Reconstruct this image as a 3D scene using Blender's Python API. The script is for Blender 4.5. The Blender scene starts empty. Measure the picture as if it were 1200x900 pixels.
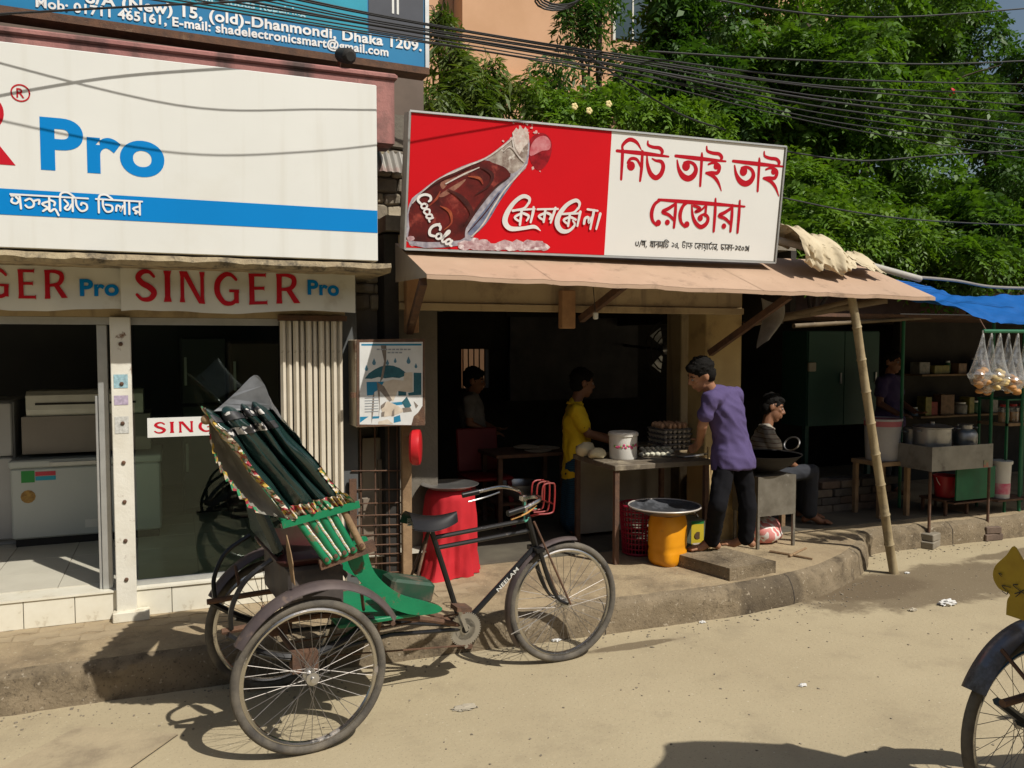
import bpy, bmesh, math, random
import numpy as np
from mathutils import Vector, Matrix, noise as mnoise
random.seed(7)
SC = bpy.context.scene
R = math.radians
# ------------------------------------------------------------------ camera
CAM_H, YAW, PITCH, FPX = 1.88, 22.0, -3.0, 970.0
cam_d = bpy.data.cameras.new('camera'); cam = bpy.data.objects.new('camera', cam_d)
SC.collection.objects.link(cam); SC.camera = cam
cam.location = (0, 0, CAM_H); cam.rotation_euler = (R(90 + PITCH), 0, R(-YAW))
cam_d.sensor_width = 36; cam_d.lens = FPX / 1200 * 36; cam_d.clip_end = 2000; cam_d.clip_start = .05
# ------------------------------------------------------------------ world + sun
W = bpy.data.worlds.new('World'); SC.world = W; W.use_nodes = True
wn = W.node_tree.nodes; wl = W.node_tree.links
bg = wn['Background']; sky = wn.new('ShaderNodeTexSky'); sky.sky_type = 'NISHITA'; sky.sun_disc = False
KX, KY = .41, .74                                     # shadow run per metre of height
SUN_EL = math.atan(1 / math.hypot(KX, KY)); SUN_AZ = math.atan2(KX, -KY)
sky.sun_elevation = SUN_EL; sky.sun_rotation = SUN_AZ; sky.air_density = 1.4; sky.dust_density = 3.0; sky.ozone_density = 1
wl.new(sky.outputs[0], bg.inputs[0]); bg.inputs[1].default_value = .066
sd = bpy.data.lights.new('sun', 'SUN'); sd.energy = 4.5; sd.angle = R(.55); sd.color = (1, .95, .865)
sun = bpy.data.objects.new('sun', sd); SC.collection.objects.link(sun)
sun.rotation_euler = Vector((-KX, KY, -1)).to_track_quat('-Z', 'Y').to_euler(); sun.location = (5, -10, 12)
SC.view_settings.view_transform = 'Standard'; SC.view_settings.look = 'None'
SC.view_settings.exposure = 0.06; SC.view_settings.gamma = 1
SC.cycles.use_denoising = True; SC.cycles.max_bounces = 8; SC.cycles.transparent_max_bounces = 12
SC.cycles.diffuse_bounces = 4; SC.cycles.glossy_bounces = 4; SC.cycles.caustics_reflective = False; SC.cycles.caustics_refractive = False
SC.cycles.sample_clamp_indirect = 6
# ------------------------------------------------------------------ measuring helper: where a sight line meets a plane of the place
_y, _p = R(YAW), R(PITCH)
_fw = Vector((math.sin(_y) * math.cos(_p), math.cos(_y) * math.cos(_p), math.sin(_p)))
_rt = Vector((math.cos(_y), -math.sin(_y), 0)); _up = _rt.cross(_fw); _O = Vector((0, 0, CAM_H))
def _ray(px, py): return _fw + _rt * ((px - 600) / FPX) - _up * ((py - 450) / FPX)
def at(px, py, Y): d = _ray(px, py); return _O + d * (Y / d.y)
def atz(px, py, z): d = _ray(px, py); return _O + d * ((z - CAM_H) / d.z)
def atp(px, py, p0, n): d = _ray(px, py); return _O + d * ((p0 - _O).dot(n) / d.dot(n))
# ------------------------------------------------------------------ materials
MATS = {}
def pm(name, col, rough=.7, metal=0., col2=None, scale=6., var=.55, bump=.0, bscale=60., spec=.4, dirt=None, dscale=2.5, dlo=.5, dhi=.7, coat=0., dmax=1.0):
    """Procedural material: two tones mixed by noise, an optional third (dirt or wear) in patches, fine relief."""
    if name in MATS: return MATS[name]
    m = bpy.data.materials.new(name); m.use_nodes = True; N = m.node_tree.nodes; L = m.node_tree.links
    b = N['Principled BSDF']; b.inputs['Roughness'].default_value = rough; b.inputs['Metallic'].default_value = metal
    b.inputs['Specular IOR Level'].default_value = spec; b.inputs['Coat Weight'].default_value = coat
    tc = N.new('ShaderNodeTexCoord'); co = tc.outputs['Object']
    if col2 is None: col2 = tuple(c * (1 - .28 * var) for c in col)
    def nz(sc, det=5., ro=.6):
        n = N.new('ShaderNodeTexNoise'); n.inputs['Scale'].default_value = sc; n.inputs['Detail'].default_value = det
        n.inputs['Roughness'].default_value = ro; L.new(co, n.inputs['Vector']); return n.outputs['Fac']
    def mix(a, c, f):
        x = N.new('ShaderNodeMix'); x.data_type = 'RGBA'; x.inputs['A'].default_value = (0, 0, 0, 1)
        if isinstance(a, tuple): x.inputs['A'].default_value = (*a, 1)
        else: L.new(a, x.inputs['A'])
        x.inputs['B'].default_value = (*c, 1); L.new(f, x.inputs['Factor']); return x.outputs['Result']
    def ramp(v, lo, hi, top=1.0):
        r = N.new('ShaderNodeMapRange'); r.inputs['From Min'].default_value = lo; r.inputs['From Max'].default_value = hi; r.inputs['To Max'].default_value = top
        L.new(v, r.inputs['Value']); return r.outputs['Result']
    c = mix(tuple(col), tuple(col2), ramp(nz(scale), .32, .68))
    if dirt is not None:
        f = ramp(nz(dscale, 8., .68), dlo, dhi, dmax); c = mix(c, tuple(dirt), f)
        if metal > 0:
            mr = N.new('ShaderNodeMapRange'); mr.inputs['To Min'].default_value = metal; mr.inputs['To Max'].default_value = 0; L.new(f, mr.inputs['Value']); L.new(mr.outputs['Result'], b.inputs['Metallic'])
        rr = N.new('ShaderNodeMapRange'); rr.inputs['To Min'].default_value = rough; rr.inputs['To Max'].default_value = max(rough, .85); L.new(f, rr.inputs['Value']); L.new(rr.outputs['Result'], b.inputs['Roughness'])
    L.new(c, b.inputs['Base Color'])
    if bump > 0:
        bp = N.new('ShaderNodeBump'); bp.inputs['Strength'].default_value = min(1, bump); bp.inputs['Distance'].default_value = .01
        L.new(nz(bscale, 6., .65), bp.inputs['Height']); L.new(bp.outputs['Normal'], b.inputs['Normal'])
    MATS[name] = m; return m
def pattern_mat(name, kind, cols, scale, rough=.8, metal=0.):
    """Printed or woven colour: 'voronoi' flecks in the listed colours, 'checks', 'bands' along z."""
    if name in MATS: return MATS[name]
    m = bpy.data.materials.new(name); m.use_nodes = True; N = m.node_tree.nodes; L = m.node_tree.links
    b = N['Principled BSDF']; b.inputs['Roughness'].default_value = rough; b.inputs['Metallic'].default_value = metal
    tc = N.new('ShaderNodeTexCoord'); rp = N.new('ShaderNodeValToRGB'); rp.color_ramp.interpolation = 'CONSTANT'
    if kind == 'voronoi':
        v = N.new('ShaderNodeTexVoronoi'); v.inputs['Scale'].default_value = scale; L.new(tc.outputs['Object'], v.inputs['Vector'])
        s = N.new('ShaderNodeSeparateColor'); L.new(v.outputs['Color'], s.inputs[0]); L.new(s.outputs[0], rp.inputs[0])
    elif kind == 'spots':
        v = N.new('ShaderNodeTexNoise'); v.inputs['Scale'].default_value = scale; v.inputs['Detail'].default_value = 1; L.new(tc.outputs['Object'], v.inputs['Vector']); L.new(v.outputs['Fac'], rp.inputs[0])
    else:
        w = N.new('ShaderNodeTexWave'); w.bands_direction = 'Z' if kind == 'bands' else 'DIAGONAL'; w.inputs['Scale'].default_value = scale; w.inputs['Distortion'].default_value = .6
        L.new(tc.outputs['Object'], w.inputs['Vector']); L.new(w.outputs['Fac'], rp.inputs[0])
    e = rp.color_ramp.elements; n = len(cols)
    while len(e) < n: e.new(.5)
    for i, c in enumerate(cols):
        e[i].position = c[3] if len(c) > 3 else i / n; e[i].color = (c[0], c[1], c[2], 1)
    L.new(rp.outputs[0], b.inputs['Base Color']); MATS[name] = m; return m
# ------------------------------------------------------------------ mesh builder
V3 = lambda *a: Vector(a)
def frame_of(d):
    d = d.normalized(); a = Vector((0, 0, 1)) if abs(d.z) < .95 else Vector((1, 0, 0))
    u = d.cross(a).normalized(); return u, d.cross(u).normalized()
def smooth_path(pts, n=6, closed=False):
    pts = [Vector(p) for p in pts]
    if len(pts) < 3: return pts
    out = []; k = len(pts); rng = range(k if closed else k - 1)
    g = (lambda i: pts[i % k]) if closed else (lambda i: pts[max(0, min(k - 1, i))])
    for i in rng:
        a, b, c, d = g(i - 1), g(i), g(i + 1), g(i + 2)
        for j in range(n):
            t = j / n
            out.append(.5 * ((2 * b) + (c - a) * t + (2 * a - 5 * b + 4 * c - d) * t * t + (3 * b - a - 3 * c + d) * t ** 3))
    if not closed: out.append(pts[-1])
    return out
class MB:
    def __init__(s): s.v = []; s.f = []; s.m = []; s.mi = 0
    def add(s, vs, fs):
        o = len(s.v); s.v += [Vector(v) for v in vs]
        for f in fs: s.f.append([i + o for i in f]); s.m.append(s.mi)
        return s
    def box(s, c, d, rz=0., rx=0., ry=0., bev=0.):
        x, y, z = (k / 2 for k in d); M = Matrix.Rotation(rz, 3, 'Z') @ Matrix.Rotation(ry, 3, 'Y') @ Matrix.Rotation(rx, 3, 'X'); c = Vector(c)
        if bev <= 0:
            vs = [(-x, -y, -z), (x, -y, -z), (x, y, -z), (-x, y, -z), (-x, -y, z), (x, -y, z), (x, y, z), (-x, y, z)]
            fs = [(0, 3, 2, 1), (4, 5, 6, 7), (0, 1, 5, 4), (1, 2, 6, 5), (2, 3, 7, 6), (3, 0, 4, 7)]
        else:
            b = min(bev, x * .9, y * .9, z * .9); vs = []; fs = []
            for zz, ins in ((-z, b), (-z + b, 0), (z - b, 0), (z, b)):
                xx, yy = x - ins, y - ins; k = b * .999
                vs += [(-xx + k, -yy, zz), (xx - k, -yy, zz), (xx, -yy + k, zz), (xx, yy - k, zz), (xx - k, yy, zz), (-xx + k, yy, zz), (-xx, yy - k, zz), (-xx, -yy + k, zz)]
            for r_ in range(3):
                for i in range(8): fs.append((r_ * 8 + i, r_ * 8 + (i + 1) % 8, r_ * 8 + 8 + (i + 1) % 8, r_ * 8 + 8 + i))
            fs.append(tuple(range(7, -1, -1))); fs.append(tuple(range(24, 32)))
        return s.add([c + M @ Vector(v) for v in vs], fs)
    def bb(s, x0, x1, y0, y1, z0, z1, bev=0.):
        return s.box(((x0 + x1) / 2, (y0 + y1) / 2, (z0 + z1) / 2), (abs(x1 - x0), abs(y1 - y0), abs(z1 - z0)), bev=bev)
    def tube(s, path, r, n=8, closed=False, cap=True, flat=1.0):
        P = [Vector(p) for p in path]; k = len(P); rr = (lambda i: r) if isinstance(r, (int, float)) else (lambda i: r[min(i, len(r) - 1)])
        rings = []; u = None
        for i in range(k):
            if closed: d = P[(i + 1) % k] - P[i - 1]
            else: d = P[min(i + 1, k - 1)] - P[max(i - 1, 0)]
            if d.length < 1e-9: d = Vector((0, 0, 1))
            d.normalize()
            if u is None: u, w = frame_of(d)
            else:
                u = (u - d * u.dot(d)); u = u.normalized() if u.length > 1e-6 else frame_of(d)[0]
            w = d.cross(u)
            rings.append([P[i] + (u * math.cos(a) * flat + w * math.sin(a)) * rr(i) for a in [2 * math.pi * j / n for j in range(n)]])
        vs = [v for ring in rings for v in ring]; fs = []
        for i in range(k if closed else k - 1):
            a, b = i * n, ((i + 1) % k) * n
            for j in range(n): fs.append((a + j, a + (j + 1) % n, b + (j + 1) % n, b + j))
        if cap and not closed: fs.append(tuple(range(n - 1, -1, -1))); fs.append(tuple(range((k - 1) * n, k * n)))
        return s.add(vs, fs)
    def rod(s, a, b, r, r2=None, n=8): return s.tube([a, b], [r, r if r2 is None else r2], n)
    def beam(s, a, b, w, h, upv=(0, 0, 1)):
        a, b = Vector(a), Vector(b); d = (b - a).normalized(); upv = Vector(upv)
        if abs(d.dot(upv)) > .98: upv = Vector((0, 1, 0))
        u = d.cross(upv).normalized() * (w / 2); t = u.normalized().cross(d).normalized() * (h / 2)
        vs = [p + q for p in (a, b) for q in (-u - t, u - t, u + t, -u + t)]
        return s.add(vs, [(3, 2, 1, 0), (4, 5, 6, 7), (0, 1, 5, 4), (1, 2, 6, 5), (2, 3, 7, 6), (3, 0, 4, 7)])
    def lathe(s, prof, c=(0, 0, 0), n=24, axis=(0, 0, 1), jitter=None):
        c = Vector(c); ax = Vector(axis).normalized(); u, w = frame_of(ax); vs = []; fs = []
        for i, (r, z) in enumerate(prof):
            for j in range(n):
                a = 2 * math.pi * j / n; q = r * (jitter(a, z) if jitter else 1)
                vs.append(c + ax * z + (u * math.cos(a) + w * math.sin(a)) * q)
        for i in range(len(prof) - 1):
            for j in range(n): fs.append((i * n + j, i * n + (j + 1) % n, (i + 1) * n + (j + 1) % n, (i + 1) * n + j))
        if prof[0][0] > 1e-4: fs.append(tuple(range(n - 1, -1, -1)))
        if prof[-1][0] > 1e-4 and abs(prof[-1][0]) > 0: fs.append(tuple(range((len(prof) - 1) * n, len(prof) * n)))
        return s.add(vs, fs)
    def ball(s, c, r, n=10, m=7, rot=None, fn=None):
        c = Vector(c); r = (r, r, r) if isinstance(r, (int, float)) else r; vs = []; fs = []
        for i in range(m + 1):
            th = math.pi * i / m
            for j in range(n):
                a = 2 * math.pi * j / n; v = Vector((math.sin(th) * math.cos(a), math.sin(th) * math.sin(a), math.cos(th)))
                k = fn(v) if fn else 1
                v = Vector((v.x * r[0], v.y * r[1], v.z * r[2])) * k
                vs.append(c + (rot @ v if rot else v))
        for i in range(m):
            for j in range(n): fs.append((i * n + j, (i + 1) * n + j, (i + 1) * n + (j + 1) % n, i * n + (j + 1) % n))
        return s.add(vs, fs)
    def grid(s, fn, nu, nv, closed_v=False):
        vs = [fn(i / nu, j / nv) for i in range(nu + 1) for j in range(nv + 1)]; w = nv + 1
        return s.add(vs, [(i * w + j, (i + 1) * w + j, (i + 1) * w + j + 1, i * w + j + 1) for i in range(nu) for j in range(nv)])
    def prism(s, poly, off):
        poly = [Vector(p) for p in poly]; off = Vector(off); n = len(poly)
        vs = poly + [p + off for p in poly]
        return s.add(vs, [tuple(range(n - 1, -1, -1)), tuple(range(n, 2 * n))] + [(i, (i + 1) % n, n + (i + 1) % n, n + i) for i in range(n)])
    def face(s, vs): return s.add(vs, [tuple(range(len(vs)))])
    def mesh(s, name, mats, smooth=False, off=None, angle=None):
        me = bpy.data.meshes.new(name); o = off or Vector((0, 0, 0))
        me.from_pydata([tuple(v - o) for v in s.v], [], s.f)
        for m in (mats if isinstance(mats, (list, tuple)) else [mats]): me.materials.append(m)
        if isinstance(mats, (list, tuple)) and len(mats) > 1: me.polygons.foreach_set('material_index', s.m)
        me.validate(); 
        bm = bmesh.new(); bm.from_mesh(me); bmesh.ops.recalc_face_normals(bm, faces=bm.faces)
        ang = R(38)
        if smooth:
            for f in bm.faces: f.smooth = True
            for e in bm.edges:
                if len(e.link_faces) == 2 and e.calc_face_angle(0) > ang: e.smooth = False
        bm.to_mesh(me); bm.free(); me.update(); return me
COL = SC.collection
def thing(name, label, cat, loc=(0, 0, 0), rz=0., group=None, kind=None):
    o = bpy.data.objects.new(name, None); COL.objects.link(o); o.location = loc; o.rotation_euler = (0, 0, rz); o.empty_display_size = .1
    o['label'] = label; o['category'] = cat
    if group: o['group'] = group
    if kind: o['kind'] = kind
    return o
def root_of(o):
    while o.parent: o = o.parent
    return o
def part(parent, name, mb, mat, smooth=False, local=False, label=None, kind=None):
    off = None if local else Vector(root_of(parent).location)
    me = mb if isinstance(mb, bpy.types.Mesh) else mb.mesh(name, mat, smooth, off)
    o = bpy.data.objects.new(name, me); COL.objects.link(o); o.parent = parent
    if label: o['label'] = label
    if kind: o['kind'] = kind
    return o
def single(name, label, cat, mb, mat, base, smooth=False, group=None, kind=None):
    base = Vector(base); me = mb.mesh(name, mat, smooth, base); o = bpy.data.objects.new(name, me); COL.objects.link(o); o.location = base
    o['label'] = label; o['category'] = cat
    if group: o['group'] = group
    if kind: o['kind'] = kind
    return o
def structure(name, mb, mat, smooth=False, kind='structure', label=None):
    me = mb.mesh(name, mat, smooth); o = bpy.data.objects.new(name, me); COL.objects.link(o); o['kind'] = kind
    if label: o['label'] = label
    return o
def copy_tree(o, parent=None):
    c = o.copy(); COL.objects.link(c); c.parent = parent
    for ch in list(o.children): copy_tree(ch, c)
    return c
# ------------------------------------------------------------------ lettering
def text_tris(txt, size, bold=0., xscale=1., shear=0., spacing=1.06):
    c = bpy.data.curves.new('tmp', 'FONT'); c.body = txt; c.size = size; c.offset = bold; c.fill_mode = 'FRONT'; c.resolution_u = 8; c.shear = shear; c.space_character = spacing
    o = bpy.data.objects.new('tmp', c); COL.objects.link(o); dg = bpy.context.evaluated_depsgraph_get(); dg.update()
    e = o.evaluated_get(dg); me = e.to_mesh(); vs = [Vector((v.co.x * xscale, v.co.y, 0)) for v in me.vertices]; fs = [tuple(p.vertices) for p in me.polygons]
    e.to_mesh_clear(); bpy.data.objects.remove(o); bpy.data.curves.remove(c); return vs, fs
def stroke2(pts, n=6, smooth=True):
    """A brush stroke: (x, y, width) points to a ribbon outline in 2D with round ends."""
    P = [Vector(p) for p in pts]; P = smooth_path(P, n) if smooth and len(P) > 2 else P; vs = []; fs = []; k = len(P)
    for i in range(k):
        d = (P[min(i + 1, k - 1)] - P[max(i - 1, 0)]); d = Vector((d.x, d.y)); d = d.normalized() if d.length > 1e-9 else Vector((1, 0))
        w = max(1e-4, P[i].z) / 2; nrm = Vector((-d.y, d.x)) * w
        vs += [(P[i].x + nrm.x, P[i].y + nrm.y), (P[i].x - nrm.x, P[i].y - nrm.y)]
    for i in range(k - 1): fs.append((2 * i, 2 * i + 1, 2 * i + 3, 2 * i + 2))
    for e, sg in ((0, -1), (k - 1, 1)):
        d = P[min(e + 1, k - 1)] - P[max(e - 1, 0)]; a0 = math.atan2(d.y, d.x); w = max(1e-4, P[e].z) / 2; b = len(vs)
        arc = [(P[e].x + w * math.cos(a0 + sg * a), P[e].y + w * math.sin(a0 + sg * a)) for a in (-1.57, -.8, 0, .8, 1.57)] if sg > 0 else [(P[e].x - w * math.cos(a0 + a), P[e].y - w * math.sin(a0 + a)) for a in (-1.57, -.8, 0, .8, 1.57)]
        vs += arc; fs.append(tuple(range(b, b + 5)))
    return vs, fs
def disc2(x, y, r, n=14, ry=None):
    return [(x + r * math.cos(2 * math.pi * i / n), y + (ry or r) * math.sin(2 * math.pi * i / n)) for i in range(n)], [tuple(range(n))]
# ------------------------------------------------------------------ flat print on a sign face
class Face:
    """A flat face in the place: origin, unit u (right), unit v (up), n (towards the viewer)."""
    def __init__(s, o, u, v): s.o = Vector(o); s.u = Vector(u).normalized(); s.n = s.u.cross(Vector(v)).normalized(); s.v = s.n.cross(s.u); s.k = 0
    def at(s, a, b, h=.002): return s.o + s.u * a + s.v * b + s.n * h
    def uv(s, px, py): p = atp(px, py, s.o, s.n) - s.o; return p.dot(s.u), p.dot(s.v)
def put(mb, F, vs, fs, mp, h0=.0015, thick=0.):
    F.k += 1; h = h0 + (F.k % 60) * .00006
    pts = []
    for q in vs: a, b = mp(q[0], q[1]); pts.append(F.at(a, b, h))
    mb.add(pts, fs)
def bowl(pts, n=6): return stroke2(pts, n)
def stem(x, y0, y1, w, fl=1.3):
    m = (y0 + y1) / 2
    return [(x - w * fl / 2, y0), (x + w * fl / 2, y0), (x + w / 2, y0 + (m - y0) * .35), (x + w / 2, y1 - (y1 - m) * .35), (x + w * fl / 2, y1), (x - w * fl / 2, y1), (x - w / 2, y1 - (y1 - m) * .35), (x - w / 2, y0 + (m - y0) * .35)], [(0, 1, 2, 3, 4, 5, 6, 7)]
def arm(x0, x1, y, t, fl=1.5):
    return [(x0, y - t / 2), (x1 - .03, y - t / 2), (x1, y - t * fl / 2 - .02), (x1, y + t * fl / 2 + .02), (x1 - .03, y + t / 2), (x0, y + t / 2)], [tuple(range(6))]
FLARE = {   # wide flared capitals, unit height: (shapes, advance)
 'S': ([bowl([(.66, .80, .10), (.50, .94, .12), (.27, .92, .16), (.13, .75, .19), (.26, .57, .19), (.50, .45, .20), (.66, .28, .20), (.52, .08, .16), (.26, .05, .12), (.08, .19, .10)])], .98),
 'I': ([stem(.14, 0, 1, .19, 1.45)], .55),
 'N': ([stem(.10, 0, 1, .13, 1.5), stem(.80, 0, 1, .13, 1.5), ([(.06, 1), (.27, 1), (.85, 0), (.68, 0)], [(0, 1, 2, 3)])], 1.22),
 'G': ([bowl([(.80, .80, .10), (.62, .94, .12), (.38, .93, .16), (.14, .70, .20), (.12, .36, .20), (.34, .08, .16), (.60, .05, .13), (.80, .16, .14)]), stem(.80, .06, .46, .17, 1.1), arm(.54, .90, .44, .09, 1)], 1.24),
 'E': ([stem(.13, 0, 1, .19, 1.2), arm(.1, .66, .95, .10), arm(.1, .60, .52, .10), arm(.1, .70, .05, .10)], 1.02),
 'R': ([stem(.13, 0, 1, .19, 1.2), bowl([(.12, .95, .10), (.42, .95, .12), (.66, .86, .17), (.68, .66, .19), (.52, .50, .14), (.14, .47, .09)]), ([(.34, .50), (.54, .52), (.92, 0), (.68, 0)], [(0, 1, 2, 3)])], 1.08)}
def flare_word(mb, F, word, x, y, h, w=None, track=1.):
    adv = sum(FLARE[c][1] for c in word) * h; k = (w / adv) if w else 1.
    for c in word:
        for vs, fs in FLARE[c][0]: put(mb, F, vs, fs, lambda a, b: (x + a * h * k * (1 / track), y + b * h))
        x += FLARE[c][1] * h * k
    return x
def latin(mb, F, txt, x, y, h, w=None, bold=.02, shear=0.):
    vs, fs = text_tris(txt, 1., bold, 1., shear); x0 = min(v.x for v in vs); x1 = max(v.x for v in vs)
    sx = (w / (x1 - x0)) if w else h / .7; sy = h / .7
    put(mb, F, [(v.x, v.y) for v in vs], fs, lambda a, b: (x + (a - x0) * sx, y + b * sy)); return x + (x1 - x0) * sx
# Bengali letters as brush strokes in a unit cell: the headline runs at height 1
_tri = [[(.42, .62, .1), (.05, .42, .1), (.42, .15, .1)], [(.45, 1, .1), (.45, 0, .1)]]
BN = {
 'ka': (_tri + [[(.45, .75, .1), (.75, .6, .1), (.72, .35, .1)]], .85), 'ra': (_tri + [[(.2, .1, .14), (.22, .1, .14)]], .6),
 'e': ([[(.1, .7, .1), (.05, .45, .1), (.3, .35, .1), (.45, .6, .1), (.3, .8, .1)], [(.5, .85, .1), (.55, 0, .1)], [(.05, .9, .1), (.5, .95, .1)]], .75),
 'kra': ([[(.05, .6, .1), (.3, .75, .1), (.5, .5, .1), (.45, .2, .1), (.2, .1, .1), (.05, .25, .1)], [(.5, .6, .1), (.8, .7, .1), (.78, .4, .1)]], .9),
 'klu': (_tri + [[(.45, .75, .1), (.75, .6, .1), (.72, .35, .1)], [(.1, -.1, .1), (.35, .1, .1), (.5, -.1, .1), (.75, .1, .1), (.95, -.35, .1)]], .9),
 'i': ([[(.15, 1, .1), (.15, 0, .1)], [(.15, 1, .1), (.25, 1.3, .1), (.6, 1.35, .1), (.95, 1.05, .1)]], .3),
 'sa': ([[(.1, .8, .1), (.3, .5, .1), (.1, .2, .1), (.3, .1, .1), (.5, .5, .1)], [(.55, 1, .1), (.55, 0, .1)]], .68),
 'bha': ([[(.05, .85, .1), (.1, .4, .1), (.35, .05, .1), (.65, .2, .1), (.65, .55, .1), (.4, .65, .1), (.35, .5, .1)]], .75),
 'dda': ([[(.1, 1, .1), (.1, .5, .1), (.3, .1, .1), (.6, .2, .1), (.6, .55, .1), (.25, .62, .1)]], .75),
 'la': ([[(.1, .2, .1), (.15, .6, .1), (.35, .5, .1), (.35, .2, .1), (.5, .6, .1)], [(.6, 1, .1), (.6, 0, .1)]], .72), 'aa': ([[(.15, 1.0, .1), (.15, 0, .1)]], .32),
 'dha': ([[(.3, .95, .1), (.1, .8, .1), (.35, .65, .1), (.05, .35, .1), (.45, .1, .1)], [(.5, 1, .1), (.5, 0, .1)]], .65), 'na': ([[(.1, .45, .16), (.3, .6, .1), (.5, .5, .1)], [(.52, 1, .1), (.52, 0, .1)]], .66),
 'ma': ([[(.15, 1, .1), (.15, .4, .1), (.05, .25, .1), (.3, .3, .1), (.52, .55, .1)], [(.55, 1, .1), (.55, 0, .1)]], .68), 'ndda': ([[(.1, .75, .1), (.3, .6, .1), (.1, .4, .1), (.3, .1, .1), (.6, .25, .1), (.5, .6, .1)]], .72),
 'sstta': ([[(.1, .9, .1), (.1, .3, .1), (.4, .1, .1), (.55, .5, .1), (.2, .6, .1)], [(.1, 1.2, .1), (.5, 1.25, .1)]], .7), 'pha': ([[(.1, .9, .1), (.1, .4, .1), (.45, .4, .1)], [(.5, 1, .1), (.5, 0, .1)], [(.5, .7, .1), (.8, .6, .1), (.75, .3, .1)]], .85),
 'ee': ([[(.35, 1, .1), (.1, .7, .1), (.1, .3, .1), (.3, .1, .14)]], .42), 'ya': ([[(.1, .85, .1), (.35, .55, .1), (.1, .3, .1), (.5, .2, .1)], [(.55, 1, .1), (.55, 0, .1)], [(.3, -.2, .14), (.32, -.2, .14)]], .68),
 'tta': ([[(.15, 1, .1), (.15, .3, .1), (.45, .1, .1), (.6, .45, .1)], [(.2, 1.1, .1), (.5, 1.3, .1)]], .68), 'ddha': ([[(.1, 1, .1), (.1, .4, .1), (.35, .08, .1), (.6, .3, .1), (.3, .5, .14)]], .72),
 '8': ([[(.1, .8, .1), (.1, .3, .1), (.4, .15, .1), (.55, .5, .1), (.5, .85, .1)]], .7), '1': ([[(.15, .9, .1), (.5, .7, .1), (.4, .2, .1), (.15, .25, .1), (.3, .45, .1)]], .62), '5': ([[(.5, .9, .1), (.1, .5, .1), (.2, .1, .1), (.45, .3, .1), (.3, .5, .1)], [(.5, .9, .1), (.55, 0, .1)]], .66),
 '2': ([[(.1, .7, .1), (.4, .9, .1), (.5, .6, .1), (.1, .35, .1), (.55, .1, .1)]], .66), '0': ([[(.3, .75, .1), (.08, .45, .1), (.3, .15, .1), (.52, .45, .1), (.3, .75, .1)]], .64), '9': ([[(.1, .3, .1), (.3, .1, .1), (.5, .4, .1), (.2, .7, .1), (.2, .9, .1), (.6, .6, .1), (.6, .2, .1)]], .7),
 '/': ([[(.05, 0, .1), (.35, 1.1, .1)]], .42), ',': ([[(.1, .1, .12), (.05, -.15, .08)]], .25), '-': ([[(.05, .5, .1), (.35, .5, .1)]], .45), '|': ([[(.1, 1, .1), (.1, 0, .1)]], .3), ' ': ([], .45)}
def bengali(mb, F, glyphs, x, y, h, w, wt=1.0, bar=True):
    adv = sum(BN[g][1] for g in glyphs); k = w / adv; x0 = x; run = None
    for g in glyphs + [' ']:
        nobar = g in '8152096/,-| '
        if bar and run is not None and nobar:
            vs, fs = stroke2([(run, y + h, h * .1 * wt), (x, y + h, h * .1 * wt)]); put(mb, F, vs, fs, lambda a, b: (a, b)); run = None
        elif not nobar and run is None: run = x
        for st in BN[g][0]:
            vs, fs = stroke2([(x + a * k, y + b * h, c * h * wt * 1.15) for a, b, c in st], 4); put(mb, F, vs, fs, lambda a, b: (a, b))
        x += BN[g][1] * k
def traced(mb, F, strokes, cx, cy, sc, h0=.0015):
    """Brush strokes measured on the sign face, in enlarged picture units."""
    u0, v0 = F.uv(cx, cy); u1, _ = F.uv(cx + 100 / sc, cy); wk = abs(u1 - u0) / 100
    for st in strokes:
        q = []
        for x, y, w in st: a, b = F.uv(cx + x / sc, cy + y / sc); q.append((a, b, w * wk * (1.25 if len(st) > 1 else 1)))
        if len(q) == 1: vs, fs = disc2(q[0][0], q[0][1], q[0][2])
        else: vs, fs = stroke2(q, 5)
        put(mb, F, vs, fs, lambda a, b: (a, b), h0)
def traced_poly(mb, F, poly, cx, cy, sc, smooth=0):
    q = [Vector((*F.uv(cx + x / sc, cy + y / sc), 0)) for x, y in poly]
    if smooth: q = smooth_path(q, smooth, True)
    from mathutils.geometry import tessellate_polygon
    tr = tessellate_polygon([[Vector((v.x, v.y, 0)) for v in q]])
    put(mb, F, [(v.x, v.y) for v in q], [tuple(t) for t in tr], lambda a, b: (a, b))
# ------------------------------------------------------------------ colours of the place
M_road = pm('dusty road', (.41, .345, .225), .95, col2=(.355, .295, .19), scale=1.1, bump=.35, bscale=38, dirt=(.29, .24, .16), dscale=2.2, dlo=.54, dhi=.80, spec=.15)
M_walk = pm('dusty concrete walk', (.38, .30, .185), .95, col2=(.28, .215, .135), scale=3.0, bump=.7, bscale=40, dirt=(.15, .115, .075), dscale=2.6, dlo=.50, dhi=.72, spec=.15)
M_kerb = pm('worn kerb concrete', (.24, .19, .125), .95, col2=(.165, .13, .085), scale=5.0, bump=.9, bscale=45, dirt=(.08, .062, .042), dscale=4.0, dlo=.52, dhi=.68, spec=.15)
M_conc = pm('old concrete', (.27, .24, .19), .95, col2=(.19, .165, .125), scale=5, bump=.6, bscale=50, dirt=(.07, .06, .048), dscale=3, dlo=.55, dhi=.75, spec=.2)
M_white = pm('aged white paint', (.70, .69, .62), .6, col2=(.60, .58, .50), scale=4, dirt=(.26, .18, .11), dscale=5, dlo=.62, dhi=.74, bump=.15)
M_cream = pm('cream plaster', (.47, .37, .22), .85, col2=(.38, .29, .17), scale=3, dirt=(.14, .10, .065), dscale=3, dlo=.55, dhi=.78, bump=.3)
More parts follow.
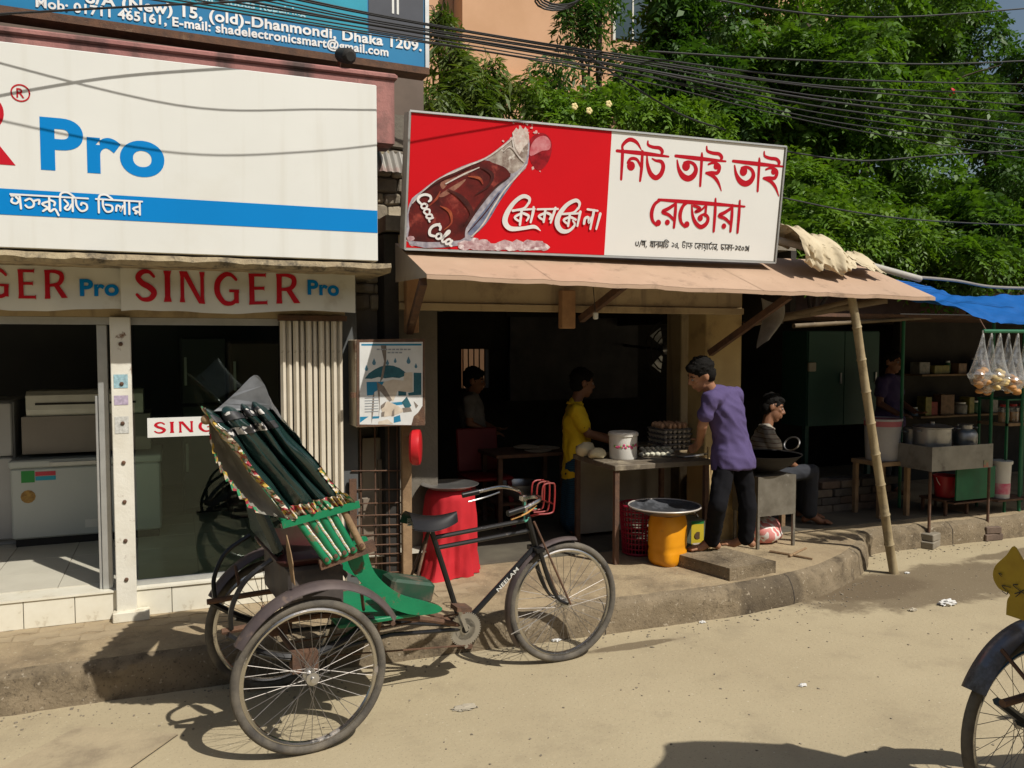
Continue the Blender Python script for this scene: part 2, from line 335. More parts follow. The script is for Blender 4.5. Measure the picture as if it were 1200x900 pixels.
M_alu = pm('dull aluminium', (.52, .53, .52), .42, metal=.6, scale=10, dirt=(.25, .22, .18), dlo=.6, dhi=.8)
M_steel = pm('scratched steel', (.55, .54, .52), .32, metal=.9, scale=12, dirt=(.20, .15, .10), dlo=.58, dhi=.75)
M_rust = pm('rusty iron', (.16, .085, .05), .85, metal=.2, col2=(.09, .055, .04), scale=18, bump=.4, bscale=120, dirt=(.24, .16, .10), dscale=8, dlo=.6, dhi=.75)
M_dark = pm('soot dark', (.028, .026, .024), .85, scale=4)
M_shade_wall = pm('smoked wall darkened for shade', (.045, .04, .034), .9, col2=(.026, .024, .021), scale=2, dirt=(.016, .015, .014), dscale=1.2, dlo=.45, dhi=.65)  # smoke tone, with the deep indoor shade also put into the wall colour
M_tile = pm('glazed step tile', (.74, .71, .60), .28, col2=(.66, .62, .50), scale=7, dirt=(.36, .29, .19), dscale=7, dlo=.58, dhi=.72, dmax=.8)
M_floor = pm('polished floor tile', (.62, .59, .49), .22, col2=(.55, .52, .43), scale=3)
M_signwhite = pm('flex sign white', (.69, .695, .66), .45, col2=(.65, .655, .62), scale=1.2, dirt=(.52, .49, .40), dscale=1.0, dlo=.58, dhi=.9, dmax=.5)
M_blue = pm('sign blue', (.0005, .20, .55), .6, scale=2, var=.2, spec=.12)
M_red = pm('sign red', (.63, .005, .012), .5, spec=.2, scale=2, var=.25)
M_redflat = pm('lettering red', (.48, .006, .018), .55, spec=.2, scale=3, var=.3)
M_black = pm('black print', (.02, .02, .02), .6)
M_wood = pm('weathered wood', (.30, .20, .11), .85, col2=(.19, .12, .065), scale=9, bump=.4, bscale=60)
M_brownsheet = pm('painted sheet brown', (.45, .31, .215), .62, col2=(.39, .265, .18), scale=3.2, dirt=(.24, .165, .115), dscale=5, dlo=.56, dhi=.72, bump=.1, bscale=20)
M_pinkwall = pm('faded pink wall', (.40, .19, .165), .9, col2=(.30, .13, .12), scale=2.5, dirt=(.085, .07, .06), dscale=2.2, dlo=.48, dhi=.68, bump=.5, bscale=30)
M_peach = pm('peach plaster', (.62, .37, .22), .9, col2=(.55, .32, .18), scale=1.2, dirt=(.30, .19, .12), dscale=1.5, dlo=.6, dhi=.8)
# ------------------------------------------------------------------ ground, road, walk
mb = MB(); mb.face([(-70, -45, 0), (90, -45, 0), (90, 80, 0), (-70, 80, 0)]); road = structure('road', mb, M_road)
# damp stain on the road beyond the bamboo pole: a wear patch with its own outline
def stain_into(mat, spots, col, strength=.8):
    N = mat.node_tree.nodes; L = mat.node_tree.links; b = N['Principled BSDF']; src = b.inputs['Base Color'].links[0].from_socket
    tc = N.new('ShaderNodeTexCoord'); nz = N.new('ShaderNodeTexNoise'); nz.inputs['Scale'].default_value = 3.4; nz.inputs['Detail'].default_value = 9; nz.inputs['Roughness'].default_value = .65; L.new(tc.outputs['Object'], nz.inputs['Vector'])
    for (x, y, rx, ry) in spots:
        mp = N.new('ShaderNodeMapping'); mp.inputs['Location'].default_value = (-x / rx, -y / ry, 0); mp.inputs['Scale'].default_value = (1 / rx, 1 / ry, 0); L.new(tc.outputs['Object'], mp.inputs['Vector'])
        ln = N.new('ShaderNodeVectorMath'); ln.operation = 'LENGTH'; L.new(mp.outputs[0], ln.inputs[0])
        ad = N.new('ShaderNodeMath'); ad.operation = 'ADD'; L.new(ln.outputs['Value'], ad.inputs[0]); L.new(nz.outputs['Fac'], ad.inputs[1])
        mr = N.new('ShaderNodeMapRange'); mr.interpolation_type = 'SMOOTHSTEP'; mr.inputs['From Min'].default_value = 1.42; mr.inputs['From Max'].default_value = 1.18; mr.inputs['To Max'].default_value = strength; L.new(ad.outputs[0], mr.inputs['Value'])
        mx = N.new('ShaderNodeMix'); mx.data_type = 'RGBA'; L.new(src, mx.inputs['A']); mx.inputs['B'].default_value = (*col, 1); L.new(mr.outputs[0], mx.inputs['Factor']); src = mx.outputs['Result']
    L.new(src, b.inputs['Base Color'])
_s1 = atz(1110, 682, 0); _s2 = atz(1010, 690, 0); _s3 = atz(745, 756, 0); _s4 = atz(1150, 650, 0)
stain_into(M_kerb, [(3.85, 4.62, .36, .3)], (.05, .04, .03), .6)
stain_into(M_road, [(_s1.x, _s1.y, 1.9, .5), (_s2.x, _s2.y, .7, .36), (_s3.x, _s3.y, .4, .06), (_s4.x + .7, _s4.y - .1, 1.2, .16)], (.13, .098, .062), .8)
def streaks(mat, col, sx=7., sz=.5, lo=.55, hi=.75, mx_=.5):
    N = mat.node_tree.nodes; L = mat.node_tree.links; b = N['Principled BSDF']; src = b.inputs['Base Color'].links[0].from_socket; tc = N.new('ShaderNodeTexCoord'); mp = N.new('ShaderNodeMapping'); mp.inputs['Scale'].default_value = (sx, sx, sz); L.new(tc.outputs['Object'], mp.inputs['Vector']); nz = N.new('ShaderNodeTexNoise'); nz.inputs['Scale'].default_value = 1; nz.inputs['Detail'].default_value = 6; L.new(mp.outputs[0], nz.inputs['Vector'])
    mr = N.new('ShaderNodeMapRange'); mr.inputs['From Min'].default_value = lo; mr.inputs['From Max'].default_value = hi; mr.inputs['To Max'].default_value = mx_; L.new(nz.outputs['Fac'], mr.inputs['Value']); mx = N.new('ShaderNodeMix'); mx.data_type = 'RGBA'; L.new(src, mx.inputs['A']); mx.inputs['B'].default_value = (*col, 1); L.new(mr.outputs[0], mx.inputs['Factor']); L.new(mx.outputs['Result'], b.inputs['Base Color'])
streaks(M_signwhite, (.50, .47, .39), 9, .5, .56, .8, .45); streaks(M_pinkwall, (.07, .055, .05), 5, .9, .5, .68, .9); streaks(M_white, (.30, .22, .14), 30, 1.2, .58, .72, .6); streaks(M_cream, (.16, .12, .08), 12, 1.0, .55, .72, .6)
def speckle(mat, scale, lo, hi, col, mx_=.7):
    N = mat.node_tree.nodes; L = mat.node_tree.links; b = N['Principled BSDF']; src = b.inputs['Base Color'].links[0].from_socket; tc = N.new('ShaderNodeTexCoord'); nz = N.new('ShaderNodeTexNoise'); nz.inputs['Scale'].default_value = scale; nz.inputs['Detail'].default_value = 3; L.new(tc.outputs['Object'], nz.inputs['Vector'])
    mr = N.new('ShaderNodeMapRange'); mr.inputs['From Min'].default_value = lo; mr.inputs['From Max'].default_value = hi; mr.inputs['To Max'].default_value = mx_; L.new(nz.outputs['Fac'], mr.inputs['Value']); mx = N.new('ShaderNodeMix'); mx.data_type = 'RGBA'; L.new(src, mx.inputs['A']); mx.inputs['B'].default_value = (*col, 1); L.new(mr.outputs[0], mx.inputs['Factor']); L.new(mx.outputs['Result'], b.inputs['Base Color'])
for m_ in (M_road, M_walk): speckle(m_, 95, .62, .70, (.17, .14, .10)); speckle(m_, 60, .66, .72, (.55, .49, .37), .6)
speckle(M_kerb, 70, .60, .68, (.07, .055, .04)); speckle(M_kerb, 40, .64, .70, (.42, .36, .27), .6)
KERB = smooth_path([V3(-7, 4.72, 0), V3(-2, 4.715, 0), V3(.1, 4.70, 0), V3(1.2, 4.66, 0), V3(2.45, 4.61, 0), V3(3.4, 4.58, 0), V3(4.15, 4.66, 0), V3(4.75, 4.87, 0), V3(5.25, 5.16, 0), V3(5.6, 5.46, 0), V3(5.95, 5.50, 0), V3(6.8, 5.46, 0), V3(9, 5.42, 0), V3(16, 5.4, 0)], 40)
def walk_section(i):
    p = KERB[i]; d = (KERB[min(i + 1, len(KERB) - 1)] - KERB[max(i - 1, 0)]).normalized(); n = V3(-d.y, d.x, 0)
    out = []
    for a, z in ((0, -.02), (.006, .04), (.012, .09), (.02, .135), (.032, .168), (.055, .188), (.10, .2), (.17, .203), (.3, .203)):
        q = p + n * a; k = (mnoise.noise(V3(q.x * 3, q.y * 3, z * 9)) * .012 + mnoise.noise(V3(q.x * 9, q.y * 9, z * 25)) * .010 + mnoise.noise(V3(q.x * 23, q.y * 23, z * 60)) * .006) * (1 if a < .2 else .25)
        out.append(V3(q.x, q.y - k, z + (k * .8 if z > .1 else 0)))
    last = out[-1]
    for yy in (5.3, 5.46, 5.9, 7.0, 9.5): out.append(V3(last.x, max(last.y + .02 * (yy - 4), yy if yy > last.y + .1 else last.y + .05 * (yy - 5)), .203))
    return out
secs = [walk_section(i) for i in range(len(KERB))]; w = len(secs[0]); mb = MB()
KJ = 6
mb.add([v for s_ in secs for v in s_[KJ:]], [(i * (w - KJ) + j, i * (w - KJ) + j + 1, (i + 1) * (w - KJ) + j + 1, (i + 1) * (w - KJ) + j) for i in range(len(secs) - 1) for j in range(w - KJ - 1)])
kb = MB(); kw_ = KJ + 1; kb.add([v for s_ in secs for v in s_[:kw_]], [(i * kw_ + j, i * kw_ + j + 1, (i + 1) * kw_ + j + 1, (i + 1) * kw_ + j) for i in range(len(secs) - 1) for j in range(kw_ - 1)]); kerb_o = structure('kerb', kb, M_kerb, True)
for xj in (-1.4, .75, 2.5, 4.05, 5.05, 6.6):
    i = min(range(len(KERB)), key=lambda q: abs(KERB[q].x - xj)); d = (KERB[i + 1] - KERB[i - 1]).normalized(); n_ = V3(d.y, -d.x, .3).normalized() * .0025; pth = secs[i][:7]; jb = MB()
    for a_, b_ in zip(pth, pth[1:]): jb.add([a_ + n_ - d * .0025, a_ + n_ + d * .0025, b_ + n_ + d * .0025, b_ + n_ - d * .0025], [(0, 1, 2, 3)])
    jo = bpy.data.objects.new('joint', jb.mesh('joint', M_dark)); COL.objects.link(jo); jo.parent = kerb_o
walk = structure('pavement', mb, M_walk, True)
# zigzag pavers still showing along the tiled step
pav = MB(); a, b = .115, .055
poly = [(-a, -b), (-a * .3, -b - .022), (a * .3, -b + .022), (a, -b), (a, b), (a * .3, b + .022), (-a * .3, b - .022), (-a, b)]
pav.prism([(x * .965, y * .93, 0) for x, y in poly], (0, 0, .0035)); pav_me = pav.mesh('paver', pm('paver concrete', (.36, .285, .18), .95, col2=(.28, .22, .14), scale=7, bump=.4), False)
for r_ in range(3):
    for c_ in range(17):
        x = -2.05 + c_ * .232 + (.116 if r_ % 2 else 0); y = 5.405 - r_ * .113
        if r_ == 2 and (c_ * 7) % 5 < 2: continue
        o = bpy.data.objects.new('paver', pav_me); COL.objects.link(o); o.parent = walk; o.location = (x, y, .2015 + random.uniform(-.001, .0012)); o.rotation_euler = (random.uniform(-.01, .01), random.uniform(-.01, .01), random.uniform(-.015, .015))
# loose cover slab set in the road
q = [atz(92, 853, 0), atz(208, 862, 0), atz(150, 903, 0), atz(0, 903, 0)]
cq = sum(q, V3(0, 0, 0)) / 4; mb = MB(); mb.face([V3(cq.x + (p.x - cq.x) * 1.010, cq.y + (p.y - cq.y) * 1.016, .003) for p in q]); structure('joint_gap', mb, M_dark); mb = MB(); mb.prism([V3(p.x, p.y, .004) for p in q], (0, 0, .006)); slab = structure('utility_slab', mb, pm('slab concrete', (.41, .335, .215), .95, col2=(.33, .27, .175), scale=3, bump=.5, bscale=60, dirt=(.24, .19, .125), dscale=3, dlo=.52, dhi=.7)); slab['category'] = 'slab'; slab['label'] = 'cracked flat utility cover slab set in the dusty road'; slab['kind'] = 'thing'
# ------------------------------------------------------------------ the appliance shop
YS = 5.45
zt = at(60, 699, YS).z                      # top of the tiled step
shop = thing('appliance_shop', 'low appliance shop front with white tiled step and open doorway under a flat concrete eave', 'shop', (-.6, 5.5, .2))
mb = MB(); mb.bb(-4.2, 1.02, YS + .012, 5.80, .19, zt - .012); part(shop, 'step', mb, M_conc)
mb = MB(); mb.bb(-4.2, 1.0, YS - .012, 5.62, zt - .012, zt); part(shop, 'sill', mb, M_tile)
tile = MB(); tile.box((0, 0, 0), (.262, .012, zt - .2 - .018), bev=.002); tme = tile.mesh('tile', M_tile)
x = -1.92
while x < .62:
    if not (-.40 < x + .13 < -.24 and False):
        o = bpy.data.objects.new('tile', tme); COL.objects.link(o); o.parent = shop; o.location = V3(x + .13 + .6, YS + .004 - 5.5 + random.uniform(-.002, .002), (.2 + zt) / 2 - .2 - .004)
    x += .266
mb = MB(); mb.bb(-4.2, 1.02, 5.62, 9.2, zt - .06, zt - .004); fl = part(shop, 'floor', mb, pm('grout', (.3, .28, .23), .8))
ft = MB(); ft.box((0, 0, 0), (.395, .395, .008)); fme = ft.mesh('tile', M_floor)
for i in range(10):
    for j in range(5):
        o = bpy.data.objects.new('tile', fme); COL.objects.link(o); o.parent = shop; o.location = (-1.9 + i * .4 + .6 - .2, 5.82 + j * .4 - 5.5, zt - .2)
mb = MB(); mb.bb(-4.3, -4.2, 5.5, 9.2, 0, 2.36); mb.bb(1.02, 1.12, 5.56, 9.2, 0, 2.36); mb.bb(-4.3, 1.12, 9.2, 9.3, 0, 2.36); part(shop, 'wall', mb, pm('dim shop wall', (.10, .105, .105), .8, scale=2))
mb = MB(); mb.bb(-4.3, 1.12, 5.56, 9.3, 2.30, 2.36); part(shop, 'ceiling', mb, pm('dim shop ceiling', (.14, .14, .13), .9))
# eave slab with broken edge
def eave_pt(u, v): 
    x = -4.2 + 5.42 * u; k = mnoise.noise(V3(x * 6, v * 4, 3)) * .012 + mnoise.noise(V3(x * 23, v * 9, 1)) * .006
    return x, k
mb = MB(); n = 120; rows = []
zL = at(455, 319, 4.98).z
for i in range(n + 1):
    x, k = eave_pt(i / n, 0); x2, k2 = eave_pt(i / n, .7)
    rows.append([V3(x, 5.95, zL + .055), V3(x, 4.99 + k, zL + .052 + k2 * .4), V3(x, 4.98 + k, zL + .022 + k2), V3(x, 5.0 + k2, zL + k * .7), V3(x, 5.95, zL - .004)])
mb.add([v for r_ in rows for v in r_], [(i * 5 + j, (i + 1) * 5 + j, (i + 1) * 5 + j + 1, i * 5 + j + 1) for i in range(n) for j in range(4)] + [(0, 1, 2, 3, 4), (n * 5 + 4, n * 5 + 3, n * 5 + 2, n * 5 + 1, n * 5)])
part(shop, 'eave', mb, pm('peeling eave paint', (.40, .33, .21), .9, col2=(.28, .22, .14), scale=14, bump=.6, bscale=70, dirt=(.09, .075, .055), dscale=9, dlo=.48, dhi=.62))
mb = MB(); mb.bb(-4.2, 1.02, 5.44, 5.53, 2.02, 2.075); mb.bb(-4.2, 1.02, 5.47, 5.55, 2.075, zL + .0); part(shop, 'header', mb, M_cream)
mb = MB(); mb.bb(-4.2, .62, 5.47, 5.52, 1.975, 2.018); part(shop, 'door_rail', mb, M_alu)
# white riveted shutter guide between the two bays
xa, xb = at(134, 600, 5.42).x, at(158, 600, 5.42).x
mb = MB(); mb.bb(xa, xb, 5.405, 5.46, .24, 2.02, bev=.004); guide = part(shop, 'shutter_guide', mb, pm('chipped white steel', (.72, .70, .62), .55, col2=(.62, .59, .50), scale=5, dirt=(.17, .09, .05), dscale=9, dlo=.60, dhi=.68, bump=.2))
for k in range(7):
    mb = MB(); zc = 1.86 - k * .235; mb.lathe([(.012, 0), (.012, .006), (.006, .010), (0, .010)], ((xa + xb) / 2 + .002, 5.404, zc), 10, (0, -1, 0)); part(guide, 'rivet', mb, M_rust)
for (z0, z1, c) in ((1.60, 1.68, (.35, .55, .62)), (1.50, 1.555, (.5, .42, .55)), (1.33, 1.43, (.62, .62, .58))):
    mb = MB(); mb.bb(xa + .015, xb - .02, 5.4025, 5.404, z0, z1); part(guide, 'sticker', mb, pm('sticker%.2f' % z0, c, .6, col2=tuple(q * .6 for q in c), scale=60))
mb = MB(); mb.bb(xa - .02, xb + .07, 5.36, 5.437, .203, .262, bev=.004); part(shop, 'base_block', mb, M_tile)
# aluminium door post at the left bay, glazed right bay
xa2, xb2 = at(119, 600, 5.52).x, at(131, 600, 5.52).x
mb = MB(); mb.bb(xa2, xb2, 5.49, 5.56, zt, 1.974, bev=.003); part(shop, 'door_post', mb, M_alu)
mb = MB(); mb.bb(xa2 - .018, xa2 - .004, 5.50, 5.54, zt, 1.55, bev=.002); part(shop, 'door_edge', mb, M_alu)
xg0, xg1 = at(160, 600, 5.52).x, at(331, 600, 5.52).x
g = bpy.data.materials.new('shop glass'); g.use_nodes = True; N = g.node_tree.nodes; L = g.node_tree.links
out = N['Material Output']; N.remove(N['Principled BSDF']); tr = N.new('ShaderNodeBsdfTransparent'); tr.inputs[0].default_value = (.80, .90, .83, 1); gl = N.new('ShaderNodeBsdfGlossy'); gl.inputs['Roughness'].default_value = .015; gl.inputs[0].default_value = (.9, .95, .92, 1)
fr = N.new('ShaderNodeFresnel'); fr.inputs[0].default_value = 1.42; mx = N.new('ShaderNodeMixShader'); L.new(fr.outputs[0], mx.inputs[0]); L.new(tr.outputs[0], mx.inputs[1]); L.new(gl.outputs[0], mx.inputs[2]); L.new(mx.outputs[0], out.inputs[0]); M_glass = g
pane = MB(); pane.bb(xg0 + .004, xg1 - .004, 5.512, 5.518, zt + .03, 1.974); gp = part(shop, 'pane', pane, M_glass)
mb = MB(); mb.bb(xg0 - .01, xg1, 5.495, 5.535, zt + .001, zt + .03); mb.bb(xg1 - .004, xg1 + .02, 5.495, 5.535, zt + .001, 1.974); part(shop, 'window_frame', mb, M_alu)
# folded accordion shutter
sx0, sx1 = at(330, 560, 5.43).x, at(404, 560, 5.43).x; ns = 10; wS = (sx1 - sx0) / ns
sl = MB(); h = 2.005 - .235
sl.prism([(-wS * .46, .0, 0), (-wS * .18, -.022, 0), (wS * .18, -.022, 0), (wS * .46, 0, 0), (wS * .40, .006, 0), (wS * .14, -.014, 0), (-wS * .14, -.014, 0), (-wS * .40, .006, 0)], (0, 0, h))
sme = sl.mesh('slat', pm('cream shutter steel', (.66, .60, .49), .55, col2=(.58, .52, .41), scale=8, dirt=(.23, .16, .10), dscale=10, dlo=.60, dhi=.72))
gate = thing('folding_shutter', 'cream steel folding shutter gathered between the glazed bay and the poster box', 'shutter', (sx0, 5.43, .2))
for k in range(ns):
    o = bpy.data.objects.new('slat', sme); COL.objects.link(o); o.parent = gate; o.location = (wS * (k + .5), (k % 2) * .018, .035); o.rotation_euler = (0, 0, random.uniform(-.22, .22))
mb = MB(); mb.bb(sx0 - .01, sx1 + .02, 5.40, 5.437, 2.006, 2.04); part(gate, 'top_rail', mb, M_rust)
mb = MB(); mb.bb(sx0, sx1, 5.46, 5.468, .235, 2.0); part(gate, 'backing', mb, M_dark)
# bands and boards with writing
def board(name, label, cat, corners, Yf, depth, mat, extra_left=0.):
    """A sign box standing in the plane Y = Yf; corners are picture measurements (left x, right x, top y at right, bottom y at right)."""
    xl, xr, yt, yb = corners; p = at(xr, yb, Yf); q = at(xr, yt, Yf); r_ = at(xl, yb, Yf); x0 = r_.x - extra_left
    t = thing(name, label, cat, ((x0 + p.x) / 2, Yf + depth / 2, p.z)); mb = MB(); mb.bb(x0, p.x, Yf, Yf + depth, p.z, q.z, bev=.004)
    body = part(t, 'panel', mb, mat); F = Face((r_.x, Yf, p.z), (1, 0, 0), (0, 0, 1)); return t, F, x0, p.x, p.z, q.z
bbd, F, x0, x1, z0, z1 = board('billboard', 'large white shop billboard with blue Pro lettering and a blue band', 'billboard', (0, 443, 100, 306), 5.03, .16, M_signwhite, 3.2)
def sub(name, parent, build, mat): mb = MB(); build(mb); return part(parent, name, mb, mat)
def band(mb):
    a = F.uv(443, 247)[1]; b = F.uv(443, 273)[1]; mb.add([F.at(-3.2, b), F.at(x1 - F.o.x - .002, b), F.at(x1 - F.o.x - .002, a), F.at(-3.2, a)], [(0, 1, 2, 3)])
sub('blue_band', bbd, band, M_blue)
u, v = F.uv(48, 196); u2, v2 = F.uv(193, 204); hcap = F.uv(48, 138)[1] - v
sub('lettering', bbd, lambda mb: latin(mb, F, 'Pro', u, v, hcap, u2 - u, .034), M_blue)
def bigR(mb):
    uR, vR = F.uv(19, 194); hR = F.uv(10, 112)[1] - vR; wR = hR * .92
    for vs, fs in FLARE['R'][0]: put(mb, F, vs, fs, lambda a, b: (uR - wR + a * wR * 1.08, vR + b * hR))
    xx = uR - wR * 1.15
    for c in 'EGNIS':
        xx -= FLARE[c][1] * hR * .9
        for vs, fs in FLARE[c][0]: put(mb, F, vs, fs, lambda a, b: (xx + a * hR * .9, vR + b * hR))
sub('lettering', bbd, bigR, M_redflat)
def regmark(mb):
    a, b = F.uv(24, 109); rr = .042
    vs, fs = stroke2([(a + rr * math.cos(t), b + rr * math.sin(t), .007) for t in [k * math.pi / 8 for k in range(17)]], 2); put(mb, F, vs, fs, lambda p, q: (p, q))
    latin(mb, F, 'R', a - .018, b - .024, .048, .036, .01)
sub('registered_mark', bbd, regmark, M_redflat)
def dealer(mb):
    F.k += 60; a, b = F.uv(13, 247); c, d = F.uv(167, 252); z = F.uv(90, 248)[1]
    bengali(mb, F, ['e', 'kra', 'klu', 'i', 'sa', 'bha', ' ', 'i', 'dda', 'la', 'aa', 'ra'], a, z, .072, c - a, 1.25)
dl = sub('lettering', bbd, dealer, pm('white print', (.78, .78, .76), .5)); dl.location.y -= .004
mb = MB(); mb.bb(x0, x1, 5.20, 5.26, z0 - .05, z1 - .05); part(bbd, 'back_frame', mb, M_rust)
# cloth bands under the eave
def cloth_band(label, xl, xr, yt, yb, Yf, words, tilt):
    p = at(xl, yb, Yf); q = at(xr, yt, Yf); x0, x1, z0, z1 = p.x, q.x, p.z, q.z
    def wav(x, z): return .010 * math.sin(x * 5.1 + 1) + .006 * math.sin(x * 13 + z * 9) + mnoise.noise(V3(x * 7, z * 9, Yf)) * .012
    t = thing('shop_banner', label, 'banner', ((x0 + x1) / 2, Yf, z0)); mb = MB()
    sag = lambda u, vv: (1 - vv) * (.018 * math.sin(u * 9 + tilt) + .012 * mnoise.noise(V3(u * 9, tilt, 0)))
    def P(a, vv, off=0.): x = x0 + (x1 - x0) * a; z = z0 + (z1 - z0) * vv + sag(a, vv) * .5 + tilt * .02 * (a - .5); return V3(x, Yf + wav(x, z) - off, z)
    mb.grid(lambda a, vv: P(a, vv), 60, 8); part(t, 'cloth', mb, pm('banner cloth', (.66, .65, .58), .55, col2=(.58, .57, .50), scale=3, dirt=(.40, .36, .28), dscale=3, dlo=.6, dhi=.8), True)
    class FF: pass
    G = Face((x0, Yf, z0), (1, 0, 0), (0, 0, 1))
    for (kind, txt, xa, xb, ya, yb2, mat) in words:
        ua, va = G.uv(xa, yb2); ub, vb = G.uv(xb, ya); tmp = MB()
        if kind == 'flare': flare_word(tmp, G, txt, ua, va, vb - va, ub - ua)
        else: latin(tmp, G, txt, ua, va, vb - va, ub - ua, .035)
        for i, vv in enumerate(tmp.v): tmp.v[i] = V3(vv.x, vv.y + wav(vv.x, vv.z) - .004, vv.z + sag((vv.x - x0) / (x1 - x0), (vv.z - z0) / (z1 - z0)) * .5)
        part(t, 'lettering', tmp, mat)
    return t
cloth_band('white shop banner with red SINGER lettering and folded torn corner, over the glazed bay', 142, 416, 315, 364, 5.27, [('flare', 'SINGER', 158, 356, 322, 354, M_redflat), ('latin', 'Pro', 360, 397, 330, 346, M_blue)], .6)
cloth_band('white shop banner ending in ER Pro, over the open doorway', -140, 144, 305, 360, 5.29, [('flare', 'SINGER', -108, 84, 317, 346, M_redflat), ('latin', 'Pro', 94, 139, 329, 347, M_blue)], -.4)
st = thing('window_sign', 'small white SINGER strip stuck inside the shop glass behind the rickshaw hood', 'sign', (.2, 5.50, 1.3))
p, q = at(173, 513, 5.505), at(300, 486, 5.505); mb = MB(); mb.bb(p.x, q.x, 5.505, 5.508, p.z, q.z); part(st, 'panel', mb, M_signwhite)
F2 = Face((p.x, 5.505, p.z), (1, 0, 0), (0, 0, 1)); ua, va = F2.uv(180, 508); ub, vb = F2.uv(294, 491); mb = MB(); flare_word(mb, F2, 'SINGER', ua, va, vb - va, ub - ua); part(st, 'lettering', mb, M_redflat)
# ---- goods inside
yF = 6.82; p = at(15, 652, yF); q = at(128, 535, yF)
fz = thing('chest_freezer', 'white chest freezer with green and gold stickers inside the open doorway', 'freezer', ((p.x + q.x) / 2, yF + .3, zt))
M_fz = pm('freezer white', (.50, .53, .51), .38, scale=2, var=.2); mb = MB(); mb.bb(p.x, q.x + .35, yF, yF + .6, zt + .06, q.z - .06, bev=.012); part(fz, 'body', mb, M_fz)
mb = MB(); mb.bb(p.x - .01, q.x + .36, yF - .015, yF + .61, q.z - .055, q.z, bev=.01); lid = part(fz, 'lid', mb, M_fz)
mb = MB(); mb.bb(p.x + .25, p.x + .62, yF - .03, yF - .014, q.z - .045, q.z - .02); part(lid, 'handle', mb, M_alu)
mb = MB(); mb.bb(p.x + .02, q.x + .33, yF + .02, yF + .58, zt, zt + .058); part(fz, 'plinth', mb, M_dark)
sq = at(25, 566, yF); mb = MB(); mb.bb(sq.x, sq.x + .085, yF - .003, yF, sq.z, sq.z + .085); part(fz, 'sticker', mb, pm('sticker green', (.03, .30, .06), .5), label='green leaf sticker')
for k, c in enumerate(((.60, .05, .08), (.02, .35, .5))):
    mb = MB(); mb.bb(sq.x + .09, sq.x + .22, yF - .003, yF, sq.z + .045 - k * .034, sq.z + .075 - k * .034); part(fz, 'sticker', mb, pm('sticker%d' % k, c, .5))
gc = at(33, 582, yF); mb = MB(); mb.lathe([(.048, 0), (.048, .003)], (gc.x, yF, gc.z), 12, (0, -1, 0)); part(fz, 'sticker', mb, pm('sticker gold', (.45, .26, .05), .4, col2=(.2, .1, .02), scale=30), label='gold rosette sticker')
mb = MB(); a_ = at(100, 618, yF); mb.bb(a_.x, a_.x + .18, yF - .004, yF, a_.z, a_.z + .06); part(fz, 'control_panel', mb, M_signwhite)
p, q = at(26, 528, 6.9), at(125, 486, 6.9); mb = MB(); mb.bb(p.x, q.x + .3, 6.9, 7.3, fz.location.z + 1.0, q.z + .02)
zc = at(15, 535, yF).z
cb = thing('carton', 'printed cardboard carton lying on the chest freezer', 'carton', (p.x + .4, 7.1, zc)); mb = MB(); mb.bb(p.x, q.x + .3, 6.9, 7.3, zc + .001, q.z); part(cb, 'box', mb, pm('dull carton', (.28, .25, .22), .8, scale=3))
mb = MB(); F3 = Face((p.x, 6.9, zc), (1, 0, 0), (0, 0, 1)); latin(mb, F3, 'air conditioner', .1, .14, .055, .6, .02); part(cb, 'lettering', mb, M_black) if False else None
p2, q2 = at(31, 486, 6.92), at(125, 457, 6.92)
ac = thing('air_conditioner', 'white split air conditioner body resting on the carton', 'air conditioner', (p2.x + .4, 7.05, q.z)); mb = MB()
prof = [(6.92, q.z + .002), (6.90, q.z + .05), (6.90, q2.z - .03), (6.94, q2.z), (7.14, q2.z), (7.14, q.z + .002)]
mb.prism([(p2.x, y, z) for y, z in prof], (q2.x + .25 - p2.x, 0, 0)); part(ac, 'casing', mb, pm('ac plastic', (.62, .62, .55), .45)); mb = MB(); mb.bb(p2.x + .06, q2.x + .2, 6.894, 6.899, q.z + .085, q.z + .10); part(ac, 'louver', mb, M_dark)
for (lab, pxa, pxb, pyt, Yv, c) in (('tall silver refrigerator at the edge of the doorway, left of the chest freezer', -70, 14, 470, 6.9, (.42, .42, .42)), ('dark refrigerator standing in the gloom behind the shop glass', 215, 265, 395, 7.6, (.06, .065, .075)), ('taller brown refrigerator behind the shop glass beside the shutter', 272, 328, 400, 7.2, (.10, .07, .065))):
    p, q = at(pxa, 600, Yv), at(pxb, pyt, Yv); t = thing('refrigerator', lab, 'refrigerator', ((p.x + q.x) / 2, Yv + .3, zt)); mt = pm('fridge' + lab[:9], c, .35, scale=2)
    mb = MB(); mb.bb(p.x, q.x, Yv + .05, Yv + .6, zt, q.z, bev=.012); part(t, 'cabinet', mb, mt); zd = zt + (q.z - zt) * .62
    for a, b in ((zt + .05, zd - .006), (zd + .006, q.z - .01)): mb = MB(); mb.bb(p.x + .005, q.x - .005, Yv, Yv + .048, a, b, bev=.01); d_ = part(t, 'door', mb, mt); mb = MB(); mb.bb(p.x + .03, p.x + .05, Yv - .02, Yv - .001, (a + b) / 2 - .12, (a + b) / 2 + .12); part(d_, 'handle', mb, M_alu)
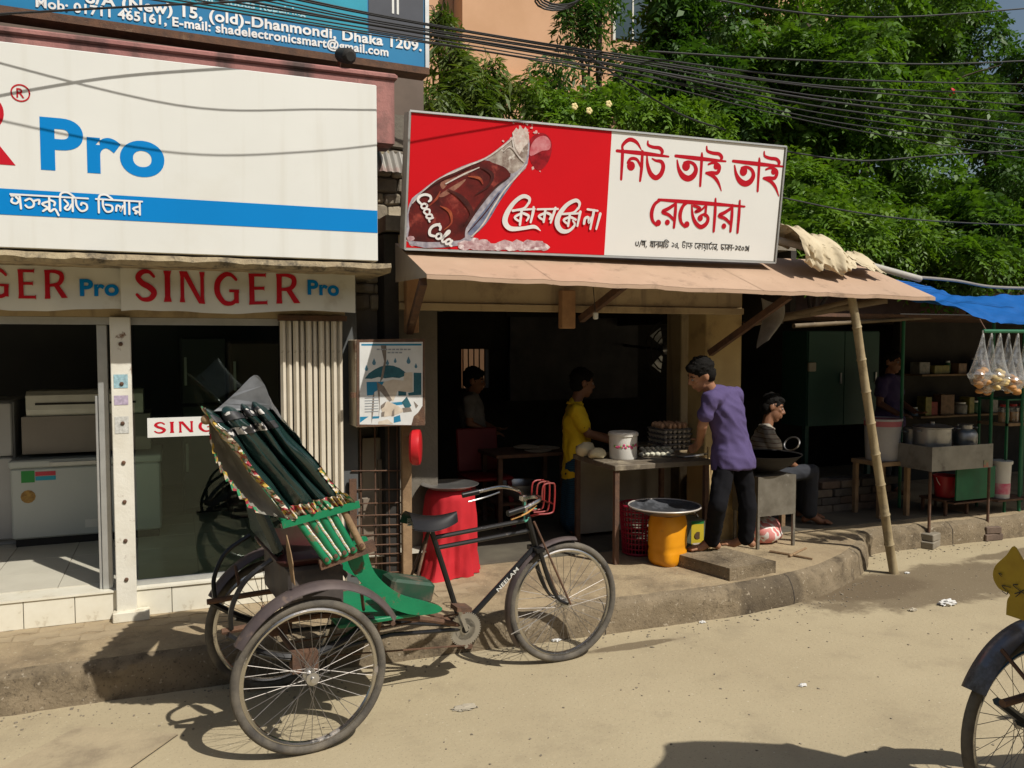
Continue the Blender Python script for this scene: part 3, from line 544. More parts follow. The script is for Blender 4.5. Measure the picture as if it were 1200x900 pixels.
# ---- upper wall behind the billboard, and the exposed masonry at its end
uw = thing('upper_wall', 'faded pink stained parapet wall above the white billboard', 'wall', (-.5, 5.9, 2.36))
pt = at(462, 98, 5.45); mb = MB(); mb.bb(-4.2, 1.12, 5.45, 5.70, 2.36, pt.z + .02); mb.bb(1.121, pt.x, 5.45, 5.70, at(455, 168, 5.45).z, pt.z + .02); part(uw, 'wall', mb, M_pinkwall)
mb = MB(); mb.bb(-4.2, pt.x + .02, 5.43, 5.72, pt.z + .021, pt.z + .06, bev=.01); part(uw, 'coping', mb, M_pinkwall)
rb = thing('rubble_wall', 'narrow strip of exposed rubble masonry between the two big signs', 'wall', (1.6, 5.75, 0)); xw0, xw1 = 1.125, 1.75
mb = MB(); mb.bb(xw0, xw1, 5.78, 6.0, 0, at(460, 176, 5.78).z + .25); part(rb, 'mortar', mb, pm('mortar', (.17, .15, .12), .95, bump=.6, bscale=40))
M_st = [pm('rubble%d' % k, c, .9, col2=tuple(q * .6 for q in c), scale=9, bump=.6, bscale=40) for k, c in enumerate(((.36, .30, .20), (.27, .23, .17), (.42, .36, .26), (.20, .17, .13)))]
z = 2.1
while z < 3.25:
    hh = random.uniform(.06, .11); x = xw0 + .01
    while x < xw1 - .03:
        ww = random.uniform(.07, .17); mb = MB(); mb.box((x + ww / 2, 5.775, z + hh / 2), (ww * 1.06, .03 + random.uniform(0, .035), hh * 1.06), rz=random.uniform(-.15, .15), ry=random.uniform(-.12, .12), rx=random.uniform(-.15, .15), bev=.012); part(rb, 'stone', mb, random.choice(M_st)); x += ww + .012
    z += hh + .012
cr = MB(); p, q = at(440, 175, 5.7), at(478, 172, 5.7)
cr.grid(lambda a, b: V3(p.x + (q.x - p.x) * a, 5.62 + .14 * b + .012 * math.sin(a * 30), p.z - .16 + .17 * b), 40, 2); single('corrugated_sheet', 'small bent corrugated metal sheet between billboard and red sign', 'metal sheet', cr, pm('old tin', (.42, .40, .36), .5, metal=.5, dirt=(.24, .12, .10), dlo=.5, dhi=.65), (p.x, 5.7, p.z - .16), True)
# ---- blue board on the building above
Yl = 5.75; zb = at(0, 6, Yl).z; 
Yr = Yl
for _ in range(60):
    zz = at(498, 79, Yr).z; Yr += (zb - zz) * 1.2
pl, pr = at(0, 6, Yl), at(498, 79, Yr); ud = (pr - pl); ud.z = 0; wB = ud.length; u_ = ud.normalized()
F4 = Face(pl - u_ * 2.2, u_, (0, 0, 1)); bs = thing('upper_signboard', 'blue electronics shop signboard with white address lines above the parapet', 'signboard', (pl.x, pl.y, pl.z)); Wt = wB + 2.2; n4 = -F4.n
def slabF(F, a0, a1, b0, b1, h0, h1):
    mb = MB(); mb.prism([F.at(a0, b0, h0), F.at(a1, b0, h0), F.at(a1, b1, h0), F.at(a0, b1, h0)], F.n * (h1 - h0)); return mb
part(bs, 'panel', slabF(F4, 0, Wt, 0, 1.5, -.12, 0), pm('signboard blue', (.012, .20, .40), .4, col2=(.01, .14, .31), scale=1.0))
part(bs, 'frame', slabF(F4, -.02, Wt + .03, -.05, -.002, -.15, .01), M_rust); part(bs, 'frame', slabF(F4, Wt + .001, Wt + .03, -.002, 1.5, -.15, .01), M_alu)
sU = F4.uv(432, 30)[0]; part(bs, 'dark_panel', slabF(F4, sU, Wt - .01, F4.uv(470, 42)[1], 1.5, .001, .004), pm('signboard grey', (.055, .06, .075), .4)); part(bs, 'teal_panel', slabF(F4, 0, sU - .01, F4.uv(300, 18)[1], 1.5, .001, .004), pm('signboard teal', (.01, .30, .42), .4))
for k in (0, .035): part(bs, 'stripe', slabF(F4, F4.uv(459, 10)[0] + k, F4.uv(459, 10)[0] + k + .016, F4.uv(459, 16)[1], 1.5, .005, .007), M_signwhite)
Mw = pm('white print', (.78, .78, .76), .5)
def addr(mb, txt, xa, xb, y0, y1, hpx):
    a, b = F4.uv(xa, y0); c, d = F4.uv(xb, y1); vs, fs = text_tris(txt, 1., .03); m0 = min(v.x for v in vs); m1 = max(v.x for v in vs); k = (c - a) / (m1 - m0); hh = F4.uv(xa, y0 - hpx)[1] - b
    put(mb, F4, [(v.x, v.y) for v in vs], fs, lambda p_, q_: (a + (p_ - m0) * k, b + (d - b) * (p_ - m0) / (m1 - m0) + q_ * hh / .7), h0=.006)
mb = MB(); addr(mb, '8/A (New) 15, (old)-Dhanmondi, Dhaka 1209.', 100, 494, 3, 60, 13); part(bs, 'lettering', mb, Mw)
mb = MB(); addr(mb, 'Mob: 01711 465161, E-mail: shadelectronicsmart@gmail.com', 42, 455, 8, 66, 11); part(bs, 'lettering', mb, Mw)
mb = MB(); addr(mb, 'Electronic Goods Repairing', 190, 358, -4, 19, 9); part(bs, 'lettering', mb, pm('pale blue print', (.35, .62, .70), .5))
mb = MB(); c = at(398, 64, Yr - .35); mb.lathe([(.02, 0), (.045, .02), (.05, .14), (.03, .16)], c, 12, (.3, -1, -.35)); fll = thing('floodlight', 'small dark floodlight under the blue signboard', 'lamp', (c.x, c.y, c.z)); part(fll, 'housing', mb, M_dark, True); mb = MB(); mb.rod(c, c + V3(.05, .35, -.1), .012); part(fll, 'bracket', mb, M_rust)
# ------------------------------------------------------------------ the restaurant
res = thing('restaurant', 'open fronted roadside restaurant with dark sooty room under a brown sheet awning', 'restaurant', (3.2, 5.7, .2))
XL, XR = at(470, 500, 5.6).x, 7.05
YB = 8.6
wz0, wz1 = at(556, 455, YB).z, at(556, 409, YB).z; wx0, wx1 = at(541, 430, YB).x, at(573, 430, YB).x
mb = MB(); mb.bb(XL - .1, wx0, YB, YB + .12, 0, 2.6); mb.bb(wx1, 4.75, YB, YB + .12, 0, 2.6); mb.bb(4.75, XR + 4.5, YB, YB + .12, 0, 2.099); mb.bb(wx0, wx1, YB, YB + .12, 0, wz0); mb.bb(wx0, wx1, YB, YB + .12, wz1, 2.6)
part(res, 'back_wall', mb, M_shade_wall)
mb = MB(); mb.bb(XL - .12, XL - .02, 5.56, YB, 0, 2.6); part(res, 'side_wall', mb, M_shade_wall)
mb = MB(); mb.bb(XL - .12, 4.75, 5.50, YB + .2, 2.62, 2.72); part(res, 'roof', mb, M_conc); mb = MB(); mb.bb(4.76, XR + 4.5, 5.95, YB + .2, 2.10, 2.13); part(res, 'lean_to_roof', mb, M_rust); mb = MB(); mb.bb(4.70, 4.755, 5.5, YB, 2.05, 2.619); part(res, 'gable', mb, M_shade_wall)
for k in range(5):
    x = wx0 + (wx1 - wx0) * (k + .5) / 5; mb = MB(); mb.rod((x, YB + .05, wz0), (x, YB + .05, wz1), .008); part(res, 'window_bar', mb, M_rust)
# lintel, stub post, corner posts
zl0, zl1 = at(660, 366, 5.6).z, at(660, 338, 5.6).z
mb = MB(); mb.bb(XL - .02, at(866, 350, 5.6).x, 5.56, 5.66, zl0 + .055, 2.6); part(res, 'lintel', mb, M_cream)
mb = MB(); mb.bb(XL - .02, at(866, 350, 5.6).x, 5.53, 5.64, zl0, zl0 + .05, bev=.004); part(res, 'beam', mb, M_cream)
a, b = at(656, 385, 5.5), at(672, 350, 5.5); mb = MB(); mb.bb(a.x, b.x, 5.46, 5.528, a.z, b.z + .06, bev=.006); part(res, 'stub_post', mb, pm('orange timber', (.42, .24, .12), .85, col2=(.30, .17, .09), scale=12, bump=.3))
a, b = at(474, 390, 5.54), at(488, 330, 5.54); mb = MB(); mb.bb(a.x, b.x, 5.48, 5.556, a.z, b.z + .12, bev=.004); part(res, 'bracket_post', mb, pm('orange timber', (.42, .24, .12)))
pa, pb = at(826, 500, 5.74), at(868, 500, 5.74); mb = MB(); mb.bb(pa.x, pb.x, 5.74, 6.0, .19, 2.6, bev=.008); part(res, 'pillar', mb, pm('yellow pillar plaster', (.50, .37, .17), .85, col2=(.42, .30, .13), scale=4, dirt=(.17, .12, .07), dscale=3, dlo=.56, dhi=.75, bump=.3))
pc, pd = at(797, 500, 6.7), at(824, 500, 6.7); mb = MB(); mb.bb(pc.x, pd.x, 6.7, 6.95, .19, 2.6, bev=.008); part(res, 'pillar', mb, M_cream)
mb = MB(); mb.bb(XL - .1, XR, 5.75, YB, .20, .212); part(res, 'floor', mb, pm('greasy floor', (.13, .115, .085), .7, col2=(.075, .065, .05), scale=3))
# dark framed board on the back wall, wall clock, dial
yb_ = 8.4; a, b = at(598, 470, yb_), at(748, 373, yb_); wb = thing('wall_board', 'large smoke blackened painted board on the back wall behind the yellow shirt', 'board', ((a.x + b.x) / 2, yb_, a.z))
mb = MB(); mb.bb(a.x, b.x, yb_, yb_ + .05, a.z, b.z); part(wb, 'panel', mb, pm('blackened mural', (.02, .02, .022), .5, col2=(.075, .07, .07), scale=3, var=1)); mb = MB(); mb.bb(a.x - .04, b.x + .04, yb_ + .01, yb_ + .06, b.z + .001, b.z + .04); mb.bb(a.x - .04, b.x + .04, yb_ + .01, yb_ + .06, a.z - .04, a.z - .001); part(wb, 'frame', mb, M_dark)
c = at(780, 410, 7.4); t = thing('wall_fan', 'dark round caged fan in the gloom left of the yellow pillar', 'fan', (c.x, c.y, c.z - .25)); mb = MB()
for rr in (.30, .22, .14, .07): mb.tube([c + V3(rr * .8 * math.cos(q * .3491), 0, rr * math.sin(q * .3491)) for q in range(18)], .008, 6, closed=True)
part(t, 'cage', mb, M_dark)
for k in range(3):
    mb = MB(); aa = k * 2.094; mb.add([c + V3(.03 * math.cos(aa), .02, .03 * math.sin(aa)), c + V3(.20 * math.cos(aa - .3), .03, .24 * math.sin(aa - .3)), c + V3(.20 * math.cos(aa + .4), .05, .24 * math.sin(aa + .4))], [(0, 1, 2)]); part(t, 'blade', mb, M_alu)
mb = MB(); mb.lathe([(.05, 0), (.05, .05), (.02, .07)], c + V3(0, .02, 0), 12, (0, -1, 0)); part(t, 'hub', mb, M_steel); mb = MB(); mb.rod(c + V3(0, .05, 0), c + V3(.1, 1.2, .05), .015); part(t, 'arm', mb, M_dark)
# ------------------------------------------------------------------ awning, its struts, sign box
YA = 4.78; fL, fR = at(500, 321, YA), at(1096, 348, YA); bL = V3(fL.x - .03, 5.42, fL.z + .25); bR = V3(at(1000, 306, 5.42).x, 5.42, at(1000, 306, 5.42).z)
aw = thing('sheet_awning', 'long brown sheet metal awning sloping out below the red and white restaurant sign', 'awning', ((fL.x + fR.x) / 2, YA, fL.z))
npan = 5
for k in range(npan):
    a0, a1 = k / npan, (k + 1) / npan
    def P(u, v, dz=0.):
        s_ = a0 + (a1 - a0) * u; f = fL.lerp(fR, s_) + V3(0, 0, -.010 * math.sin(math.pi * s_) + .006 * mnoise.noise(V3(s_ * 30, 0, 1))); b_ = bL.lerp(bR, s_); p = f.lerp(b_, v); return p + V3(0, 0, .0018 * math.sin(s_ * 38 + v * 3) * (1 - v) + .004 * mnoise.noise(V3(s_ * 25, v * 6, 4)) + dz + .0022 * (k % 2))
    mb = MB(); mb.grid(lambda u, v: P(u, v), 14, 6); mb.grid(lambda u, v: P(u, v, -.004), 14, 6); mb.grid(lambda u, v: P(u, 0, -.028 + .026 * v) + V3(0, -.002, 0), 14, 1); part(aw, 'sheet', mb, M_brownsheet, True)
mb = MB(); mb.face([fL, bL, bL - V3(0, -.0, .26), fL - V3(0, 0, .02)]); part(aw, 'end_plate', mb, pm('grey end plate', (.33, .28, .22), .7))
for (x0_, y0_, Y0, x1_, y1_, Y1) in ((681, 374, 5.5, 742, 326, 4.95), (832, 414, 5.72, 925, 347, 4.98), (480, 388, 5.5, 496, 330, 4.9)):
    mb = MB(); mb.beam(at(x0_, y0_, Y0), at(x1_, y1_, Y1), .045, .05); part(aw, 'strut', mb, M_rust)
BLs, BRs, TLs, TRs = at(474, 292, 5.14), at(908, 308, 5.14), at(480, 130, 5.01), at(921, 172, 5.01)
sg = thing('restaurant_sign', 'wide box sign, half red with a bottle, half white with red Bengali letters', 'sign', ((BLs.x + BRs.x) / 2, 5.15, BLs.z))
F5 = Face(BLs, BRs - BLs, TLs - BLs); nb = -F5.n * .13
def face_poly(px): return [F5.at(*F5.uv(*p), 0.) for p in px]
corn = face_poly([(474, 292), (908, 308), (921, 172), (480, 130)]); mb = MB(); mb.prism([c + nb for c in corn], -nb * .999); part(sg, 'box', mb, pm('sign box grey', (.40, .38, .33), .6, dirt=(.2, .15, .1), dlo=.55, dhi=.7))
def sheet(px, h, mat, name):
    mb = MB(); mb.add([F5.at(*F5.uv(*p), h) for p in px], [(0, 1, 2, 3)]); part(sg, name, mb, mat)
sheet([(476, 290), (708, 299), (717, 154), (482, 132)], .001, M_red, 'red_panel'); sheet([(708, 299), (906, 306), (919, 173), (717, 154)], .001, pm('sign white', (.77, .775, .745), .45, scale=2, var=.15), 'white_panel')
mb = MB(); mb.beam(corn[0] + F5.n * .004, corn[1] + F5.n * .004, .012, .012); mb.beam(corn[3] + F5.n * .004, corn[2] + F5.n * .004, .012, .012); mb.beam(corn[1] + F5.n * .004, corn[2] + F5.n * .004, .012, .012); mb.beam(corn[0] + F5.n * .004, corn[3] + F5.n * .004, .012, .012); part(sg, 'frame', mb, M_alu)
CX, CY, CS = 710, 150, 5.4545
def shift(sts, dx, dy): return [[(x + dx, y + dy, w) for x, y, w in s] for s in sts]
ni = [[(70, 146, 14), (235, 162, 20), (400, 183, 10)], [(103, 128, 10), (106, 160, 17), (97, 328, 13)], [(106, 145, 10), (108, 108, 15), (150, 74, 19), (196, 92, 16), (226, 140, 5)], [(233, 150, 14), (228, 250, 17), (218, 338, 12)], [(160, 243, 27)], [(140, 222, 14), (160, 196, 15), (200, 204, 14), (228, 262, 10)]]
u_ = [[(268, 84, 8), (270, 108, 13), (300, 122, 15), (342, 128, 17), (360, 150, 18), (352, 172, 12)], [(262, 178, 8), (266, 235, 17), (285, 292, 23), (318, 318, 24), (350, 296, 24), (366, 250, 22), (354, 216, 18), (318, 208, 12), (296, 196, 8)]]
bhai = [[(704, 246, 19)], [(445, 178, 14), (600, 196, 20), (765, 213, 9)], [(455, 206, 8), (465, 262, 18), (490, 306, 28), (525, 323, 29), (558, 306, 28), (575, 268, 23), (562, 232, 17), (528, 216, 14), (500, 222, 12)], [(512, 244, 28)], [(613, 160, 9), (612, 200, 16), (602, 370, 13)], [(644, 118, 8), (648, 146, 13), (682, 160, 16), (722, 166, 17), (740, 188, 18), (732, 206, 12)], [(655, 232, 10), (690, 222, 14), (724, 246, 20), (712, 286, 19), (672, 284, 14), (640, 286, 10)], [(640, 288, 12), (685, 308, 18), (716, 346, 16), (737, 402, 5)]]
ro = [[(447, 468, 12), (443, 540, 17), (434, 636, 13)], [(442, 486, 14), (400, 514, 17), (362, 536, 18), (402, 556, 16), (438, 592, 14)], [(392, 603, 17)]]
ee = [[(352, 458, 12), (312, 486, 17), (292, 540, 20), (298, 592, 16), (324, 622, 12)], [(334, 606, 19)]]
res_t = [[(335, 458, 12), (600, 478, 20), (886, 502, 10)]] + ee + ro + shift(ee, 182, 10) + [[(548, 492, 8), (554, 560, 15), (574, 608, 20), (606, 632, 21), (640, 612, 21), (652, 576, 17), (632, 552, 14), (604, 560, 12)], [(602, 576, 19)], [(560, 496, 12), (600, 514, 17), (570, 536, 13), (600, 530, 10), (634, 500, 12)], [(642, 480, 12), (634, 560, 14)], [(700, 452, 10), (697, 540, 17), (688, 660, 13)]] + shift(ro, 361, 24) + [[(855, 464, 10), (850, 550, 17), (840, 668, 13)]]
mb = MB(); traced(mb, F5, ni + u_ + bhai + shift(bhai, 367, 33) + res_t, CX, CY, CS); part(sg, 'lettering', mb, M_redflat)
a0, b0 = F5.uv(744, 289); a1, b1 = F5.uv(878, 294)
mb = MB(); bengali(mb, F5, ['8', '/', 'e', ',', ' ', 'dha', 'aa', 'na', 'ma', 'i', 'ndda', ' ', '1', '5', ',', ' ', 'sstta', 'aa', 'pha', ' ', 'ee', 'ka', 'aa', 'ya', 'aa', 'tta', 'aa', 'ra', ',', ' ', 'ddha', 'aa', 'ka', 'aa', '-', '1', '2', '0', '9', '|'], a0, (b0 + b1) / 2, .040, a1 - a0, 1.3); part(sg, 'lettering', mb, M_black)
# red half: bottle, cap, ice, scripts
CX, CY, CS = 470, 120, 4.615
def pr(name, polys, mat, sm=3):
    for p in polys: mb = MB(); traced_poly(mb, F5, p, CX, CY, CS, sm); part(sg, name, mb, mat)
pr('bottle_print', [[(42, 555), (110, 478), (210, 405), (330, 345), (450, 300), (540, 238), (600, 185), (640, 150), (690, 182), (684, 330), (640, 388), (590, 440), (520, 530), (470, 620), (400, 712), (330, 772), (45, 768)]], pm('bottle glass print', (.20, .19, .24), .45, col2=(.48, .46, .50), scale=22, var=1))
pr('bottle_print', [[(46, 570), (115, 492), (215, 420), (335, 362), (450, 312), (560, 352), (590, 400), (500, 470), (430, 560), (350, 680), (320, 745), (60, 750), (44, 680)]], pm('cola print', (.16, .012, .010), .45, col2=(.045, .006, .006), scale=7, dirt=(.34, .05, .03), dscale=11, dlo=.55, dhi=.72))
pr('bottle_print', [[(470, 310), (540, 250), (600, 195), (680, 200), (672, 320), (600, 385), (560, 350)]], pm('neck print', (.55, .50, .44), .45, col2=(.16, .10, .08), scale=14, var=1, dirt=(.70, .66, .60), dscale=20, dlo=.55, dhi=.65))
pr('bottle_print', [[(215, 432), (300, 400), (380, 362), (360, 390), (270, 425), (225, 470)], [(205, 500), (300, 440), (350, 415), (310, 460), (230, 510)]], pm('bottle glint', (.36, .20, .13), .45, col2=(.2, .05, .04), scale=20))
pr('bottle_print', [[(590, 430), (625, 400), (530, 540), (470, 640), (400, 712), (360, 700), (450, 580), (520, 490)]], pm('bottle edge', (.10, .12, .20), .45, col2=(.25, .28, .38), scale=24, var=1))
pr('splash_print', [[(606, 195), (600, 165), (612, 150), (622, 136), (632, 148), (645, 128), (660, 146), (672, 132), (682, 152), (690, 178), (690, 215), (660, 245), (640, 280), (615, 240)]], pm('splash print', (.72, .66, .60), .45, col2=(.45, .32, .28), scale=30, var=1), 0)
pr('splash_print', [[(x_ + r2 * math.cos(q * 1.05) * random.uniform(.6, 1.4), y_ + r2 * math.sin(q * 1.05) * random.uniform(.6, 1.4)) for q in range(6)] for x_, y_, r2 in [(random.gauss(660, 38), random.gauss(150, 26), random.uniform(3, 9)) for _ in range(26)]], pm('splash drops', (.70, .45, .42), .45), 0)
pr('splash_print', [[(730 + 8 * math.cos(k * 1.05), 160 + 10 * math.sin(k * 1.05)) for k in range(6)], [(705, 350), (715, 345), (720, 360), (708, 366)], [(745, 372), (752, 368), (755, 378)]], pm('splash drops', (.70, .45, .42), .45), 0)
pr('cap_print', [[(690, 215), (720, 178), (765, 165), (805, 195), (815, 250), (800, 310), (770, 355), (735, 365), (705, 330), (690, 280)]], pm('cap print', (.42, .012, .022), .4, col2=(.16, .004, .008), scale=16, var=1))
pr('cap_print', [[(712, 215), (740, 188), (780, 182), (808, 215), (800, 255), (760, 262), (700, 290), (698, 250)]], pm('cap glare', (.62, .25, .27), .4, col2=(.48, .08, .1), scale=22, var=1))
ice = []
for k in range(40):
    x = random.uniform(330, 800); top = 740 + (x - 330) / 490 * 50; y = random.uniform(top, top + 55); r_ = random.uniform(24, 48)
    if y + r_ * .72 > 806: y = 806 - r_ * .72
    ice.append([(x + r_ * math.cos(q * .9) * random.uniform(.7, 1.2), y + r_ * .6 * math.sin(q * .9) * random.uniform(.8, 1.2)) for q in range(7)])
for k in range(9): x = random.uniform(48, 300); y = random.uniform(735, 765); ice.append([(x + 22 * math.cos(q * .9) * random.uniform(.7, 1.2), y + 14 * math.sin(q * .9)) for q in range(7)])
pr('ice_print', ice, pm('ice print', (.62, .47, .48), .45, col2=(.30, .14, .16), scale=30, var=1, dirt=(.75, .68, .68), dscale=16, dlo=.5, dhi=.6), 0)
mb = MB(); traced(mb, F5, [
 [(690, 545, 10), (690, 518, 16), (655, 508, 18), (608, 542, 19), (570, 600, 24), (560, 648, 26), (590, 682, 22), (660, 680, 16), (718, 672, 16), (752, 694, 3)], [(690, 540, 12), (664, 572, 11), (622, 582, 10), (602, 588, 8)],
 [(600, 584, 9), (720, 576, 9)], [(650, 582, 13), (640, 662, 11)], [(648, 600, 11), (612, 622, 11), (642, 646, 9)], [(660, 600, 12), (688, 615, 12), (676, 640, 8)], [(714, 566, 10), (712, 590, 14), (698, 648, 10)],
 [(735, 578, 9), (846, 576, 9)], [(778, 580, 13), (768, 646, 11)], [(776, 598, 11), (742, 616, 11), (770, 638, 9)], [(788, 598, 12), (808, 610, 12), (800, 632, 8)], [(832, 572, 14), (806, 650, 10)],
 [(956, 575, 9), (962, 545, 14), (940, 530, 17), (892, 556, 19), (850, 612, 24), (842, 660, 26), (866, 694, 22), (905, 694, 15), (936, 662, 11), (926, 640, 8)], [(956, 570, 11), (928, 596, 10), (872, 602, 8)],
 [(870, 604, 9), (962, 600, 9)], [(910, 604, 13), (900, 668, 11)], [(908, 620, 11), (876, 636, 11), (902, 660, 9)], [(918, 622, 12), (942, 634, 11)], [(966, 592, 14), (950, 668, 10)],
 [(1005, 578, 10), (1060, 586, 9)], [(986, 655, 13), (992, 628, 13), (1010, 622, 12), (1012, 652, 10), (1026, 622, 10)], [(1040, 584, 14), (1020, 684, 10)], [(1074, 602, 14), (1052, 684, 10)]], CX, CY, CS, .008); part(sg, 'lettering', mb, Mw)
def lines(name, sts, mat): mb = MB(); traced(mb, F5, sts, CX, CY, CS, .0065); part(sg, name, mb, mat)
lines('bottle_print', [[(60, 545, 4), (120, 480, 7), (220, 408, 8), (340, 350, 8), (455, 303, 6), (545, 240, 8), (606, 190, 5)], [(676, 335, 5), (630, 392, 7), (560, 470, 7), (500, 560, 8), (440, 660, 7), (380, 725, 5)], [(240, 440, 5), (330, 392, 7), (420, 352, 4)], [(556, 262, 5), (590, 240, 6), (640, 300, 5), (664, 322, 4)], [(600, 200, 5), (612, 260, 6), (650, 310, 4)]], pm('bottle highlight', (.72, .68, .64), .45, col2=(.45, .38, .34), scale=30))
lines('bottle_print', [[(100, 500, 3), (200, 425, 10), (300, 380, 8), (380, 345, 3)], [(330, 690, 4), (420, 560, 12), (500, 465, 10), (585, 402, 4)], [(360, 700, 3), (450, 600, 5), (530, 490, 4)], [(250, 470, 4), (330, 520, 22), (380, 600, 18), (340, 660, 4)], [(430, 350, 4), (490, 390, 16), (470, 450, 10), (400, 500, 3)]], pm('bottle shade', (.035, .008, .008), .45, col2=(.08, .015, .012), scale=20))
lines('bottle_print', [[(210, 560, 3), (260, 590, 14), (270, 650, 8), (230, 690, 3)], [(360, 400, 3), (420, 410, 12), (440, 440, 6)], [(150, 560, 3), (190, 520, 10), (210, 480, 3)]], pm('bottle amber', (.38, .10, .035), .45, col2=(.24, .03, .02), scale=24))
SCR = {'C': ([[(.80, .78), (.72, 1.02), (.42, 1.08), (.12, .75), (.06, .3), (.3, -.02), (.78, .12)]], .72), 'o': ([[(.3, .52), (.08, .34), (.12, .05), (.36, .02), (.5, .28), (.36, .5), (.24, .5)]], .52), 'c': ([[(.46, .42), (.24, .52), (.06, .26), (.2, 0), (.52, .12)]], .5), 'a': ([[(.44, .44), (.22, .5), (.05, .24), (.16, .0), (.38, .12), (.5, .5)], [(.5, .5), (.48, .12), (.68, .08)]], .66), 'l': ([[(.05, .15), (.38, .9), (.32, 1.12), (.18, .9), (.16, .2), (.28, .0), (.48, .14)]], .46)}
def script(word, x, y, ang, size, wd):
    d = (math.cos(R(ang)), math.sin(R(ang))); up_ = (math.sin(R(ang)), -math.cos(R(ang))); out = []; ad = 0.
    for c in word:
        for st in SCR[c][0]: out.append([(x + d[0] * (ad + a) * size + up_[0] * b * size, y + d[1] * (ad + a) * size + up_[1] * b * size, wd * (1.25 if c == 'C' and 0 < k < len(st) - 1 else .95)) for k, (a, b) in enumerate(st)])
        ad += SCR[c][1]
    return out
mb = MB(); traced(mb, F5, script('Coca', 82, 512, 64, 62, 9) + [[(190, 664, 9), (206, 656, 8)]] + script('Cola', 140, 706, 30, 62, 10), CX, CY, CS, .008); part(sg, 'lettering', mb, Mw)
# ------------------------------------------------------------------ poster box, grille, red disc
YP = 5.33; a, b = at(417, 501, YP), at(498, 398, YP)
pb_ = thing('poster_box', 'rusty metal meter box plastered with torn blue umbrella posters beside the shutter', 'meter box', ((a.x + b.x) / 2, YP + .11, a.z))
mb = MB(); mb.bb(a.x, b.x, YP, YP + .24, a.z, b.z, bev=.006); part(pb_, 'casing', mb, pm('box cream paint', (.46, .40, .30), .7, col2=(.38, .32, .23), scale=6, dirt=(.16, .08, .045), dscale=6, dlo=.55, dhi=.68, bump=.3))
F6 = Face((a.x, YP, a.z), (1, 0, 0), (0, 0, 1)); CX, CY, CS = 410, 390, 7.5
mb = MB(); mb.prism([F6.at(*F6.uv(410 + x / 7.5, 390 + y / 7.5), .0) for x, y in ((60, 800 + 25), (658, 812), (655, 50), (60, 60))], (0, -.006, 0)); dr = part(pb_, 'door', mb, M_rust)
F6.o = F6.o + F6.n * .006
def pp(name, polys, mat, sm=0):
    for p in polys: mb = MB(); traced_poly(mb, F6, p, CX, CY, CS, sm); part(pb_, name, mb, mat)
M_paper = pm('bleached poster paper', (.66, .66, .64), .8, col2=(.58, .58, .56), scale=9); M_teal = pm('poster teal', (.012, .075, .10), .7, col2=(.02, .11, .14), scale=30, var=1); M_pblue = pm('poster blue', (.012, .20, .36), .7)
pp('poster', [[(85, 85), (640, 80), (638, 640), (600, 700), (560, 735), (540, 810), (85, 805)]], M_paper)
pp('poster_print', [[(100, 97), (630, 95), (630, 112), (100, 114)], [(145, 432), (320, 428), (322, 462), (215, 520), (210, 545), (150, 552)], [(345, 615), (470, 605), (462, 632), (350, 642)], [(88, 738), (165, 735), (88, 790)], [(190, 735), (260, 732), (255, 752), (192, 756)], [(385, 740), (440, 722), (448, 778), (385, 792)]], M_pblue)
um = [(130, 402)] + [(130 + (490 - 130) * t, 402 - 118 * math.sin(math.pi * (.05 + .78 * t)) * (1 if t < .9 else .9)) for t in (.1, .25, .4, .55, .7, .85, 1)] + [(480, 380), (432, 398), (372, 392), (310, 400), (250, 388), (190, 405)]
pp('poster_print', [um, [(425, 510), (495, 515), (495, 552), (425, 552)], [(560, 350), (628, 352), (628, 545), (515, 552), (512, 528), (560, 520)], [(455, 610), (500, 560), (540, 640), (495, 680)]], M_teal)
drops = []
for x, y, s_ in ((145, 312, 22), (212, 258, 24), (398, 245, 18), (515, 245, 26), (330, 262, 20), (580, 292, 18)): drops.append([(x, y - s_ * 1.5), (x + s_ * .7, y + s_ * .2), (x + s_ * .5, y + s_ * .9), (x, y + s_ * 1.1), (x - s_ * .5, y + s_ * .9), (x - s_ * .7, y + s_ * .2)])
pp('poster_print', drops, pm('poster slate', (.08, .20, .28), .7))
pp('torn_paper', [[(300, 430), (380, 410), (470, 420), (480, 350), (550, 345), (552, 520), (500, 520), (420, 510), (380, 600), (330, 590), (260, 500)], [(270, 660), (330, 600), (420, 640), (480, 690), (400, 720), (300, 740)], [(250, 780), (330, 760), (380, 800), (250, 808)]], pm('torn paper', (.62, .54, .44), .85, col2=(.48, .40, .31), scale=14))
pp('torn_paper', [[(270, 110), (320, 110), (318, 260), (290, 400), (262, 440), (300, 250)], [(235, 430), (300, 470), (370, 590), (350, 605), (262, 510), (262, 660), (250, 760), (258, 640)], [(200, 560), (215, 520), (208, 680), (190, 800), (190, 690)], [(270, 640), (320, 600), (300, 650), (270, 672)], [(275, 700), (305, 690), (300, 735), (275, 738)], [(370, 690), (390, 665), (390, 730), (365, 735)], [(560, 600), (600, 640), (580, 665)], [(460, 660), (530, 655), (545, 690), (470, 700)]], pm('bare grey patch', (.15, .125, .105), .9, col2=(.24, .2, .165), scale=30))
lines = []
for k in range(6): lines.append([(130, 570 + k * 24), (250, 566 + k * 24), (250, 572 + k * 24), (130, 577 + k * 24)])
for (x0_, x1_, yy) in ((235, 520, 140), (330, 440, 168)): lines += [[(x, yy), (x + 26, yy), (x + 26, yy + 12), (x, yy + 12)] for x in range(x0_, x1_, 34)]
pp('poster_print', lines, pm('poster text grey', (.30, .32, .34), .8))
mb = MB(); mb.rod(at(414, 460, YP - .01), at(414, 466, YP - .01), .02); part(pb_, 'hasp', mb, M_rust)
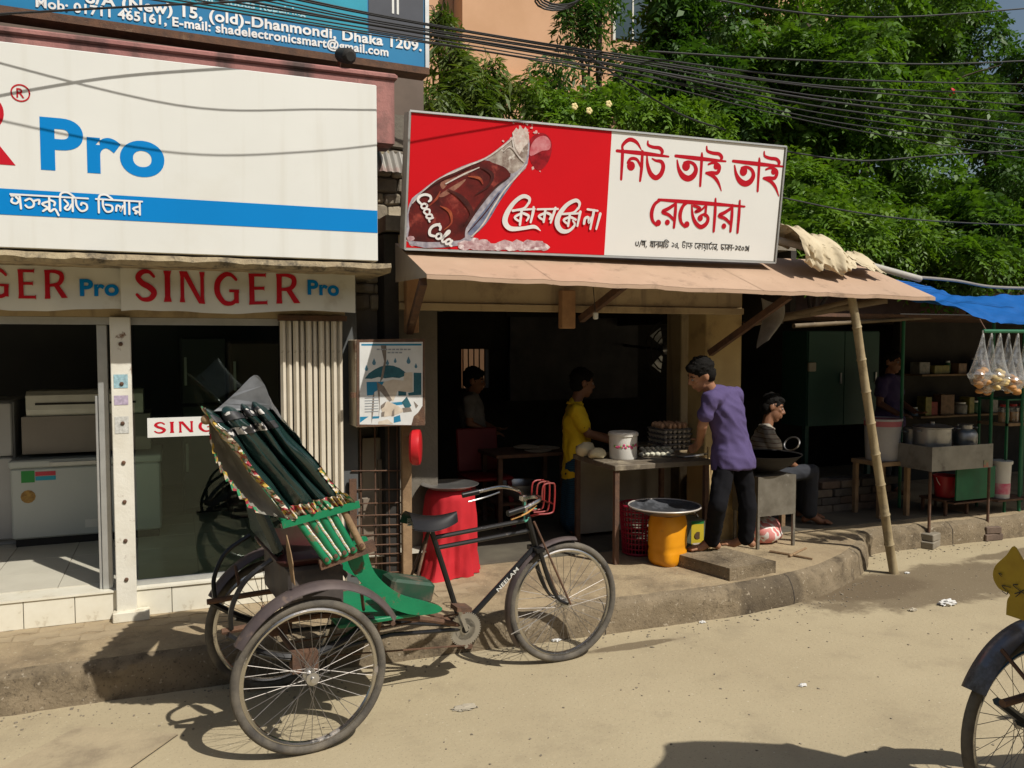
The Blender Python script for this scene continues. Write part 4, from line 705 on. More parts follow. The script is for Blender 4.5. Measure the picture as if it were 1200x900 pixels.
gr = thing('grille_gate', 'rusty iron rod grille below the poster box', 'grille', (1.3, 5.56, .2)); x0, x1 = at(412, 600, 5.55).x, at(480, 600, 5.55).x
for k, py in enumerate((552, 574, 590, 604, 616, 627, 639, 650, 661, 672)):
    z = at(440, py, 5.55).z; mb = MB(); mb.rod((x0, 5.55, z + .01), (x1 - .06, 5.545, z - .006), .005, n=6); part(gr, 'rod', mb, M_rust)
for px in (423, 440, 456, 466): x = at(px, 600, 5.56).x; mb = MB(); mb.rod((x, 5.56, .2), (x, 5.56, 1.35), .0055, n=6); part(gr, 'rod', mb, M_rust)
mb = MB(); mb.bb(at(471, 600, 5.52).x, at(482, 600, 5.52).x, 5.50, 5.545, .2, 1.36, bev=.004); part(gr, 'post', mb, M_wood)
mb = MB(); mb.bb(at(414, 600, 5.5).x - .02, at(419, 600, 5.5).x, 5.52, 5.54, .55, .95); part(gr, 'bar', mb, M_rust)
bk = thing('board_stack', 'scrap boards and old cartons leaning behind the iron grille', 'boards', (1.3, 5.75, .2)); rng = random.Random(3)
for k in range(6):
    mb = MB(); x = x0 + .04 + k * .055; h_ = rng.uniform(.55, 1.0); mb.box((x + .02, 5.68 + rng.uniform(0, .1), .2 + h_ / 2), (rng.uniform(.06, .14), .012, h_), rz=rng.uniform(-.3, .3), ry=rng.uniform(-.06, .06)); part(bk, 'board', mb, pm('scrap board%d' % (k % 3), [(.33, .25, .16), (.25, .2, .15), (.4, .34, .26)][k % 3], .9, scale=6))
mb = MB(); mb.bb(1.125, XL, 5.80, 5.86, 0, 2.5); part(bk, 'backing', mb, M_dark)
c = at(487, 524, 5.36); nrm = V3(.93, -.36, 0).normalized(); rd = thing('hanging_disc', 'thick red round disc hanging edge on beside the poster box', 'disc', (c.x, c.y, c.z - .13)); mb = MB(); mb.lathe([(0, -.035), (.10, -.035), (.118, -.02), (.122, .01), (.118, .03), (.10, .036), (0, .036)], c, 28, nrm); part(rd, 'dish', mb, pm('gloss red', (.55, .02, .025), .35, scale=4, var=.4), True); mb = MB(); mb.rod(c, c + V3(0, .14, .06), .012); part(rd, 'bracket', mb, M_rust)
# ------------------------------------------------------------------ red cloth drum with tray
c = atz(524, 668, .2); c = V3(c.x, 5.66, .2); dr_h = at(524, 572, 5.66).z - .2
t = thing('cloth_drum', 'tall drum wrapped in a bright red cloth at the restaurant entrance', 'drum', c); rd_ = .175
def drape(u, v):
    a = u * 2 * math.pi; z = dr_h * (1 - v) ; fold = (.014 * math.sin(a * 9 + 2 * math.sin(a * 2) + v * 1.5) + .008 * math.sin(a * 17 + 3 * v)) * v ** 1.1 + .026 * mnoise.noise(V3(math.cos(a) * 2.5, math.sin(a) * 2.5, v * 3.5)) * (v + .35)
    r_ = rd_ * (1 + .05 * math.sin(v * 3.1)) + fold + (.16 * max(0, v - .74) * (1.1 + math.sin(a * 2 + .4) + .5 * math.sin(a * 5))) - .03 * max(0, (.09 - v) / .09) ** 2
    return c + V3(r_ * math.cos(a), r_ * math.sin(a), max(z, .006 + .004 * math.sin(a * 7)))
mb = MB(); mb.grid(drape, 96, 26); part(t, 'cloth', mb, pm('red cotton', (.50, .014, .022), .8, col2=(.40, .010, .018), scale=4, bump=.15, bscale=30), True)
mb = MB(); mb.lathe([(0, .001), (rd_ * .8, .001), (rd_ * .8, dr_h - .004), (0, dr_h - .004)], c, 24); part(t, 'barrel', mb, M_rust)
top = c + V3(0, 0, dr_h + .002); t = thing('steel_tray', 'round steel tray resting on the red cloth drum', 'tray', top); mb = MB(); mb.lathe([(0, 0), (.15, 0), (.205, .03), (.21, .028), (.157, -.003 + .007), (0, .006)], top, 36); part(t, 'dish', mb, M_steel, True)
# ------------------------------------------------------------------ dough table and what stands on it
TY0 = 5.36; ztab = at(722, 546, TY0).z; k0 = atz(668, 532, ztab); TX0 = at(721, 546, TY0).x; TX1 = at(836, 540, TY0).x; TY1 = min(k0.y, 6.25)
t = thing('dough_table', 'wooden work table with dough and eggs at the restaurant front', 'table', ((TX0 + TX1) / 2, (TY0 + TY1) / 2, .2)); M_tt = pm('greasy table wood', (.17, .14, .10), .6, col2=(.10, .08, .058), scale=8, dirt=(.33, .28, .2), dscale=5, dlo=.55, dhi=.7, bump=.3, bscale=30)
for k in range(4):
    y0_ = TY0 + (TY1 - TY0) * k / 4; y1_ = TY0 + (TY1 - TY0) * (k + 1) / 4; mb = MB(); mb.bb(TX0, TX1, y0_ + .002, y1_ - .002, ztab - .04, ztab + random.uniform(-.001, .001), bev=.004); part(t, 'plank', mb, M_tt)
for x in (TX0 + .012, TX1 - .06):
    for y in (TY0 + .02, TY1 - .05): mb = MB(); mb.bb(x, x + .036, y, y + .036, .203 if y < 5.7 else .213, ztab - .041); part(t, 'leg', mb, M_rust)
mb = MB(); mb.bb(TX0 + .1, TX1 + .15, TY1 + .12, TY1 + .15, .25, ztab - .05); single('counter_panel', 'pale worn plywood panel behind the legs of the dough table', 'panel', mb, pm('pale ply', (.30, .27, .21), .85, col2=(.22, .2, .16), scale=3, bump=.2), (TX0 + .4, TY1 + .13, .25))
def on_table(px, py): p = atz(px, py, ztab + .002); return p
def bucket(t, c, r0, r1, h, body, name='body', lip=.008):
    mb = MB(); mb.lathe([(0, .002), (r0, .002), (r0, 0), (r1, h), (r1 + lip, h), (r1 + lip, h - .02), (r1 - .006, h - .02 + .0), (r1 - .006, h - .01), (r0 - .008, .01), (0, .01)], c, 28); return part(t, name, mb, body, True)
c = on_table(730, 537); hB = at(730, 506, c.y).z - ztab; rB = (at(745, 520, c.y).x - at(715, 520, c.y).x) / 2 * .97
t = thing('plastic_pail', 'white lidded pail printed with pink flowers on the dough table', 'pail', c); mb = MB(); mb.lathe([(0, 0), (rB * .93, 0), (rB * .97, .01), (rB, hB * .88), (0, hB * .88)], c, 32)
part(t, 'body', mb, pm('pail white', (.74, .72, .66), .35, scale=3, var=.2), True); mb = MB(); mb.lathe([(rB * 1.07, hB * .86), (rB * 1.07, hB * .95), (rB * .98, hB), (0, hB)], c, 32); part(t, 'lid', mb, pm('pail lid', (.70, .67, .60), .4), True)
for k in range(24):
    a = -2.7 + k * .115; p = c + V3(rB * 1.0 * math.cos(a), rB * 1.0 * math.sin(a), hB * (.45 + .10 * random.random())); n_ = V3(math.cos(a), math.sin(a), 0); mb = MB(); s_ = random.uniform(.008, .014); mb.lathe([(s_, 0), (s_ * .6, .0025), (0, .003)], p, 6, n_); part(t, 'flower_print', mb, pm('pail pink', (.62, .09, .20), .5) if k % 4 else pm('pail leaf', (.25, .38, .12), .5))
def lump(c, r, seed): return dict(fn=lambda v: 1 + .22 * mnoise.noise(v * 1.6 + V3(seed, seed * 2, 0)) + .08 * mnoise.noise(v * 4 + V3(seed, 0, 0)))
M_dough = pm('dough', (.62, .55, .36), .75, col2=(.52, .45, .28), scale=10, bump=.1)
for k, (px, py, rx, rz_) in enumerate(((690, 535, .085, .06), (703, 538, .075, .045))):
    p = on_table(px, py) + V3(0, .05, 0); mb = MB(); mb.ball(p + V3(0, 0, rz_ * .85), (rx, .07, rz_), 16, 10, **lump(p, rx, k * 3.1)); single('dough_lump', ['larger lump of yellow dough left of the flowered pail', 'smaller lump of dough touching the flowered pail'][k], 'dough', mb, M_dough, (p.x, p.y, ztab), True)
i = 0
for r_ in range(3):
    for c_ in range(6):
        p = on_table(752 + c_ * 6.2 + (r_ % 2) * 3, 535 - r_ * 3.2); mb = MB(); rr = .024; mb.ball(p + V3(0, 0, rr * .78), (rr, rr, rr * .8), 10, 7, **lump(p, rr, i)); single('dough_ball', 'small pale dough ball in the heap right of the flowered pail', 'dough', mb, pm('pale dough', (.62, .60, .47), .75), (p.x, p.y, ztab), True, 'dough balls heaped on the table'); i += 1
pe = on_table(795, 528); M_try = pm('egg tray pulp', (.16, .15, .14), .95, bump=.5); M_egg = pm('brown egg', (.55, .33, .20), .5, col2=(.48, .27, .15), scale=5); M_egg2 = pm('pale egg', (.60, .52, .43), .5)
for k in range(5):
    z = ztab + .002 + k * .042; t = thing('egg_tray', 'grey pulp tray of eggs, %s in the stack on the dough table' % ['lowest', 'second lowest', 'middle one', 'second from top', 'topmost'][k], 'egg tray', V3(pe.x, pe.y + .12, z), group='stacked egg trays'); mb = MB(); mb.bb(pe.x - .14, pe.x + .14, pe.y, pe.y + .28, z, z + .014, bev=.004); part(t, 'tray', mb, M_try); mb = MB()
    for i in range(6):
        for j in range(6):
            if k < 4 and 0 < i < 5 and 0 < j < 5: continue
            if k == 4 and (i * 3 + j) % 5 == 0: continue
            mb.ball((pe.x - .115 + i * .046, pe.y + .025 + j * .046, z + .012 + .024), (.0195, .0195, .0255) if k == 4 else (.0195, .0195, .0215), 8, 6)
    part(t, 'eggs', mb, M_egg if k == 4 else M_egg2, True, kind='stuff')
p = on_table(757, 524) + V3(0, .12, 0); mb = MB(); mb.lathe([(0, 0), (.09, 0), (.12, .02), (.118, .022), (.088, .004), (0, .004)], p, 28); single('metal_plate', 'shiny metal plate behind the dough balls', 'plate', mb, M_steel, p, True)
p = on_table(812, 536); mb = MB(); mb.box(p + V3(0, .05, .008), (.2, .09, .012), rz=.2, bev=.004); mb.beam(p + V3(.1, .06, .008), p + V3(.2, .08, .01), .022, .014); single('steel_scraper', 'flat steel scraper lying under the hand of the purple shirt', 'tool', mb, M_steel, p)
# ---- under the table
c = atz(744, 645, .21); c = V3(c.x, 5.62, .213); t = thing('plastic_basket', 'dark red lattice plastic basket under the dough table', 'basket', c); r0, r1, hb = .125, .15, at(744, 592, 5.62).z - .21; mb = MB(); mi = MB()
for k in range(30):
    a = 2 * math.pi * k / 30; mb.beam(c + V3(r0 * math.cos(a), r0 * math.sin(a), 0), c + V3(r1 * math.cos(a), r1 * math.sin(a), hb), .010, .006, (-math.sin(a), math.cos(a), 0))
for k in range(10):
    f = k / 9; rr = r0 + (r1 - r0) * f; mb.tube([c + V3(rr * math.cos(q * .2618), rr * math.sin(q * .2618), hb * f + .004) for q in range(24)], .006 if 0 < k < 9 else .010, 5, closed=True)
part(t, 'lattice', mb, pm('basket red', (.34, .015, .04), .45, scale=5)); mb = MB(); mb.lathe([(0, .004), (r0, .004)], c, 20); part(t, 'base', mb, pm('basket red', (.34, .015, .04)))
c = atz(782, 660, .203); hj = at(782, 603, c.y).z - .2; t = thing('yellow_jerrycan', 'cut off yellow plastic jerrycan with dents holding a black pan', 'jerrycan', c)
def jer(u, v):
    a = u * 2 * math.pi; z = hj * v; s_ = .128 * (1 - .16 * max(0, .08 - v) / .08) * (1 - .10 * max(0, v - .85) / .15); cx, sy = math.cos(a), math.sin(a); e = (abs(cx) ** 4 + abs(sy) ** 4) ** .25
    r_ = s_ / e; r_ += .006 * mnoise.noise(V3(cx * 2, sy * 2, v * 4)) - .007 * math.exp(-((v - .33) / .03) ** 2) * (1 + mnoise.noise(V3(cx * 3, sy, 0)))
    q = V3(r_ * cx, r_ * sy * .9, z); return c + Matrix.Rotation(.3, 3, 'Z') @ q
mb = MB(); mb.grid(jer, 40, 18); part(t, 'shell', mb, pm('yellow plastic', (.72, .30, .008), .42, col2=(.64, .25, .006), scale=4, dirt=(.35, .18, .04), dscale=7, dlo=.62, dhi=.75), True); mb = MB(); mb.lathe([(0, .003), (.11, .003)], c, 16); part(t, 'base', mb, pm('yellow plastic', (.72, .30, .008)))
pz = c + V3(-.03, 0, hj + .004); rp = (at(808, 598, c.y).x - at(735, 598, c.y).x) / 2; t = thing('shallow_pan', 'wide black shallow pan with pale rim on the yellow jerrycan', 'pan', pz); mb = MB(); mb.lathe([(0, 0), (rp * .55, .006), (rp * .92, .045), (rp, .062), (rp * .985, .066), (rp * .9, .052), (rp * .54, .012), (0, .008)], pz, 40); part(t, 'dish', mb, pm('pan iron', (.24, .25, .27), .3, metal=.8, col2=(.14, .15, .17), scale=6, dirt=(.05, .05, .055), dscale=5, dlo=.5, dhi=.66), True)
mb = MB(); mb.tube([pz + V3(rp * .992 * math.cos(q * .157), rp * .992 * math.sin(q * .157), .064) for q in range(40)], .006, 6, closed=True); part(t, 'rim', mb, pm('worn pan rim', (.55, .50, .44), .5, metal=.3), True)
c = atz(819, 657, .203); c = V3(c.x, 5.42, .203); ho = at(819, 606, 5.42).z - .2; t = thing('oil_tin', 'square oil tin with yellow and green printed sides beside the jerrycan', 'tin', c); mb = MB(); mb.box(c + V3(0, .0, ho / 2), (.22, .2, ho), rz=-.12, bev=.006); part(t, 'can', mb, pm('tin grey green', (.16, .18, .14), .4, metal=.5, dirt=(.07, .07, .06), dlo=.5, dhi=.65)); Mz = Matrix.Rotation(-.12, 3, 'Z')
def tinface(x0_, x1_, z0_, z1_, mat, nm, h=.101):
    mb = MB(); mb.add([c + Mz @ V3(x, -h, z) for x, z in ((x0_, z0_), (x1_, z0_), (x1_, z1_), (x0_, z1_))], [(0, 1, 2, 3)]); part(t, nm, mb, mat)
tinface(-.01, .095, .03, ho * .92, pm('tin yellow', (.55, .42, .03), .45, scale=8), 'label_print'); tinface(-.01, .095, ho * .9, ho * .985, pm('tin green', (.02, .20, .05), .45), 'label_print', .1015); mb = MB(); cc = c + Mz @ V3(.045, -.102, ho * .6); mb.lathe([(.03, 0), (.03, .001)], cc, 12, (0, -1, 0)); part(t, 'label_print', mb, pm('tin dark', (.10, .06, .03), .5)); tinface(.0, .085, .05, .12, pm('tin pale', (.6, .5, .4), .5), 'label_print', .102)
mb = MB(); mb.tube(smooth_path([c + Mz @ V3(-.09, 0, ho), c + Mz @ V3(-.05, 0, ho + .09), c + Mz @ V3(.05, 0, ho + .09), c + Mz @ V3(.09, 0, ho)]), .004, 6); part(t, 'handle', mb, M_rust)
for k, (px, dx) in enumerate(((823, .05), (829, -.03))): p0 = atz(px, 640, .205); p0 = V3(p0.x, 5.5, .205); mb = MB(); mb.tube([p0, p0 + V3(dx * .5, .04, .4), p0 + V3(dx, .06, .82)], [.011, .010, .009], 7); single('split_stick', ['first', 'second'][k] + ' pale split stick leaning behind the oil tin', 'stick', mb, pm('split bamboo', (.46, .34, .17), .7), p0, True)
c = V3(at(806, 640, 5.62).x, 5.62, .213); t = thing('black_bucket', 'small black bucket behind the oil tin', 'bucket', c); bucket(t, c, .08, .105, .2, pm('bucket black', (.02, .022, .025), .5)); mb = MB(); mb.tube([c + V3(.105 * math.cos(q * .314), 0, .2 + .09 * math.sin(q * .314)) for q in range(11)], .004, 5); part(t, 'handle', mb, M_steel)
# ---- concrete block by the kerb
q0, q1, q2 = atz(855, 681, .2), atz(909, 672, .2), atz(806, 668, .2); t = MB(); hblk = .09
t.prism([V3(q0.x, q0.y, .19), V3(q1.x, q1.y, .19), V3(q1.x - .10, q1.y + .46, .19), V3(q2.x - .04, q2.y + .22, .19)], (0, 0, hblk + .01)); single('concrete_block', 'flat worn concrete block used as a step at the kerb', 'block', t, M_kerb, (q0.x, q0.y, .2))
# ---- stove with big iron wok
YV = 5.35; a, b = at(888, 606, YV), at(933, 556, YV); t = thing('sheet_stove', 'scorched square sheet metal stove on thin legs beside the purple shirt', 'stove', ((a.x + b.x) / 2, YV + .16, .2)); M_stv = pm('scorched sheet', (.24, .22, .18), .55, metal=.5, col2=(.13, .115, .09), scale=6, dirt=(.34, .32, .28), dscale=9, dlo=.58, dhi=.7)
mb = MB(); mb.bb(a.x, b.x, YV, YV + .33, a.z, b.z); part(t, 'firebox', mb, M_stv)
for x in (a.x + .012, b.x - .012):
    for y in (YV + .012, YV + .31): mb = MB(); mb.bb(x - .011, x + .011, y - .011, y + .011, .203, a.z); part(t, 'leg', mb, M_stv)
c = V3((a.x + b.x) / 2 + .0, YV + .17, b.z + .012); rk = .30; t = thing('iron_wok', 'big black iron wok with ring handle on the sheet stove', 'wok', c); mb = MB(); mb.lathe([(0, 0), (rk * .4, .012), (rk * .75, .07), (rk, .15), (rk * 1.02, .15), (rk * .74, .078), (rk * .38, .02), (0, .01)], c, 40); part(t, 'bowl', mb, pm('sooty iron', (.028, .026, .025), .6, metal=.3, dirt=(.10, .09, .08), dlo=.6, dhi=.75), True)
hc = c + V3(rk * .95, 0, .16); mb = MB(); mb.tube([hc + V3(.03 * math.cos(q * .3), .085 * math.sin(q * .3), .055 + .05 * math.sin(q * .3 + 1.0) * 0 + .055 * math.cos(q * .3)) for q in range(21)], .007, 6, closed=True); part(t, 'handle', mb, M_steel, True); mb = MB(); mb.lathe([(0, .142), (rk * .985, .142)], c, 36); part(t, 'oil', mb, pm('hot oil', (.05, .032, .012), .08, scale=2))
for k, (a_, b_) in enumerate((((902, 646), (952, 655)), ((925, 652), (945, 642)))): p0, p1 = atz(*a_, .212), atz(*b_, .212); mb = MB(); mb.tube([p0, p0.lerp(p1, .5) + V3(.01, .01, 0), p1], [.011, .009, .007], 6); single('firewood_stick', ['longer firewood stick on the walk before the stove', 'short firewood stick crossing the longer one'][k], 'stick', mb, M_wood, p0, True)
# ---- goods in the shade to the right of the pillar
def sack(name, label, c, r, mat, seed, cat='sack', group=None):
    mb = MB(); mb.ball(c + V3(0, 0, r[2] * .82), r, 22, 14, fn=lambda v: (1 + .16 * mnoise.noise(v * 1.7 + V3(seed, 0, seed)) + .05 * mnoise.noise(v * 6 + V3(seed, 0, 0))) * (1 if v.z > -.75 else .95)); return single(name, label, cat, mb, mat, c, True, group)
c = atz(900, 638, .203); sack('cloth_bundle', 'crumpled pink and white plastic bundle under the stove', V3(c.x + .02, 5.55, .2), (.17, .13, .12), pattern_mat('pink bag', 'spots', [(.62, .20, .18, 0), (.62, .24, .22, .42), (.7, .66, .62, .52), (.55, .16, .15, .62)], 11, .6), 5, 'bundle')
c = at(977, 500, 7.2); cab = thing('green_cupboard', 'dark green steel cupboard in the shade behind the seated man', 'cupboard', (c.x, 7.2, .7)); a, b = at(944, 500, 7.2), at(1030, 388, 7.2); Mg = pm('cupboard green', (.03, .10, .075), .5, scale=3)
mb = MB(); mb.bb(a.x, b.x, 7.2, 7.6, a.z, b.z); part(cab, 'carcass', mb, Mg); xm = (a.x + b.x) / 2
for x0_, x1_ in ((a.x + .01, xm - .006), (xm + .006, b.x - .01)): mb = MB(); mb.bb(x0_, x1_, 7.18, 7.198, a.z + .01, b.z - .01); d_ = part(cab, 'door', mb, Mg); mb = MB(); mb.bb(x1_ - .06, x1_ - .04, 7.165, 7.179, (a.z + b.z) / 2 - .06, (a.z + b.z) / 2 + .06); part(d_, 'handle', mb, M_alu)
for k in range(2): mb = MB(); x = (a.x + .04, b.x - .08)[k]; mb.bb(x, x + .05, 7.25, 7.3, .2, a.z); part(cab, 'leg', mb, Mg)
s_ = at(951, 430, 7.17); mb = MB(); mb.bb(s_.x - .05, s_.x + .05, 7.15, 7.178, s_.z - .05, s_.z + .05, bev=.006); single('switch_box', 'small pale switch box on the green cupboard', 'switch', mb, pm('switch cream', (.45, .42, .34), .6), (s_.x, 7.165, s_.z))
rng = random.Random(9); k = 0
Mb_ = [pm('stack brick%d' % i, c, .95, col2=tuple(q * .6 for q in c), scale=9, bump=.5) for i, c in enumerate(((.17, .12, .09), (.21, .17, .13), (.12, .105, .09)))]
pl_ = thing('brick_platform', 'low platform of rough loose bricks in the shade beyond the seated man', 'platform', (5.3, 6.4, .2))
for r_ in range(4):
    for c_ in range(7):
        for d_ in range(2):
            if r_ == 3 and c_ < 3: continue
            mb = MB(); mb.box((5.05 + c_ * .245 + (r_ % 2) * .1 + rng.uniform(-.01, .01), 6.3 + d_ * .13 + rng.uniform(-.012, .012), .2 + .04 + r_ * .078), (.235, .115, .072), rz=rng.uniform(-.06, .06), bev=.006); part(pl_, 'brick', mb, rng.choice(Mb_))
def jerry(label, c, s, mat):
    t = thing('jerrycan', label, 'jerrycan', c); mb = MB(); mb.box(c + V3(0, 0, .13 * s), (.17 * s, .14 * s, .26 * s), bev=.025 * s, rz=.2); part(t, 'body', mb, mat, True); mb = MB(); mb.lathe([(.022 * s, 0), (.022 * s, .035 * s), (0, .035 * s)], c + V3(.04 * s, 0, .26 * s), 12); part(t, 'cap', mb, mat, True); mb = MB(); mb.tube(smooth_path([c + V3(-.06 * s, 0, .255 * s), c + V3(-.05 * s, 0, .3 * s), c + V3(.0, 0, .3 * s), c + V3(.01 * s, 0, .26 * s)]), .011 * s, 6); part(t, 'handle', mb, mat, True)
zp = .2 + .04 + 2 * .078 + .037
jerry('grey plastic jerrycan standing on the brick platform', V3(5.12, 6.36, zp + .0), 1.0, pm('grey plastic', (.22, .22, .21), .5)); jerry('smaller jerrycan next to the grey one on the brick platform', V3(5.36, 6.4, zp + .0), .8, pm('dull white plastic', (.30, .29, .26), .5))
sack('flour_sack', 'slumped grey flour sack on the floor behind the wok', V3(4.75, 6.6, .21), (.3, .22, .3), pm('grey sacking', (.26, .25, .23), .9, col2=(.2, .19, .17), scale=8, bump=.4), 2); sack('flour_sack', 'pale upright flour sack under the green cupboard', V3(5.05, 6.95, .21), (.26, .2, .42), pm('pale sacking', (.32, .31, .30), .9, col2=(.22, .22, .2), scale=6, bump=.4), 8)
# sunlit rear yard wall seen through the little window is built with the background
# ---- kitchen bench inside, bowl, flat breads
t = thing('kitchen_bench', 'dark kitchen bench deep inside the restaurant left of the yellow shirt', 'bench', (at(615, 600, 6.9).x, 6.9, .21)); a, b = at(582, 534, 6.7), at(668, 528, 6.7); mb = MB(); mb.bb(a.x, b.x, 6.7, 7.2, a.z - .03, a.z); part(t, 'top', mb, M_rust)
for x in (a.x + .03, b.x - .07):
    for y in (6.73, 7.13): mb = MB(); mb.bb(x, x + .04, y, y + .04, .213, a.z - .031); part(t, 'leg', mb, M_rust)
mb = MB(); mb.bb(a.x + .03, b.x - .03, 6.74, 7.16, .42, .44); part(t, 'shelf', mb, M_rust); zk = a.z
c = V3(at(613, 560, 6.8).x, 6.9, .4415); mb = MB(); mb.lathe([(0, 0), (.10, 0), (.19, .08), (.205, .15), (.215, .155), (.2, .15), (.18, .08), (.09, .01), (0, .01)], c, 32); single('mixing_bowl', 'dented steel mixing bowl on the lower shelf of the kitchen bench', 'bowl', mb, M_steel, c, True)
for k, px in enumerate((630, 642, 622)):
    c = V3(at(px, 528, 6.85).x, 6.85 + .05 * k, zk + .002 + k * .012); mb = MB(); mb.lathe([(0, 0), (.12, .0), (.125, .006), (.1, .012), (0, .014)], c, 24, jitter=lambda a, z: 1 + .06 * math.sin(3 * a + k)); single('flat_bread', ['bottom flat bread on the kitchen bench', 'middle flat bread on the kitchen bench', 'top flat bread on the kitchen bench'][k], 'bread', mb, pm('bread', (.5, .44, .34), .8, scale=14), c, True, 'flat breads on the bench')
c = V3(at(568, 590, 7.0).x, 7.0, .213); t = thing('plastic_chair', 'red plastic chair in the dark behind the cloth drum', 'chair', c); Mrc = pm('chair red', (.16, .008, .01), .5)
for sx in (-1, 1):
    for sy in (-1, 1): mb = MB(); mb.beam(c + V3(sx * .2, sy * .2, 0), c + V3(sx * .17, sy * .17, .42), .04, .03); part(t, 'leg', mb, Mrc)
mb = MB(); mb.box(c + V3(0, 0, .44), (.42, .42, .03), bev=.012); part(t, 'seat', mb, Mrc); mb = MB(); mb.box(c + V3(0, .2, .66), (.40, .03, .40), bev=.012, rx=-.15); part(t, 'backrest', mb, Mrc)
# ------------------------------------------------------------------ bamboo pole, rafters, cloth, pipe, tarp
def bamboo(name, label, a, b, r, cat='pole', group=None, mat=None):
    a, b = Vector(a), Vector(b); n = max(2, int((b - a).length / .24)); path = []; rad = []
    for i in range(n + 1):
        p = a.lerp(b, i / n) + V3(mnoise.noise(V3(i * .7, 1, a.x)) * .008, mnoise.noise(V3(i * .7, 5, a.x)) * .008, 0)
        for d, k in ((-.012, 1.), (0, 1.16), (.012, 1.)):
            if (i == 0 and d < 0) or (i == n and d > 0): continue
            path.append(p + (b - a).normalized() * d); rad.append(r * k * (1 - .12 * i / n))
    mb = MB(); mb.tube(path, rad, 12); return single(name, label, cat, mb, mat or pm('bamboo', (.36, .29, .17), .6, col2=(.26, .20, .11), scale=9, dirt=(.13, .10, .06), dscale=6, dlo=.55, dhi=.7), a, True, group)
pb0 = atz(1047, 672, .0); bamboo('bamboo_pole', 'leaning bamboo pole propping the outer end of the brown awning', V3(pb0.x, pb0.y, 0), at(998, 345, 4.88), .036)
Mbd = pm('dark bamboo', (.20, .15, .09), .7, col2=(.12, .09, .055), scale=8)
bamboo('bamboo_rafter', 'thick bamboo rafter with sawn round end under the awning', at(905, 374, 5.5), at(1040, 351, 4.98), .034, 'rafter', 'bamboo rafters under the awning', Mbd); bamboo('bamboo_rafter', 'thin bamboo rafter crossing below the awning beside the pillar', at(872, 382, 5.7), at(1000, 352, 5.05), .022, 'rafter', 'bamboo rafters under the awning', Mbd); bamboo('bamboo_rafter', 'level bamboo rafter low at the back of the awning', at(930, 382, 5.9), at(1090, 372, 6.0), .02, 'rafter', 'bamboo rafters under the awning', Mbd)
rg = MB(); p = at(905, 352, 5.3); rg.grid(lambda u, v: V3(p.x - .1 + .22 * u + .05 * math.sin(v * 4), p.y + .06 * math.sin(u * 7 + v * 3), p.z - .38 * v * (1 - .5 * u) + .02 * math.sin(u * 9)), 16, 14); single('hanging_rag', 'grey torn rag hanging from the awning beside the yellow pillar', 'rag', rg, pm('grey rag', (.30, .28, .25), .9, col2=(.18, .17, .15), scale=6), p, True)
pp0, pp1 = at(900, 278, 5.25), at(1078, 327, 5.22); mb = MB(); mb.tube([pp0, pp1], .027, 14); single('plastic_pipe', 'pale grey pipe lying across the awning out of the cream cloth', 'pipe', mb, pm('pipe grey', (.42, .40, .36), .5, dirt=(.25, .22, .18), dlo=.55, dhi=.7), pp0.lerp(pp1, .5), True)
ca, cb_ = at(917, 282, 5.2), at(1020, 312, 5.2); 
def cloth(u, v):
    s_ = .98 * u; axis = ca.lerp(cb_, s_); th = math.pi * (1.05 - 1.45 * v); w_ = .085 + .05 * math.sin(u * 4.2 + .8) + .02 * math.sin(u * 17)
    fall = max(0., v - .42); k = .018 * math.sin(u * 31 + v * 5) + .03 * mnoise.noise(V3(u * 7, v * 5, 2)) + .014 * math.sin(u * 60 + 3 * math.sin(v * 6)) + .022 * mnoise.noise(V3(u * 19, v * 11, 5)) + .012 * mnoise.noise(V3(u * 40, v * 22, 9))
    return axis + V3(.05 * mnoise.noise(V3(u * 3, v * 3, 8)), w_ * math.cos(th) * -1 - fall * .30 + k, w_ * math.sin(th) * .75 + .02 - fall * (.16 + .06 * math.sin(u * 6)) + k * .8)
mb = MB(); mb.grid(cloth, 130, 50); single('cloth_sheet', 'crumpled cream cloth thrown over the pipe at the end of the restaurant sign', 'cloth', mb, pm('cream cloth', (.56, .48, .33), .9, col2=(.46, .38, .25), scale=5, dirt=(.30, .24, .15), dscale=6, dlo=.56, dhi=.7), ca.lerp(cb_, .5), True)
tf = [at(1030, 343, 5.5), at(1075, 349, 5.25), at(1120, 360, 4.9), at(1160, 377, 4.55), at(1200, 379, 4.4), at(1290, 381, 4.3), V3(11.5, 4.3, at(1290, 381, 4.3).z)]; tb = [at(1030, 324, 6.3), at(1085, 334, 6.3), at(1115, 345, 6.3), at(1150, 347, 6.3), at(1200, 346, 6.3), V3(9.6, 6.3, at(1200, 346, 6.3).z), V3(12.5, 6.3, at(1200, 346, 6.3).z)]
sf, sb = smooth_path(tf, 8), smooth_path(tb, 8); mb = MB(); nn = len(sf) - 1
mb.grid(lambda u, v: sf[int(round(u * nn))].lerp(sb[int(round(u * nn))], v) + V3(0, 0, -.09 * math.sin(math.pi * v) * (.6 + .4 * math.sin(u * 11)) + .03 * mnoise.noise(V3(u * 16, v * 5, 0)) + .012 * mnoise.noise(V3(u * 45, v * 12, 0)) * (1 - v)), nn, 14); single('blue_tarpaulin', 'bright blue plastic tarpaulin roof over the tea stall', 'tarpaulin', mb, pm('tarp blue', (.004, .115, .42), .38, col2=(.003, .09, .34), scale=5, bump=.25, bscale=25), tf[2], True)
mb = MB(); mb.tube(smooth_path([at(1076, 325, 5.3), at(1120, 329, 5.6), at(1160, 336, 5.6), at(1210, 338, 5.6)]), .014, 8); single('tie_rope', 'slack grey rope running along the tarpaulin from the pipe', 'rope', mb, pm('rope grey', (.25, .23, .2), .9), at(1120, 329, 5.6), True)
